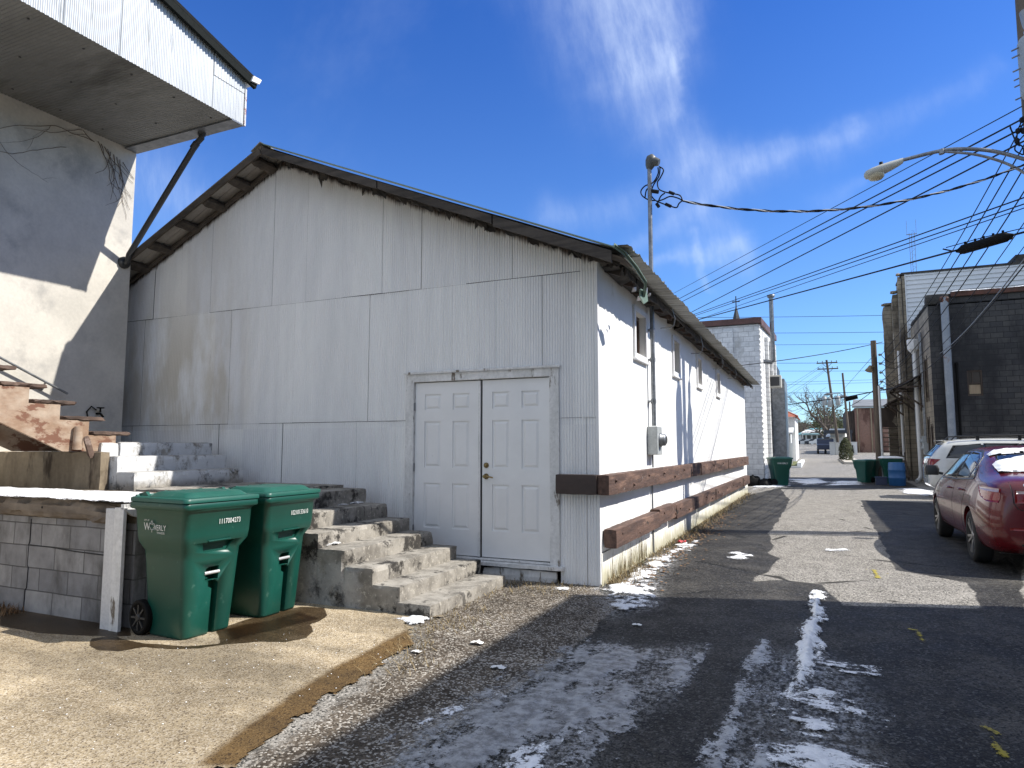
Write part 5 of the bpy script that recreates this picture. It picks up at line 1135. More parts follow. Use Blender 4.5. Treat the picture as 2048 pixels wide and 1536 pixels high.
fl = MB(); fl.tube([(BX-.03, 30.6, 5.15), (BX+.32, 30.6, 5.10), (BX+.38, 30.6, 5.2), (BX+.38, 30.6, 8.0)], .09, 12); fl.lathe((BX+.38, 30.6, 7.9), (0, 0, 1), [(0, .14), (.1, .17), (.14, .06)], 12); fl.build('flue_pipe', M['galv'], wb)
ac = MB(); ac.box(BX+.005, BX+.6, 32.2, 32.8, 4.15, 4.7); a_ = ac.build('air_conditioner', FLAT('cream_metal', (.55, .53, .47), .5), wb, bevel=.02); gr_ = MB(); gr_.box(BX+.08, BX+.52, 32.17, 32.198, 4.22, 4.62); gr_.build('grille', M['pipe_dark'], a_); bk_ = MB(); bk_.beam((BX, 32.5, 3.7), (BX+.45, 32.5, 4.13), .05, .05); bk_.build('bracket', M['galv'], a_)
en = MB(); en.box(-1.95+.0, -1.36, 34.5, 37.5, 0, 4.75); en.build('metal_enclosure', M['galv'], wb, bevel=.02)
for i, (x, y, s_) in enumerate([(-2.35, 28.0, .34), (-1.95, 27.85, .26), (-2.8, 28.1, .28)]):
    b_ = MB()
    def f(u, v, x=x, y=y, s_=s_):
        th = u*2*math.pi; ph = v*math.pi*.52; r = s_*(1+.25*mnoise.noise(Vector((math.cos(th)*2+x, math.sin(th)*2+y, ph*2))))
        return (x+r*math.cos(th)*math.cos(ph*.98), y+r*math.sin(th)*math.cos(ph*.98), .0+r*1.1*math.sin(ph))
    b_.grid(f, 18, 9); b_.build('trash_bag', M['black'], label=['black rubbish bag slumped against the white block wall', 'small black rubbish bag right beside the far left cart', 'black rubbish bag furthest left behind the shed corner'][i], cat='trash bag', group='black bags by the white block wall')
# steeple
sp_ = MB(); c = AY(1473, 640, 58); sp_.lathe((c.x, 58, c.z-4), (0, 0, 1), [(0, .42), (4.0, .32), (4.3, .26), (5.1, .05)], 6, False); sp_.box(c.x-.04, c.x+.04, 57.96, 58.04, c.z+1.0, c.z+2.0); sp_.box(c.x-.3, c.x+.3, 57.965, 58.035, c.z+1.5, c.z+1.58); sp_.box(c.x-3, c.x+3, 57, 62, 0, c.z-4.0); sp_.build('steeple', M['pipe_dark'], label='small dark church spire with a cross behind the white block building', cat='steeple')

# ------------------------------------------------------------------ carts and barrels down the alley
def far_cart(label, x, y, rz, snowy=False):
    t = thing('wheeled_cart', label, 'trash cart', (x, y, 0), rz, 'carts down the alley')
    mb = MB(); loft(mb, [(.0, -.26, .24, .24, .05), (.62, -.32, .30, .29, .07), (.74, -.345, .352, .335, .06), (1.03, -.39, .395, .366, .05)], 4); mb.build('body', M['green'], t, local=True)
    mb = MB(); loft(mb, [(1.035, -.41, .42, .39, .05), (1.08, -.41, .42, .39, .05), (1.12, -.2, .3, .28, .07)], 4); mb.build('lid', M['snow_solid'] if snowy else M['green_lid'], t, local=True, label='lid under snow' if snowy else None)
    mb = MB(); put_text(mb, 'WAVERLY', .09, (-.2, -.372, .84), (1, 0, 0), (0, -.045, 1), (0, -1, 0), depth=.004); mb.build('town_name', M['white_ink'], t, local=True)
    for s in (-1, 1): w = MB(); w.lathe((-.31, s*.25, .135), (0, s, 0), [(0, .135), (.05, .135), (.055, .08)], 16); w.build('wheel', M['black'], t, local=True)
    return t
far_cart('dark green cart standing at the corner of the white block building', -1.42, 28.6, math.radians(20))
fc1 = far_cart('dark green cart leftmost of the pair by the wooden pole', 1.72, 32.6, math.radians(235)); fc2 = far_cart('dark green cart squeezed against the wooden pole on the right', 2.05, 33.5, math.radians(250)); far_cart('green cart with a snow covered lid beside the blue barrel', 2.72, 32.3, math.radians(185), True)
bl_ = MB(); bl_.lathe((2.75, 30.4, 0), (0, 0, 1), [(0, .27), (.02, .29), (.28, .30), (.3, .315), (.33, .30), (.58, .30), (.6, .315), (.63, .30), (.86, .29), (.9, .27)], 24); bl_.build('barrel', FLAT('blue_plastic', (.02, .10, .26), .45), label='blue plastic barrel standing in front of the snowy green cart', cat='barrel')
bx = MB(); bx.box(2.02, 2.42, 30.5, 30.9, 0, .28); bx.box(2.0, 2.44, 30.48, 30.92, .283, .32); bx.build('storage_box', FLAT('navy_plastic', (.02, .03, .07), .5), label='low dark blue box on the ground between pole and barrel', cat='box', bevel=.01)
fc1.scale = fc2.scale = (.82, .82, .86)
# buildings beside and behind the viewer's right, out of frame, whose shade falls over the alley
oh = MB(); shell(oh, 4.3, 16, -16, 8.75, 0, 6.95); oh.build('unseen_tan_block_building', M['tan_block'], label='unseen tan block building beside the near end of the alley', cat='building')
o2 = MB(); shell(o2, 6.1, 16, 15.2, 23.2, 0, 5.2); o2.build('unseen_tan_block_building', M['tan_block'], label='unseen tan block building behind the parked red car', cat='building')
# ------------------------------------------------------------------ cars
M['red'] = FLAT('dark_red_car_paint', (.10, .003, .006), .25, .1, coat=.5); M['white_paint'] = FLAT('white_car_paint', (.66, .66, .63), .25, 0, coat=1.0)
M['glass'] = FLAT('tinted_car_glass', (.012, .014, .016), .04, 0, spec=.8); M['tyre'] = MAT('tyre_rubber', (.010, .010, .010), (.018, .017, .017), .85, local=True, scale=8, bump=.2, bscale=40)
M['rim'] = FLAT('alloy_rim', (.33, .33, .34), .3, .9); M['rim_dark'] = FLAT('dark_alloy_pocket', (.03, .03, .03), .5, .3); M['trimblack'] = FLAT('black_car_trim', (.02, .02, .02), .4); M['tail_red'] = FLAT('red_tail_lens', (.20, .002, .004), .18, 0, spec=.5, coat=.2)
M['tail_clear'] = FLAT('clear_tail_lens', (.45, .34, .34), .15, 0, spec=.5, coat=.2); M['chrome'] = FLAT('chrome', (.7, .7, .7), .12, 1); M['gap'] = FLAT('panel_gap', (.006, .003, .003), .7)
def car_body(name, secs, mat, parent, wells, wr):
    """secs: (y, [(x, z) ... from bottom centre up to roof centre])"""
    mb = MB(); rings = []
    for y, hp in secs: rings.append([(x, y, z) for x, z in hp]+[(-x, y, z) for x, z in hp[::-1][1:-1]])
    m = len(rings[0]); vs = [p for r in rings for p in r]
    mb.add(vs, [(i*m+j, i*m+(j+1) % m, (i+1)*m+(j+1) % m, (i+1)*m+j) for i in range(len(rings)-1) for j in range(m)], True)
    for r, rev in ((0, True), (len(rings)-1, False)):
        base = [r*m+j for j in range(m)]; h = m//2
        for j in range(h-1):                                      # close the ends with quads across
            a, b_, c, d = base[j], base[j+1], base[(m-j-1) % m], base[(m-j) % m]
            f = [a, b_, c, d] if j > 0 else [a, b_, c]
            mb.f.append(tuple(f if rev else f[::-1])); mb.sm.append(True)
        mb.f.append(tuple([base[h-1], base[h], base[h+1]] if rev else [base[h+1], base[h], base[h-1]])); mb.sm.append(True)
    o = mb.build(name, mat, parent, local=True); sd = o.modifiers.new('s', 'SUBSURF'); sd.levels = sd.render_levels = 3
    cuts = []
    for y in wells:
        c = MB(); c.lathe((-1.3, y, .33), (1, 0, 0), [(0, wr), (.62, wr)], 40); c.lathe((.68, y, .33), (1, 0, 0), [(0, wr), (.62, wr)], 40); q = c.build('cutter', M['gap'], loc=(0, 0, 0)); q.parent = parent; cuts.append(q)
    bpy.context.view_layer.update(); bool_cut(o, cuts)
    o.data.polygons.foreach_set('use_smooth', [True]*len(o.data.polygons))
    es = o.modifiers.new('edges', 'EDGE_SPLIT'); es.split_angle = math.radians(35)
    bm = bmesh.new(); bm.from_mesh(o.data); bvh = BVHTree.FromBMesh(bm); bm.free()
    return o, bvh
def patch(bvh, org, u, v, d, poly, off=.004, res=.05, depth=.008, back=1.0):
    """panel cut to an outline and laid onto a body: poly in the plane (org,u,v), thrown along d"""
    org = Vector(org); u = Vector(u).normalized(); v = Vector(v).normalized(); d = Vector(d).normalized()
    bm = bmesh.new(); bm.faces.new([bm.verts.new((a, b, 0)) for a, b in poly])
    xs = [p[0] for p in poly]; ys = [p[1] for p in poly]
    for lo, hi, n_ in ((min(xs), max(xs), Vector((1, 0, 0))), (min(ys), max(ys), Vector((0, 1, 0)))):
        N = int((hi-lo)/res)
        for i in range(1, N+1):
            c = lo+(hi-lo)*i/(N+1)
            bmesh.ops.bisect_plane(bm, geom=bm.verts[:]+bm.edges[:]+bm.faces[:], plane_co=n_*c, plane_no=n_)
    bm.verts.index_update(); mb = MB(); top = []; bot = []; 
    for w in bm.verts:
        p = org+u*w.co.x+v*w.co.y; hit, nn, _, _ = bvh.ray_cast(p-d*back, d)
        if hit is None: hit, nn, _, _ = bvh.find_nearest(p)
        if nn.dot(d) > 0: nn = -nn
        top.append(hit+nn*off); bot.append(hit-nn*depth)
    n = len(top); nrm = u.cross(v).dot(d) < 0
    fs = [tuple(w.index for w in f.verts) for f in bm.faces]
    mb.add(top+bot, [f if nrm else f[::-1] for f in fs]+[tuple(i+n for i in (f[::-1] if nrm else f)) for f in fs], True)
    ed = [(e.verts[0].index, e.verts[1].index) for e in bm.edges if len(e.link_faces) == 1]
    mb.f += [(a, b, b+n, a+n) for a, b in ed]; mb.sm += [False]*len(ed)
    bm.free(); return mb
def strip_poly(pts, w):
    P = [Vector((a, b)) for a, b in pts]; L = []; R = []
    for i, p in enumerate(P):
        t = (P[min(i+1, len(P)-1)]-P[max(i-1, 0)]).normalized(); n_ = Vector((-t.y, t.x))*w/2; L.append(tuple(p+n_)); R.append(tuple(p-n_))
    return L+R[::-1]
def wheel(parent, x, y, s, r=.322, w=.205, spokes=10, z=None):
    """s: +1 faces +x"""
    z = r if z is None else z
    t = MB(); t.lathe((x-s*w/2, y, z), (s, 0, 0), [(0, r*.66), (.004, r*.9), (.025, r*.985), (.05, r), (w-.05, r), (w-.025, r*.985), (w-.004, r*.9), (w-.006, r*.72), (w-.02, r*.69)], 40, True, False); tw = t.build('wheel', M['tyre'], parent, local=True)
    k_ = MB(); k_.lathe((x-s*w/2+s*.02, y, z), (s, 0, 0), [(0, r*.68), (w-.03, r*.70), (w-.025, r*.665), (w-.06, r*.63), (w-.11, r*.6), (w-.11, 0)], 40, True, False); k_.build('rim_well', M['rim_dark'], tw, local=True)
    sp = MB()
    for i in range(spokes):
        a = 2*math.pi*i/spokes+(.13 if i % 2 else -.13)*(1 if spokes == 10 else 0); c0 = Vector((x+s*(w/2-.035), y+.05*math.cos(a), z+.05*math.sin(a))); c1 = Vector((x+s*(w/2-.018), y+r*.67*math.cos(a), z+r*.67*math.sin(a))); sp.beam(c0, c1, .03, .022, (s, 0, 0))
    sp.lathe((x+s*(w/2-.055), y, z), (s, 0, 0), [(0, .062), (.03, .058), (.036, .03)], 16); 
    sp.lathe((x+s*(w/2-.022), y, z), (s, 0, 0), [(0, r*.645), (.006, r*.70), (.012, r*.695), (.012, r*.66)], 40, True, False); sp.build('rim', M['rim'], tw, local=True)
    return tw
car = thing('red_sedan', 'dark red four door sedan with snow on its rear window', 'car', (2.70, 12.20, 0), math.radians(0)); car.scale = (1.04, 1.04, 1.045)
def sec(wb, zb, ws_, wm, zm, wsh, zsh, wr, zr, zt): return [(0, zb), (wb*.55, zb), (wb, zb), (ws_, zb+.07), (wm, zm-.12), (wm, zm+.06), (wsh, zsh), ((wsh+wr)/2+.012, (zsh+zr)/2), (wr, zr), (wr*.62, (zr+zt*2)/3), (0, zt)]
SED = [(-2.36, sec(.50, .36, .58, .62, .58, .58, .80, .50, .86, .88)), (-2.33, sec(.60, .30, .69, .73, .58, .68, .88, .56, .97, .99)), (-2.24, sec(.70, .23, .79, .825, .60, .765, .955, .60, 1.045, 1.065)), (-2.05, sec(.74, .20, .83, .87, .62, .805, .985, .63, 1.085, 1.10)), (-1.72, sec(.76, .20, .85, .888, .64, .83, .985, .64, 1.115, 1.135)),
       (-1.42, sec(.76, .20, .85, .89, .65, .835, .985, .62, 1.215, 1.245)), (-1.0, sec(.76, .20, .85, .89, .65, .835, .98, .59, 1.345, 1.39)), (-.55, sec(.76, .20, .85, .89, .65, .835, .97, .585, 1.40, 1.455)), (0.0, sec(.76, .20, .85, .89, .65, .835, .965, .595, 1.415, 1.47)), (.45, sec(.76, .20, .85, .89, .65, .835, .955, .59, 1.385, 1.44)),
       (.85, sec(.76, .20, .85, .89, .64, .835, .945, .60, 1.25, 1.31)), (1.2, sec(.76, .20, .85, .888, .63, .83, .93, .65, 1.08, 1.11)), (1.45, sec(.76, .20, .85, .885, .62, .82, .90, .68, .98, 1.005)), (1.9, sec(.74, .2, .83, .86, .60, .78, .83, .64, .89, .92)), (2.2, sec(.66, .22, .75, .79, .56, .70, .73, .56, .78, .80)), (2.33, sec(.5, .3, .6, .62, .5, .56, .62, .46, .66, .68))]
cb, bvh = car_body('body', SED, M['red'], car, (-1.35, 1.35), .362)
L_ = ((-1.5, 0, 0), (0, 1, 0), (0, 0, 1), (1, 0, 0))
for nm, poly in [('side_window', [(.98, .975), (.50, 1.30), (.30, 1.345), (-.16, 1.365), (-.20, .995)]), ('side_window', [(-.26, 1.0), (-.22, 1.365), (-.62, 1.35), (-.86, 1.285), (-1.0, 1.20), (-1.04, 1.03)]), ('quarter_window', [(-1.08, 1.035), (-1.045, 1.175), (-1.20, 1.10), (-1.30, 1.045)])]:
    patch(bvh, *L_, poly, .003).build(nm, M['glass'], car, local=True)
patch(bvh, *L_, strip_poly([(1.0, .962), (-.2, .982), (-1.05, 1.018), (-1.33, 1.035)], .018), .006).build('belt_moulding', M['trimblack'], car, local=True)
patch(bvh, *L_, strip_poly([(1.0, .985), (.50, 1.32), (.28, 1.372), (-.2, 1.39), (-.62, 1.375), (-.90, 1.305), (-1.06, 1.20), (-1.33, 1.045)], .016), .005).build('window_frame', M['trimblack'], car, local=True)
for pts in ([(-.20, 1.37), (-.23, .95), (-.21, .62), (-.22, .30)], [(-1.06, 1.02), (-1.03, .84), (-.95, .70), (-.86, .5), (-.84, .30)], [(1.02, .94), (.98, .6), (.96, .30)], [(1.0, .285), (-.85, .285)]):
    patch(bvh, *L_, strip_poly(pts, .009), .0012, .04).build('door_gap', M['gap'], car, local=True)
for y, z in ((.02, .855), (-.82, .875)):
    h = MB(); hit, nn, _, _ = bvh.ray_cast(Vector((-1.5, y, z)), Vector((1, 0, 0))); x = hit.x
    h.tube([(x-.003, y-.09, z-.003), (x-.035, y-.06, z), (x-.038, y+.05, z), (x-.003, y+.09, z)], [.010, .014, .014, .010], 10); h.build('door_handle', M['red'], car, local=True)
mr = MB(); loft(mr, [(0, -.06, .07, .10, .05), (.10, -.07, .085, .115, .05), (.16, -.05, .06, .09, .045)], 5); mr.v = [(-.98+(p[1])*.9, .80+p[0]*1.0, 1.0+p[2]*.95) for p in mr.v]; mr.beam((-.83, .82, 1.02), (-.92, .82, 1.04), .05, .04); mr.build('wing_mirror', M['trimblack'], car, local=True)
B_ = ((0, -3, 0), (1, 0, 0), (0, 0, 1), (0, 1, 0))
patch(bvh, *B_, [(-.58, 1.135), (-.545, 1.22), (-.50, 1.335), (-.46, 1.375), (.46, 1.375), (.50, 1.335), (.545, 1.22), (.58, 1.135)], .003, back=1).build('rear_window', M['glass'], car, local=True)
diag = ((-.9, -2.6, 0), (.80, -.60, 0), (0, 0, 1), (.60, .80, 0))
tl = [(-.46, .965), (-.30, .975), (-.05, .955), (-.04, .85), (-.06, .80), (-.22, .805), (-.36, .85)]
patch(bvh, *diag, tl, .008, .03).build('tail_light', M['tail_red'], car, local=True)
patch(bvh, *diag, [(-.44, .96), (-.30, .972), (-.06, .952), (-.06, .915), (-.28, .925), (-.38, .935)], .012, .03).build('reversing_lens', M['tail_clear'], car, local=True)
patch(bvh, *B_, [(-.60, .80), (-.585, .945), (-.40, .945), (-.26, .93), (-.40, .85), (-.50, .805)], .008, .03).build('tail_light', M['tail_red'], car, local=True)
patch(bvh, *B_, [(-.575, .938), (-.40, .938), (-.29, .928), (-.42, .91), (-.575, .905)], .012, .03).build('reversing_lens', M['tail_clear'], car, local=True)
patch(bvh, *B_, [(.60, .80), (.585, .945), (.40, .945), (.26, .93), (.40, .85), (.50, .805)], .008, .03).build('tail_light', M['tail_red'], car, local=True)
patch(bvh, *B_, strip_poly([(-.615, 1.03), (-.605, .80), (-.57, .74), (-.45, .70), (.45, .70), (.57, .74), (.605, .80), (.615, 1.03)], .009), .0012, .03).build('boot_gap', M['gap'], car, local=True)
patch(bvh, *B_, strip_poly([(-.40, .875), (.40, .875)], .028), .012).build('chrome_strip', M['chrome'], car, local=True)
patch(bvh, *B_, [(-.56, .34), (-.42, .43), (.42, .43), (.56, .34), (.50, .29), (-.50, .29)], .006).build('rear_valance', M['trimblack'], car, local=True)
patch(bvh, *B_, [(-.20, .74), (-.20, .85), (.20, .85), (.20, .74)], .010).build('licence_plate', FLAT('plate_white', (.6, .6, .62), .5), car, local=True)
for s in (-1, 1):
    patch(bvh, *B_, [(s*.66, .50), (s*.50, .50), (s*.50, .53), (s*.66, .53)], .005).build('reflector', M['tail_red'], car, local=True)
vs, fs = text_mesh('COROLLA', .055); mb = MB(); P = []
for p in vs:
    q = Vector((-.50+p.x*1.25, -3, .985+p.y)); hit, nn, _, _ = bvh.ray_cast(q, Vector((0, 1, 0))); P.append((hit+Vector((0, -.004, 0))) if hit else q)
mb.add(P, fs); mb.build('badge', M['chrome'], car, local=True)
def car_snow(poly_list, seed, frame, bv, parent, name, thr=-.05, off=.02, res=.022):
    org, u, v, d = [Vector(q) for q in frame]; mb = MB()
    allp = np.concatenate([np.array(p) for p in poly_list]); lo = allp.min(0); hi = allp.max(0)
    xs = np.arange(lo[0], hi[0]+res, res); ys = np.arange(lo[1], hi[1]+res, res); X, Y = np.meshgrid(xs, ys); s = np.full(X.shape, -9.0)
    for p in poly_list: s = np.maximum(s, sdf(p, X, Y))
    val = np.clip(s/.06, -1, 1)*.4+(fbm(X*9, Y*9, seed, 5, .65)-.5)*1.0-thr; ok = val > 0; cells = ok[:-1, :-1] & ok[1:, :-1] & ok[:-1, 1:] & ok[1:, 1:]
    pts = {}; 
    def pt(j, i):
        if (j, i) not in pts:
            p = org+u*X[j, i]+v*Y[j, i]; hit, nn, _, _ = bv.ray_cast(p-d*1.5, d)
            if hit is None: hit, nn, _, _ = bv.find_nearest(p)
            if nn.dot(d) > 0: nn = -nn
            a = len(mb.v); mb.v.append(tuple(hit+nn*(.006+off*min(1, max(0, val[j, i])*2.2)+.004*float(vnoise(X[j, i]*60, Y[j, i]*60, 3))))); pts[(j, i)] = a
        return pts[(j, i)]
    for j in range(cells.shape[0]):
        for i in range(cells.shape[1]):
            if cells[j, i]: mb.f.append((pt(j, i), pt(j, i+1), pt(j+1, i+1), pt(j+1, i))); mb.sm.append(True)
    return mb.build(name, M['snow_solid'], parent, local=True)
TOP = ((0, 0, 3), (1, 0, 0), (0, 1, 0), (0, 0, -1))
car_snow([[(-.60, -1.76), (-.56, -1.32), (-.36, -1.30), (-.34, -1.24), (-.22, -1.22), (-.18, -1.14), (.6, -1.12), (.62, -1.76)]], 3, TOP, bvh, car, 'snow_layer', -.2, .03)
car_snow([[(-.56, -1.07), (-.52, -.84), (.52, -.84), (.56, -1.0), (-.1, -1.02)]], 5, TOP, bvh, car, 'snow_layer', -.12, .03)
for y in (-1.35, 1.35):
    for s in (-1, 1): wheel(car, s*.775, y, s)
ub = MB(); ub.box(-.68, .68, -1.95, 1.95, .19, .32); ub.build('underbody', M['trimblack'], car, local=True)
# white SUV standing across the alley's edge
suv = thing('white_suv', 'white estate car with roof rails parked in front of the black blocks', 'car', (5.40, 24.0, 0), math.radians(-90))
def sec2(wb, zb, ws_, wm, zm, wsh, zsh, wr, zr, zt): return sec(wb, zb, ws_, wm, zm, wsh, zsh, wr, zr, zt)
SUVS = [(-2.46, sec2(.56, .42, .66, .70, .70, .66, .92, .58, 1.0, 1.02)), (-2.43, sec2(.66, .36, .77, .83, .72, .78, 1.06, .66, 1.16, 1.18)), (-2.34, sec2(.74, .30, .85, .90, .74, .86, 1.14, .70, 1.30, 1.34)), (-2.12, sec2(.78, .26, .89, .93, .76, .89, 1.15, .70, 1.56, 1.62)), (-1.92, sec2(.8, .26, .9, .94, .76, .90, 1.15, .70, 1.66, 1.72)),
        (-1.4, sec2(.8, .26, .9, .945, .76, .90, 1.15, .70, 1.70, 1.765)), (-.6, sec2(.8, .26, .9, .945, .76, .90, 1.13, .70, 1.71, 1.785)), (.1, sec2(.8, .26, .9, .945, .76, .90, 1.11, .70, 1.69, 1.77)), (.55, sec2(.8, .26, .9, .945, .75, .90, 1.09, .69, 1.60, 1.69)), (1.0, sec2(.8, .26, .9, .94, .74, .89, 1.08, .71, 1.35, 1.41)), (1.35, sec2(.8, .26, .9, .94, .73, .88, 1.05, .74, 1.15, 1.18)), (1.7, sec2(.78, .26, .88, .92, .72, .85, 1.0, .72, 1.07, 1.10)), (2.2, sec2(.72, .28, .82, .86, .66, .78, .9, .64, .98, 1.0)), (2.42, sec2(.56, .34, .66, .7, .6, .62, .74, .5, .8, .82))]
sbd, bv2 = car_body('body', SUVS, M['white_paint'], suv, (-1.40, 1.42), .40)
R_ = ((1.5, 0, 0), (0, 1, 0), (0, 0, 1), (-1, 0, 0))
for poly in ([(-2.02, 1.20), (-1.80, 1.53), (-1.15, 1.60), (-1.15, 1.19)], [(-1.09, 1.19), (-1.09, 1.605), (-.25, 1.60), (-.25, 1.165)], [(-.19, 1.16), (-.19, 1.60), (.25, 1.57), (.72, 1.40), (.98, 1.14)]):
    patch(bv2, *R_, poly, .004).build('side_window', M['glass'], suv, local=True)
patch(bv2, *R_, [(-2.05, 1.175), (-1.84, 1.545), (.25, 1.60), (1.02, 1.115), (.0, 1.145), (-1.2, 1.175)], .0015).build('window_surround', M['trimblack'], suv, local=True)
B2 = ((0, -3, 0), (1, 0, 0), (0, 0, 1), (0, 1, 0))
patch(bv2, *B2, [(-.70, 1.22), (-.60, 1.58), (.60, 1.58), (.70, 1.22)], .004).build('rear_window', M['glass'], suv, local=True)
for s in (1, -1):
    dg_ = ((s*1.1, -2.7, 0), (s*.75, .66, 0), (0, 0, 1), (-s*.66, .75, 0))
    patch(bv2, *dg_, [(-.32, .98), (-.30, 1.14), (-.08, 1.16), (.17, 1.14), (.08, 1.02), (-.02, .93)], .010, .03).build('tail_light', M['tail_red'], suv, local=True)
    patch(bv2, *dg_, [(-.32, .93), (-.32, .975), (-.02, .925), (-.1, .89)], .010, .03).build('reversing_lens', M['tail_clear'], suv, local=True)
    rr = MB(); rr.tube([(s*.60, -1.85, 1.70), (s*.60, -1.75, 1.81), (s*.60, -.6, 1.845), (s*.60, .35, 1.81), (s*.60, .5, 1.70)], .022, 8)
    for y in (-1.2, -.2): rr.box(s*.60-.02, s*.60+.02, y-.04, y+.04, 1.70, 1.83)
    rr.build('roof_rail', M['trimblack'], suv, local=True)
sp2 = MB(); sp2.rough(-.60, .60, -2.16, -1.95, 1.675, 1.705, .1, .002, .012, 1); sp2.build('roof_spoiler', M['white_paint'], suv, local=True)
for pts in ([(-1.12, 1.15), (-1.10, .9), (-.95, .6), (-.92, .34)], [(-.22, 1.14), (-.22, .34)], [(.95, 1.1), (.95, .34)]): patch(bv2, *R_, strip_poly(pts, .010), .0012, .05).build('door_gap', M['gap'], suv, local=True)
patch(bv2, *R_, strip_poly([(-1.02, .36), (1.0, .36)], .12), .012).build('sill_cladding', M['trimblack'], suv, local=True)
for y, z in ((-.1, 1.0), (-.95, 1.02)):
    h = MB(); hit, nn, _, _ = bv2.ray_cast(Vector((1.5, y, z)), Vector((-1, 0, 0))); x = hit.x; h.tube([(x, y-.1, z), (x+.035, y-.07, z), (x+.035, y+.07, z), (x, y+.1, z)], .015, 8); h.build('door_handle', M['white_paint'], suv, local=True)
for y in (-1.40, 1.42):
    for s in (-1, 1): wheel(suv, s*.82, y, s, .365, .23, 5)
ub = MB(); ub.box(-.7, .7, -2.0, 2.0, .25, .4); ub.build('underbody', M['trimblack'], suv, local=True)
# ------------------------------------------------------------------ poles, lamps, lines
PX, PY = 3.67, 14.3
up1 = thing('utility_pole', 'near wooden utility pole at the right edge carrying transformer and lamp arm', 'utility pole', (PX, PY, 0))
mb = MB(); mb.tube([(PX+.05, PY, 0), (PX+.05, PY, 5), (PX+.05, PY, 10.4)], [.20, .18, .15], 14); mb.build('pole', M['pole_wood'], up1)
tr_m = FLAT('grey_transformer', (.30, .32, .32), .5); po_m = FLAT('grey_porcelain', (.26, .27, .27), .4)
for ty in (PY-.55, PY+.62):
    cx = AY(2037, 140, ty).x+.275
    tf = MB(); tf.lathe((cx, ty, 7.45), (0, 0, 1), [(0, .1), (.05, .24), (.12, .262), (1.0, .27), (1.08, .24), (1.16, .12)], 20); tf.beam((cx, ty, 8.0), (PX+.05, PY, 8.0), .06, .08); t_ = tf.build('transformer', tr_m, up1)
    bs_ = MB(); bs_.lathe((cx-.05, ty, 8.6), (0, 0, 1), [(0, .09), (.06, .12), (.1, .09), (.16, .12), (.2, .13), (.42, .16), (.44, .05)], 12); bs_.build('bushing', po_m, t_)
    for z in (8.0, 8.25, 8.38): b = MB(); b.tube([(cx-.25, ty-.04, z), (cx-.37, ty-.06, z-.05)], .014, 6); b.build('terminal', M['galv'], t_)
rs = MB()
for dy in (-.27, .26): rs.tube([(PX+.1, PY+dy, 0), (PX+.1, PY+dy, 7.2)], .055, 8)
rs.beam((PX+.1, PY-.3, 2.5), (PX+.1, PY+.3, 2.5), .05, .05); rs.build('riser_pipes', M['galv'], up1)
Lp = AY(1725, 345, PY)
arm = MB(); pts = loop([AY(1806, 320, PY), AY(1880, 302, PY), AY(1930, 298, PY), AY(1990, 303, PY), AY(2060, 322, PY), (PX+.05, PY, AY(2075, 330, PY).z)]); arm.tube(pts, .034, 10)
p2 = loop([AY(1888, 303, PY), AY(1950, 309, PY), AY(2010, 326, PY), AY(2055, 350, PY), (PX+.05, PY, AY(2080, 372, PY).z)]); arm.tube(p2, .026, 8); arm.tube([AY(1882, 299, PY), AY(1884, 308, PY)], .05, 8)
sl1 = arm.build('lamp_arm', M['galv'], up1)
# cobra head
lh = MB(); a = AY(1806, 321, PY); b = AY(1728, 350, PY); d = (b-a).normalized(); L = (b-a).length
secs_ = [(0, .05, .05, 0), (.10, .07, .065, -.01), (.3, .11, .085, -.02), (.55, .16, .10, -.03), (.8, .18, .095, -.03), (.95, .14, .07, -.02), (1.0, .05, .03, -.01)]
rings = []
for (t, hw, hh, dz) in secs_:
    c = a+d*L*t+Vector((0, 0, dz)); rings += [c+Vector((0, math.cos(k_*math.pi/8)*hw, math.sin(k_*math.pi/8)*hh)) for k_ in range(16)]
lh.add(rings, [(i*16+j, i*16+(j+1) % 16, (i+1)*16+(j+1) % 16, (i+1)*16+j) for i in range(6) for j in range(16)], True)
lh.add(rings[:16], [tuple(range(16))]); lh.add(rings[-16:], [tuple(range(16))[::-1]])
head = lh.build('lamp_head', FLAT('aged_lamp_housing', (.42, .42, .38), .5), up1)
ln = MB(); c = a+d*L*.70+Vector((0, 0, -.10)); ln.lathe(c, (0, 0, -1), [(-.02, .15), (.03, .145), (.07, .11), (.08, .03)], 16); ln.build('lens', FLAT('yellowed_lens', (.42, .38, .27), .25), head)
pc = MB(); pc.lathe(a+d*L*.55+Vector((0, 0, .065)), (0, 0, 1), [(0, .035), (.06, .035), (.065, .02)], 10); pc.build('photocell', M['black'], head)
hw_ = MB()
for q in [[(2046, 232), (2040, 250), (2033, 262), (2026, 265), (2020, 255)], [(2046, 250), (2036, 258), (2034, 285), (2040, 292)], [(2020, 252), (2028, 275), (2035, 283), (2048, 270)], [(2034, 284), (2030, 300), (2046, 310)], [(2036, 262), (2046, 265)], [(2034, 286), (2046, 295), (2047, 310)]]: hw_.tube(loop([AY(p, q_, PY-.1) for p, q_ in q]), .012, 6)
for (p, q_) in [(2044, 240), (2034, 282), (2047, 262), (2036, 262)]: hw_.lathe(AY(p, q_, PY-.1), (0, 0, 1), [(-.05, .02), (-.03, .04), (.03, .04), (.05, .02)], 8)
hw_.build('jumper_wires', M['cable'], up1)
def wire(label, p0, p1, r=.011, d=.25, mat=None, group='overhead lines'):
    mb = MB(); mb.tube(sag(p0, p1, d, 24), r, 6); return mb.build('overhead_wire', mat or M['cable'], label=label, cat='wire', group=group)
TW = 46.0
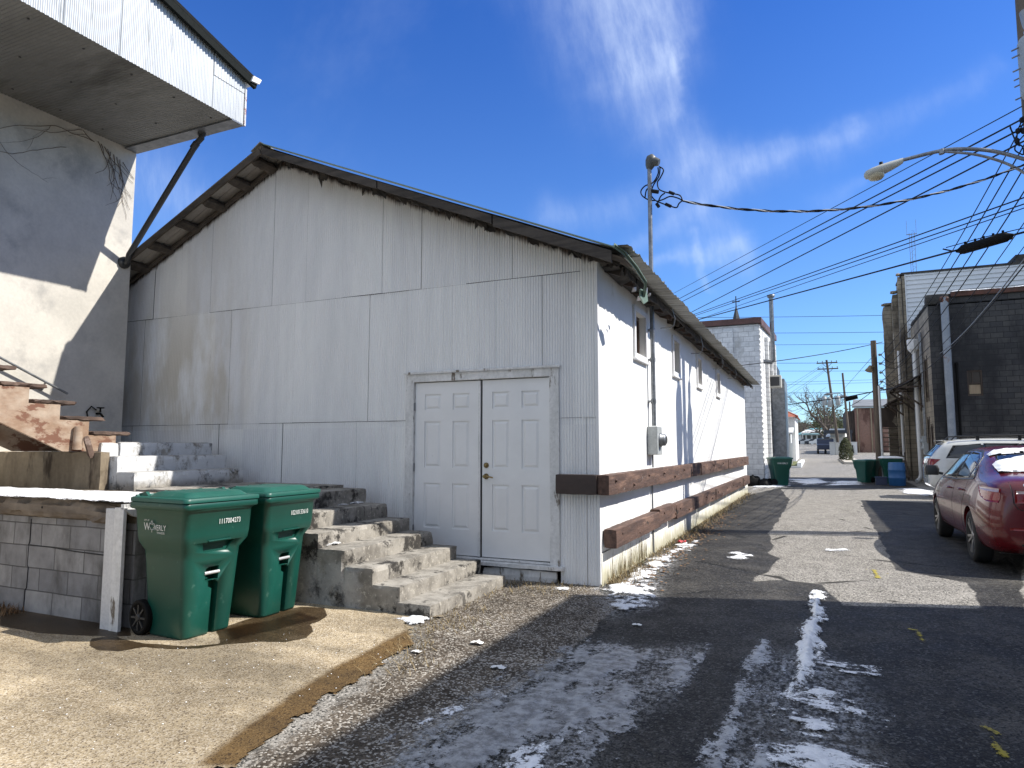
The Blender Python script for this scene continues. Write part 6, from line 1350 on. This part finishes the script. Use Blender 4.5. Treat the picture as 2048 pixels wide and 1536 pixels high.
for i, (a, b, r) in enumerate([((2060, 204), (1300, 612), .008), ((2060, 230), (1300, 628), .012), ((2060, 249), (1300, 636), .012), ((2060, 276), (1300, 667), .012), ((2060, 391), (1300, 660), .010), ((2060, 404), (1300, 662), .009), ((2060, 412), (1300, 672), .007)]):
    wire(['topmost thin wire slanting down left from the near pole', 'second wire from the top of the bundle slanting down left', 'third wire in the bundle, just under the second', 'fourth wire, running apart below the close pair', 'upper wire of the flatter low bundle at the right', 'middle wire of the flatter low bundle at the right', 'lowest thin wire of the flatter low bundle'][i], AY(*a, PY), AY(*b, TW), r*1.35 if i else .010, .0)
# thick telephone cable with its splice case
A = AY(2060, 461, 13.6); B = AY(1290, 668, TW); mb = MB(); mb.tube([A.lerp(B, t/20) for t in range(21)], .019, 6); mb.build('telephone_cable', M['cable'], label='thick black telephone cable sloping across the sky below the thin wires', cat='cable')
S0 = AY(1926, 499, 14.2); S1 = AY(2012, 474, 13.8); dd = (S1-S0).normalized(); mb = MB(); mb.tube([S0-dd*.12, S0-dd*.04, S0, S1, S1+dd*.04, S1+dd*.12], [.02, .06, .088, .088, .06, .02], 12); upv = Vector((0, 0, 1))
for t in (.06, .3, .5, .72, .94): q = S0.lerp(S1, t); mb.tube([q+upv*.07, q+upv*.13], .02, 6)
mb.tube([S0+Vector((-.25, .05, .08)), S0.lerp(S1, .5)+upv*.11, S1+Vector((.3, 0, .13))], .008, 6); mb.tube([S0+Vector((-.30, .05, .06)), S0+Vector((-.16, 0, -.01)), S0], .014, 6); mb.tube([S0-dd*.05-upv*.05, S1-upv*.04+dd*.1], .03, 6)
mb.build('splice_case', M['black'], label='large black splice case hanging on the thick cable near the right edge', cat='splice case', group='cable splice cases')
# twisted service drop to the shed
A = AX(1365, 402, -2.05); B = AY(2075, 318, PY); P = sag(A, B, .50, 60); mb = MB(); 
m0 = AY(1640, 443, 11.5)
for ph in (0, 1):
    pts = []
    for i, p in enumerate(P):
        an = i*1.05+ph*math.pi; pts.append(p+Vector((0, math.cos(an), math.sin(an)))*.014)
    mb.tube(pts, .012, 6)
sd_ = mb.build('service_drop', M['cable'], label='twisted service cable hanging between shed mast and near utility pole', cat='cable')
pts = [p+Vector((0, math.cos(i*1.05+1.6), math.sin(i*1.05+1.6)))*.014 for i, p in enumerate(P)]; mb = MB(); mb.tube(pts, .011, 6); mb.build('bare_neutral', M['alu'], sd_)
# second pole by the back stairs
Q = Vector((2.42, 34.0, 0)); up2 = thing('utility_pole', 'short wooden pole with flood lamp in front of the tan block walls', 'utility pole', Q)
mb = MB(); mb.tube([(Q.x, Q.y, 0), (Q.x, Q.y, 6.25)], [.135, .115], 12); mb.build('pole', M['pole_wood'], up2)
fl_ = MB(); c = Vector((Q.x-.2, Q.y-.15, 5.0)); fl_.beam((Q.x, Q.y-.1, 5.1), c, .05, .05); fl_.lathe(c, (-.3, -.3, -1), [(-.12, .06), (0, .10), (.14, .17)], 14); fl_.build('flood_lamp', FLAT('brass_lamp_shade', (.2, .15, .08), .4), up2)
mb = MB()
for z in (5.6, 5.2, 4.8, 4.4, 4.1): mb.lathe((Q.x+.17, Q.y, z), (1, 0, 0), [(0, .03), (.05, .06), (.1, .04), (.14, .05)], 8)
mb.build('insulators', M['galv'], up2)
cd_ = MB(); cd_.tube([(Q.x+.12, Q.y-.14, 0), (Q.x+.12, Q.y-.14, 4.2)], .05, 8); cd_.build('conduit', M['pipe_white'], up2)
for i, (z0, z1, dx, r, s_) in enumerate([(7.25, 5.62, 0, .012, .35), (7.05, 5.25, .05, .014, .35), (6.85, 4.85, .1, .014, .4), (6.6, 4.45, .14, .014, .4), (6.2, 4.2, .20, .010, .5), (5.9, 4.15, .26, .009, .6), (5.7, 4.0, .3, .014, .7)]):
    wire(['highest of the wires fanning from near pole to wooden pole', 'second of the wires fanning down to the wooden pole', 'third of the wires fanning down to the wooden pole', 'fourth of the wires fanning down to the wooden pole', 'fifth, thinner wire fanning down past the tan block wall', 'sixth, thinner wire sagging past the white siding', 'lowest wire sagging across the black block wall to the wooden pole'][i], (PX-.12+.1*i, PY, z0), (Q.x+.3, Q.y, z1), r, s_, None, 'wires from the near pole to the wooden pole')
wire('bare pale cable sagging in front of the black block wall', (PX+.3, PY, 5.6), (4.3, DY-.35, 5.0), .015, .25, M['galv'], 'wires from the near pole to the wooden pole')
for i, (z0, y1, z1, s_) in enumerate([(5.55, 35.3, 6.0, .5), (5.2, 33.8, 5.8, .5), (4.8, 34.6, 4.6, .6), (4.4, 32.5, 4.4, .4)]):
    wire(['upper loop of wire from the wooden pole to the tan wall', 'second loop of wire from the wooden pole to the tan wall', 'third loop of wire from the wooden pole to the tan wall', 'lowest loop of wire from the wooden pole to the tan wall'][i], (Q.x+.3, Q.y, z0), (DX-.02, y1, z1), .012, s_, None, 'house wires at the wooden pole')
# wires crossing far away
for i, (y0, y1, dist, r) in enumerate([(635, 629, 62, .018), (666, 663, 62, .018), (690, 686, 62, .016), (726, 724, 62, .018), (741, 741, 62, .014), (786, 783, 62, .020), (772, 762, 62, .012), (768, 756, 62, .012)]):
    wire(['uppermost wire crossing level in the gap', 'second level wire in the gap', 'third level wire in the gap', 'fourth level wire crossing behind the far pole top', 'fifth thin level wire in the gap', 'sixth, darker level wire low in the gap', 'slightly tilted thin wire low in the gap', 'upper of the two tilted wires low in the gap'][i], AY(1395, y0, dist), AY(1850, y1, dist), r, .05, None, 'wires crossing the far street')
wire('wire rising right from the shed roof past the white block building', AY(1480, 731, 26), AY(1765, 684, 40), .018, .1); 
A = AY(1480, 822, 55); B = AY(1693, 794, 40); C_ = AY(1790, 775, 36); mb = MB(); mb.tube([A, A.lerp(B, .5), B, C_], .028, 6); mb.build('telephone_cable', M['cable'], label='thick black cable low in the gap ending at a small splice case', cat='cable')
a = AY(1691, 799, 40); b = AY(1715, 793, 40); mb = MB(); mb.tube([a, b], .12, 10); mb.build('splice_case', M['black'], label='small black splice case on the low cable above the brick building', cat='splice case', group='cable splice cases')
wire('thin wire coming down from the wooden pole to the low splice case', AY(1700, 812, 42), AY(1765, 764, 36), .016, .1); wire('thin guy wire rising steeply to the wooden pole top', AY(1690, 775, 60), AY(1748, 710, 33), .010, .0)

# ------------------------------------------------------------------ beyond the cross street
def base(px_, py_, D): p = AY(px_, py_, D); return Vector((p.x, D, gz(D)))
M['brick'] = BLOCKS('red_brown_brick', 'y', (.20, .085, .055), (.26, .12, .08), (.3, .26, .22), .22, .075, .01, bump=.2, spots=(.12, .06, .045), spot_scale=.5)
M['far_white'] = FLAT('far_white_paint', (.68, .68, .66), .7); M['far_red'] = FLAT('red_tile', (.36, .11, .06), .8); M['teal'] = FLAT('teal_metal_roof', (.12, .27, .28), .5); M['far_dark'] = FLAT('dark_far_paint', (.04, .045, .055), .6)
def fbox(px0, px1, D, ztop, depth, z0=None):
    a = AY(px0, 894, D); b = AY(px1, 894, D); g0 = gz(D) if z0 is None else z0
    return a.x, b.x, D, D+depth, g0-.3, ztop
# brick building at the right
Dk = 100; x0 = AY(1712, 880, Dk).x; x1 = AY(1790, 880, Dk).x; zt = AY(1712, 816, Dk).z
bk2 = thing('brick_building', 'brown brick building with flat metal roof across the side street', 'building', ((x0+x1)/2, Dk+6, gz(Dk)))
mb = MB(); shell(mb, x0, x1, Dk, Dk+14, gz(Dk)-.5, zt); mb.build('wall', M['brick'], bk2)
mb = MB(); mb.prism([(x0-.3, Dk-.3, zt+.003), (x1, Dk-.3, zt+.003), (x1, Dk+7, zt+1.3), (x0+.2, Dk+7, zt+1.3)], (0, .1, .25)); mb.build('roof', M['soffit'], bk2)
mb = MB(); 
for t in (.05, .3): X = x0+(x1-x0)*t*1.4; mb.tube([(X, Dk-.12, gz(Dk)), (X, Dk-.12, zt)], .09, 8)
mb.build('downspout', M['boards'], bk2)
wgx = AY(1690, 880, 107).x; mb = MB(); mb.box(wgx, x0-.02, 101, 112, gz(100)-.3, AY(1700, 822, 101).z); mb.build('dark_side', M['old_wood'], bk2)
# carport posts, bins and walls before it
D = 92; mb = MB(); a = AY(1648, 862, D); b = AY(1705, 862, D); mb.box(a.x, b.x, D, D+5, a.z-.25, a.z+.1)
for p_ in (1650, 1702): q = AY(p_, 880, D); mb.box(q.x-.12, q.x+.12, D+.1, D+.4, gz(D)-.1, a.z-.253)
mb.build('carport', M['far_dark'], label='dark flat roofed carport between the far pole and the brick building', cat='carport')
mb = MB(); a = AY(1660, 866, 97); b = AY(1690, 866, 97); mb.prism([(a.x, 97, gz(97)), (b.x, 97, gz(97)), (b.x, 97, AY(0, 874, 97).z), (a.x, 97, AY(0, 874, 97).z)], (0, 4, 0)); mb.prism([(a.x-.6, 96.8, AY(1670, 874, 97).z), (b.x+.2, 96.8, AY(1670, 874, 97).z), (b.x+.2, 99, AY(1670, 865, 97).z), (a.x, 99, AY(1670, 865, 97).z)], (0, .5, .1)); mb.build('garden_shed', M['far_white'], label='low white roofed shed under the carport', cat='shed')
for i, (p0, p1, yt) in enumerate([(1659, 1669, 885), (1670, 1679, 886), (1680, 1688, 883), (1696, 1714, 885)]):
    D = 86+i*.7; a = AY(p0, yt, D); b = AY(p1, yt, D); mb = MB(); mb.box(a.x, b.x, D, D+1.1, gz(D)-.1, a.z); mb.box(a.x-.03, b.x+.03, D-.04, D+1.15, a.z+.003, a.z+.07); mb.build('dumpster', FLAT('pale_grey_steel', (.46, .46, .44), .6) if i != 3 else M['far_white'], label=['pale grey dumpster leftmost in the row by the far pole', 'pale grey dumpster second in the row behind the far pole', 'pale grey dumpster third in the row beside the cone shrub', 'white enclosure panel right of the cone shrub with dark mark'][i], cat='dumpster', group='dumpsters by the far pole')
a = AY(1706, 897, 87); mb = MB(); mb.lathe((a.x, 87.9, gz(87)+.2), (0, 0, 1), [(0, .16), (.4, .12), (.7, .05), (.9, .1), (.92, .02)], 8); mb.build('hydrant', M['black'], label='small black post in front of the white enclosure panel', cat='post')
# dark pickup
D = 93; c = base(1651, 900, D); pk = thing('pickup_truck', 'dark blue pickup parked facing the alley in the far lot', 'pickup truck', c)
mb = MB(); prof = [(-2.6, .5), (-2.6, 1.15), (-1.3, 1.2), (-1.0, 1.85), (.5, 1.9), (1.2, 1.25), (2.5, 1.1), (2.6, .5)]; mb.prism([(c.x-.95, D+a, c.z+b) for a, b in prof], (1.9, 0, 0)); mb.build('body', FLAT('navy_paint', (.02, .03, .06), .3), pk, bevel=.12)
mb = MB(); mb.prism([(c.x-.8, D-1.2, c.z+1.25), (c.x+.8, D-1.2, c.z+1.25), (c.x+.7, D-1.03, c.z+1.8), (c.x-.7, D-1.03, c.z+1.8)], (0, .0, .03)); mb.build('window', M['glass'], pk)
for x in (-.85, .85):
    for y in (-1.6, 1.6): mb = MB(); mb.lathe((c.x+x-.12, D+y, c.z+.38), (1, 0, 0), [(0, .38), (.24, .38)], 16); mb.build('wheel', M['tyre'], pk)
# white house with red tiles, left
D = 64; wx0 = AY(1560, 880, D).x; wx1 = AY(1591, 880, D).x; zt = AY(1585, 834, D).z
h1 = thing('white_house', 'white two storey house with red tiled roof left of the far lot', 'house', (wx0, D+4, gz(D)))
mb = MB(); shell(mb, wx0-6, wx1, D, D+10, gz(D)-.3, zt, 't'); mb.build('wall', M['far_white'], h1)
mb = MB(); mb.prism([(wx0-6.3, D-.3, zt), (wx1+.3, D-.3, zt), (wx1-3, D+5, zt+1.8), (wx0-6, D+5, zt+1.8)], (0, .2, .12)); mb.prism([(wx1+.3, D-.3, zt), (wx1+.3, D+10.3, zt), (wx1-3, D+5.2, zt+1.8)], (-.1, 0, .1)); mb.build('roof', M['far_red'], h1)
mb = MB(); a = AY(1588, 868, D-2); mb.box(wx0-3, wx1-.3, D-2.5, D-.01, gz(D)-.2, a.z); mb.prism([(wx0-3, D-2.8, a.z), (wx1-.1, D-2.8, a.z), (wx1-.1, D-.02, a.z+.5), (wx0-3, D-.02, a.z+.5)], (0, 0, .12)); mb.build('porch', M['far_white'], h1)
mb = MB(); p_ = AY(1582, 894, 54); mb.box(p_.x-.07, p_.x+.07, 53.9, 54.05, gz(54), AY(1582, 886, 54).z+.0); mb.box(p_.x-3, p_.x-.1, 53.93, 54.0, gz(54)+.3, gz(54)+1.2); mb.build('garden_gate', M['far_white'], label='white gate and post on the strip of lawn', cat='gate')
a = G(1562, 927); b = G(1597, 927); 
mb = MB(); e = AY(1597, 915, 56); mb.box(e.x-9, e.x, 50.5, 63, .0, gz(63)+.02); mb.build('lawn', MAT('short_lawn', (.10, .13, .035), (.16, .15, .06), .95, scale=2, bump=.4, bscale=10), kind='structure', label='small strip of green lawn by the far white house', cat='lawn')
mb = MB(); mb.box(e.x-9, e.x+.25, 50.1, 50.45, 0, .2); mb.box(e.x+.03, e.x+.3, 50.46, 63, 0, gz(63)+.18); mb.build('kerb', M['far_white'], kind='structure', label='pale kerb around the strip of lawn', cat='kerb')
# kerbed island with the cone shrub
i0 = [AY(1675, 907, 66), AY(1686, 922, 60), AY(1750, 922, 60), AY(1722, 905, 66)]; mb = MB(); mb.prism([(p.x, p.y, gz(p.y)-.05) for p in [Vector((AY(1676, 894, 70).x, 70, 0)), Vector((AY(1688, 894, 58).x, 58, 0)), Vector((AY(1728, 894, 58).x, 58, 0)), Vector((AY(1704, 894, 70).x, 70, 0))]], (0, 0, .22)); mb.build('traffic_island', MAT('pale_concrete', (.5, .48, .43), (.42, .37, .3), .9, scale=1), kind='structure', label='pale concrete island with kerb around the cone shrub', cat='island')
c = base(1692, 912, 63); sh = thing('cone_shrub', 'clipped cone shaped evergreen shrub on the traffic island', 'shrub', c+Vector((0, 0, .15)))
M['ever'] = MAT('dark_evergreen', (.035, .05, .018), (.075, .075, .03), .85, scale=4, bump=0)
def leaves(n, fn, s0, s1):
    mb = MB()
    for i in range(n):
        p = Vector(fn()); s = random.uniform(s0, s1); u = Vector((random.gauss(0, 1), random.gauss(0, 1), random.gauss(0, 1))).normalized(); w = u.orthogonal().normalized()
        mb.add([p-u*s, p+w*s*.45, p+u*s, p-w*s*.45], [(0, 1, 2, 3)])
    return mb
def cone_pt():
    t = random.random()**.8; R = .52*math.sin(min(1, (1-t)*1.7+.12)*1.5)*random.uniform(.55, 1.06); a = random.uniform(0, 6.283); return (c.x+R*math.cos(a), c.y+R*math.sin(a), c.z+.15+t*1.85)
leaves(2200, cone_pt, .05, .11).build('foliage', M['ever'], sh); mb = MB(); mb.tube([(c.x, c.y, c.z), (c.x, c.y, c.z+1.6)], .05, 6); mb.build('trunk', M['pole_wood'], sh)
# poles in the distance
def far_pole(label, x_px, y_top, D, arms=(), lean=0.0, tr=False, lamp=None, r=.15):
    top = AY(x_px, y_top, D); b0 = Vector((top.x+lean, D, gz(D)))
    t = thing('utility_pole', label, 'utility pole', b0, 0, 'far utility poles'); mb = MB(); mb.tube([b0, top], [r*1.25, r*.85], 10); mb.build('pole', M['pole_wood'], t); 
    for z in arms:
        p = b0.lerp(top, (z-b0.z)/(top.z-b0.z)); mb = MB(); mb.box(p.x-1.15, p.x+1.15, D-.2, D-.08, z-.07, z+.07)
        for dx in (-1.05, -.5, .5, 1.05): mb.lathe((p.x+dx, D-.14, z+.07), (0, 0, 1), [(0, .03), (.15, .06), (.2, .03)], 6)
        mb.beam((p.x-.5, D-.14, z-.07), (p.x, D-.14, z-.6), .05, .05); mb.beam((p.x+.5, D-.14, z-.07), (p.x, D-.14, z-.6), .05, .05); mb.build('crossarm', M['pole_wood'], t)
    if tr:
        for dx in (-.75, -.15, .72):
            z = top.z-5.0; mb = MB(); p = b0.lerp(top, .66); mb.lathe((p.x+dx, D-.25, z-.55 if dx != -.15 else z-.75), (0, 0, 1), [(0, .2), (.05, .27), (1.0, .27), (1.08, .15), (1.1, .05), (1.35, .05)], 12); mb.build('transformer', M['meter'], t)
    if lamp:
        p = b0.lerp(top, lamp[0]); mb = MB(); mb.tube([p, p+Vector((lamp[1]*.4, 0, .5)), p+Vector((lamp[1], 0, .45))], .05, 6); mb.lathe(p+Vector((lamp[1], 0, .43)), (1 if lamp[1] > 0 else -1, 0, -.05), [(-.2, .05), (0, .12), (.5, .16), (.8, .05)], 8); mb.build('street_lamp', M['galv'], t)
    return t
D = 90; zt = AY(1653, 720, D).z
far_pole('tall far pole with two crossarms and three transformers', 1653, 720, D, (AY(1653, 726, D).z, AY(1653, 738, D).z), .95, True, (.57, .0+.9))
far_pole('plain far pole right of the transformer pole, lamp arm to the left', 1685, 746, 88, (), .45, False, (.70, -1.4), .13)
far_pole('small distant pole with one crossarm in front of the bare tree', 1646, 792, 160, (AY(1646, 797, 160).z,), .3, False, None)
far_pole('short dark pole standing behind the brick building', 1699, 803, 112, (), 0, False, None, .12)
for k_ in range(6):
    wire(['', '', '', '', '', ''][k_] or ['first', 'second', 'third', 'fourth', 'fifth', 'sixth'][k_]+' faint wire fanning left from the far transformer pole', AY(1652, [724, 727, 738, 741, 775, 790][k_], 90), AY(1470, [830, 842, 850, 860, 872, 888][k_], 60), .012, .2, None, 'faint far wires')
# lattice mast
tw = AY(1823, 466, 150); mb = MB(); zz = 6
for s in ((-.45, -.3), (.45, -.3), (0, .5)): mb.tube([(tw.x+s[0], 150+s[1], 2), (tw.x+s[0], 150+s[1], tw.z)], .045, 5)
z = 20
while z < tw.z: 
    mb.tube([(tw.x-.45, 149.7, z), (tw.x+.45, 149.7, z+.8)], .02, 4); mb.tube([(tw.x+.45, 149.7, z+.8), (tw.x, 150.5, z+1.2)], .02, 4); z += 1.2
for s in (-.8, .8): mb.tube([(tw.x+s, 150, tw.z-.3), (tw.x+s, 150, tw.z+2.6)], .03, 4)
mb.box(tw.x-.9, tw.x+.9, 149.9, 150.1, tw.z-.3, tw.z-.2); mb.build('lattice_mast', M['galv'], label='slender steel lattice mast rising behind the white siding', cat='mast')
# teal roofed house
D = 215; a = AY(1598, 880, D); b = AY(1668, 880, D); g0 = gz(D); h2 = thing('teal_roof_house', 'pale house with teal metal roof at the end of the road', 'house', ((a.x+b.x)/2, D+5, g0))
ze = AY(1630, 869, D).z; zr = AY(1630, 856, D).z; mx_ = (a.x+b.x)/2
mb = MB(); shell(mb, a.x, b.x, D, D+12, g0-.3, ze, 't'); mb.build('wall', M['far_white'], h2)
mb = MB(); mb.prism([(a.x-.5, D-.6, ze), (b.x+.5, D-.6, ze), (b.x-3, D+6, zr), (a.x+3, D+6, zr)], (0, .5, .15)); mb.build('roof', M['teal'], h2)
for p_ in (1607, 1618, 1629, 1640, 1655):
    q = AY(p_, 880, D); mb = MB(); mb.box(q.x-.5, q.x+.5, D-.06, D-.003, g0+1.0, g0+2.5); mb.build('window', M['pane'], h2)
mb = MB(); q = AY(1628, 867, D-3); mb.prism([(q.x-3.4, D-3, q.z), (q.x+3.4, D-3, q.z), (q.x+2.4, D-.02, q.z+.9), (q.x-2.4, D-.02, q.z+.9)], (0, 0, .25)); 
for dx in (-3, 3): mb.box(q.x+dx-.1, q.x+dx+.1, D-2.9, D-2.7, g0, q.z)
mb.build('porch', M['far_white'], h2)
for i in range(5):
    D3 = 205-i*2; p0 = AY(1600+i*9, 886, D3); mb = MB(); pr = [(-2.2, .3), (-2.2, .9), (-1.2, 1.0), (-.6, 1.5), (.8, 1.5), (1.4, .95), (2.2, .85), (2.2, .3)]; mb.prism([(p0.x+u, D3, gz(D3)+v) for u, v in pr], (0, 1.7, 0))
    for u in (-1.4, 1.4): mb.lathe((p0.x+u, D3-.05, gz(D3)+.32), (0, 1, 0), [(0, .32), (.2, .32)], 12)
    mb.build('distant_car', M['far_dark'] if i % 2 else M['far_white'], label=['pale car furthest left before the teal roofed house', 'dark car second from left before the teal roofed house', 'pale car in the middle before the teal roofed house', 'dark car second from right before the teal roofed house', 'pale car furthest right before the teal roofed house'][i], cat='car', group='cars before the teal roofed house')
# bare tree
def bare_tree(label, x_px, D, H, seed, mat, r0=.35, dens=1.0):
    c = base(x_px, 890, D); t = thing('bare_tree', label, 'tree', c, 0, 'bare winter trees'); rr = random.Random(seed); tk = MB(); cr = MB()
    def grow(p, d, L, r, lv):
        n = 5; pts = [p]; q = p.copy(); dd = d.copy()
        for i in range(n):
            dd = (dd+Vector((rr.gauss(0, .16), rr.gauss(0, .16), rr.gauss(.04, .12)))).normalized(); q = q+dd*L/n; pts.append(q)
        (tk if lv == 0 else cr).tube(pts, [r*(1-.45*i/n) for i in range(n+1)], 7 if lv < 2 else 4, False)
        if lv < 5:
            for i in range(rr.choice([2, 3, 3]) if lv else 4):
                k2 = rr.randint(2, n); az = rr.uniform(0, 6.28); sp = rr.uniform(.45, 1.0); u = dd.orthogonal().normalized(); w = dd.cross(u); nd = (dd*math.cos(sp)+(u*math.cos(az)+w*math.sin(az))*math.sin(sp)).normalized(); nd.z = max(nd.z, -.15)
                grow(pts[k2], nd, L*rr.uniform(.55, .8), max(.022, r*(1-.45*k2/n)*.62), lv+1)
            grow(q, dd, L*.7, max(.022, r*.55), lv+1)
    grow(c, Vector((0, 0, 1)), H*.28, r0, 0)
    tk.build('trunk', mat, t); cr.build('crown', mat, t)
M['bark'] = MAT('grey_bark', (.13, .105, .085), (.08, .065, .055), .9, scale=2, bump=0)
bare_tree('large bare tree spreading behind the far utility poles', 1672, 128, 15.5, 5, M['bark'], .5)
bare_tree('small bare tree at the left of the teal roofed house', 1594, 240, 10, 8, M['bark'], .3)
for i, (p_, D3, R, H) in enumerate([(1655, 170, 4.2, 8.5), (1676, 175, 4.5, 7.5), (1638, 250, 4, 7.5), (1615, 270, 5, 7.5), (1697, 200, 5, 8.5)]):
    c = base(p_, 890, D3); t = thing('evergreen_tree', ['dark rounded evergreen left under the bare tree', 'dark evergreen right under the bare tree', 'small evergreen between the house and the bare tree', 'olive bushy tree behind the teal roof', 'dark evergreen beside the brick building'][i], 'tree', c, 0, 'evergreens behind the far houses')
    cl = [(random.gauss(0, R*.35), random.gauss(0, R*.35), H*random.uniform(.35, .85), R*random.uniform(.3, .55)) for _ in range(12)]
    def fp(c=c, cl=cl):
        k_ = random.choice(cl); v = Vector((random.gauss(0, 1), random.gauss(0, 1), random.gauss(0, 1))).normalized()*k_[3]*random.uniform(.7, 1.08); return (c.x+k_[0]+v.x, c.y+k_[1]+v.y, c.z+k_[2]+v.z)
    leaves(1500, fp, .18, .42).build('crown', M['ever'], t); mb = MB(); mb.tube([c, c+Vector((0, 0, H*.6))], .25, 7); mb.build('trunk', M['bark'], t)
# wooded skyline
def wood(n, y0, y1, x0, x1, h):
    mb = MB()
    for i in range(n):
        x = random.uniform(x0, x1); y = random.uniform(y0, y1); t_ = fbm(np.array([x*.02]), np.array([y*.02]), 3)[0]; z = gz(y)+random.random()*h*(.5+t_); s = random.uniform(.5, 1.3)
        u = Vector((random.gauss(0, 1), random.gauss(0, 1), random.gauss(0, 1))).normalized(); w = u.orthogonal(); p = Vector((x, y, z)); mb.add([p-u*s, p+w*s*.6, p+u*s, p-w*s*.6], [(0, 1, 2, 3)])
    return mb
wood(9000, 380, 430, -90, 130, 11).build('far_woods', MAT('winter_woods', (.085, .07, .055), (.06, .065, .04), .95, scale=.06, bump=0), label='grey brown winter woods along the skyline', cat='woods', kind='stuff')
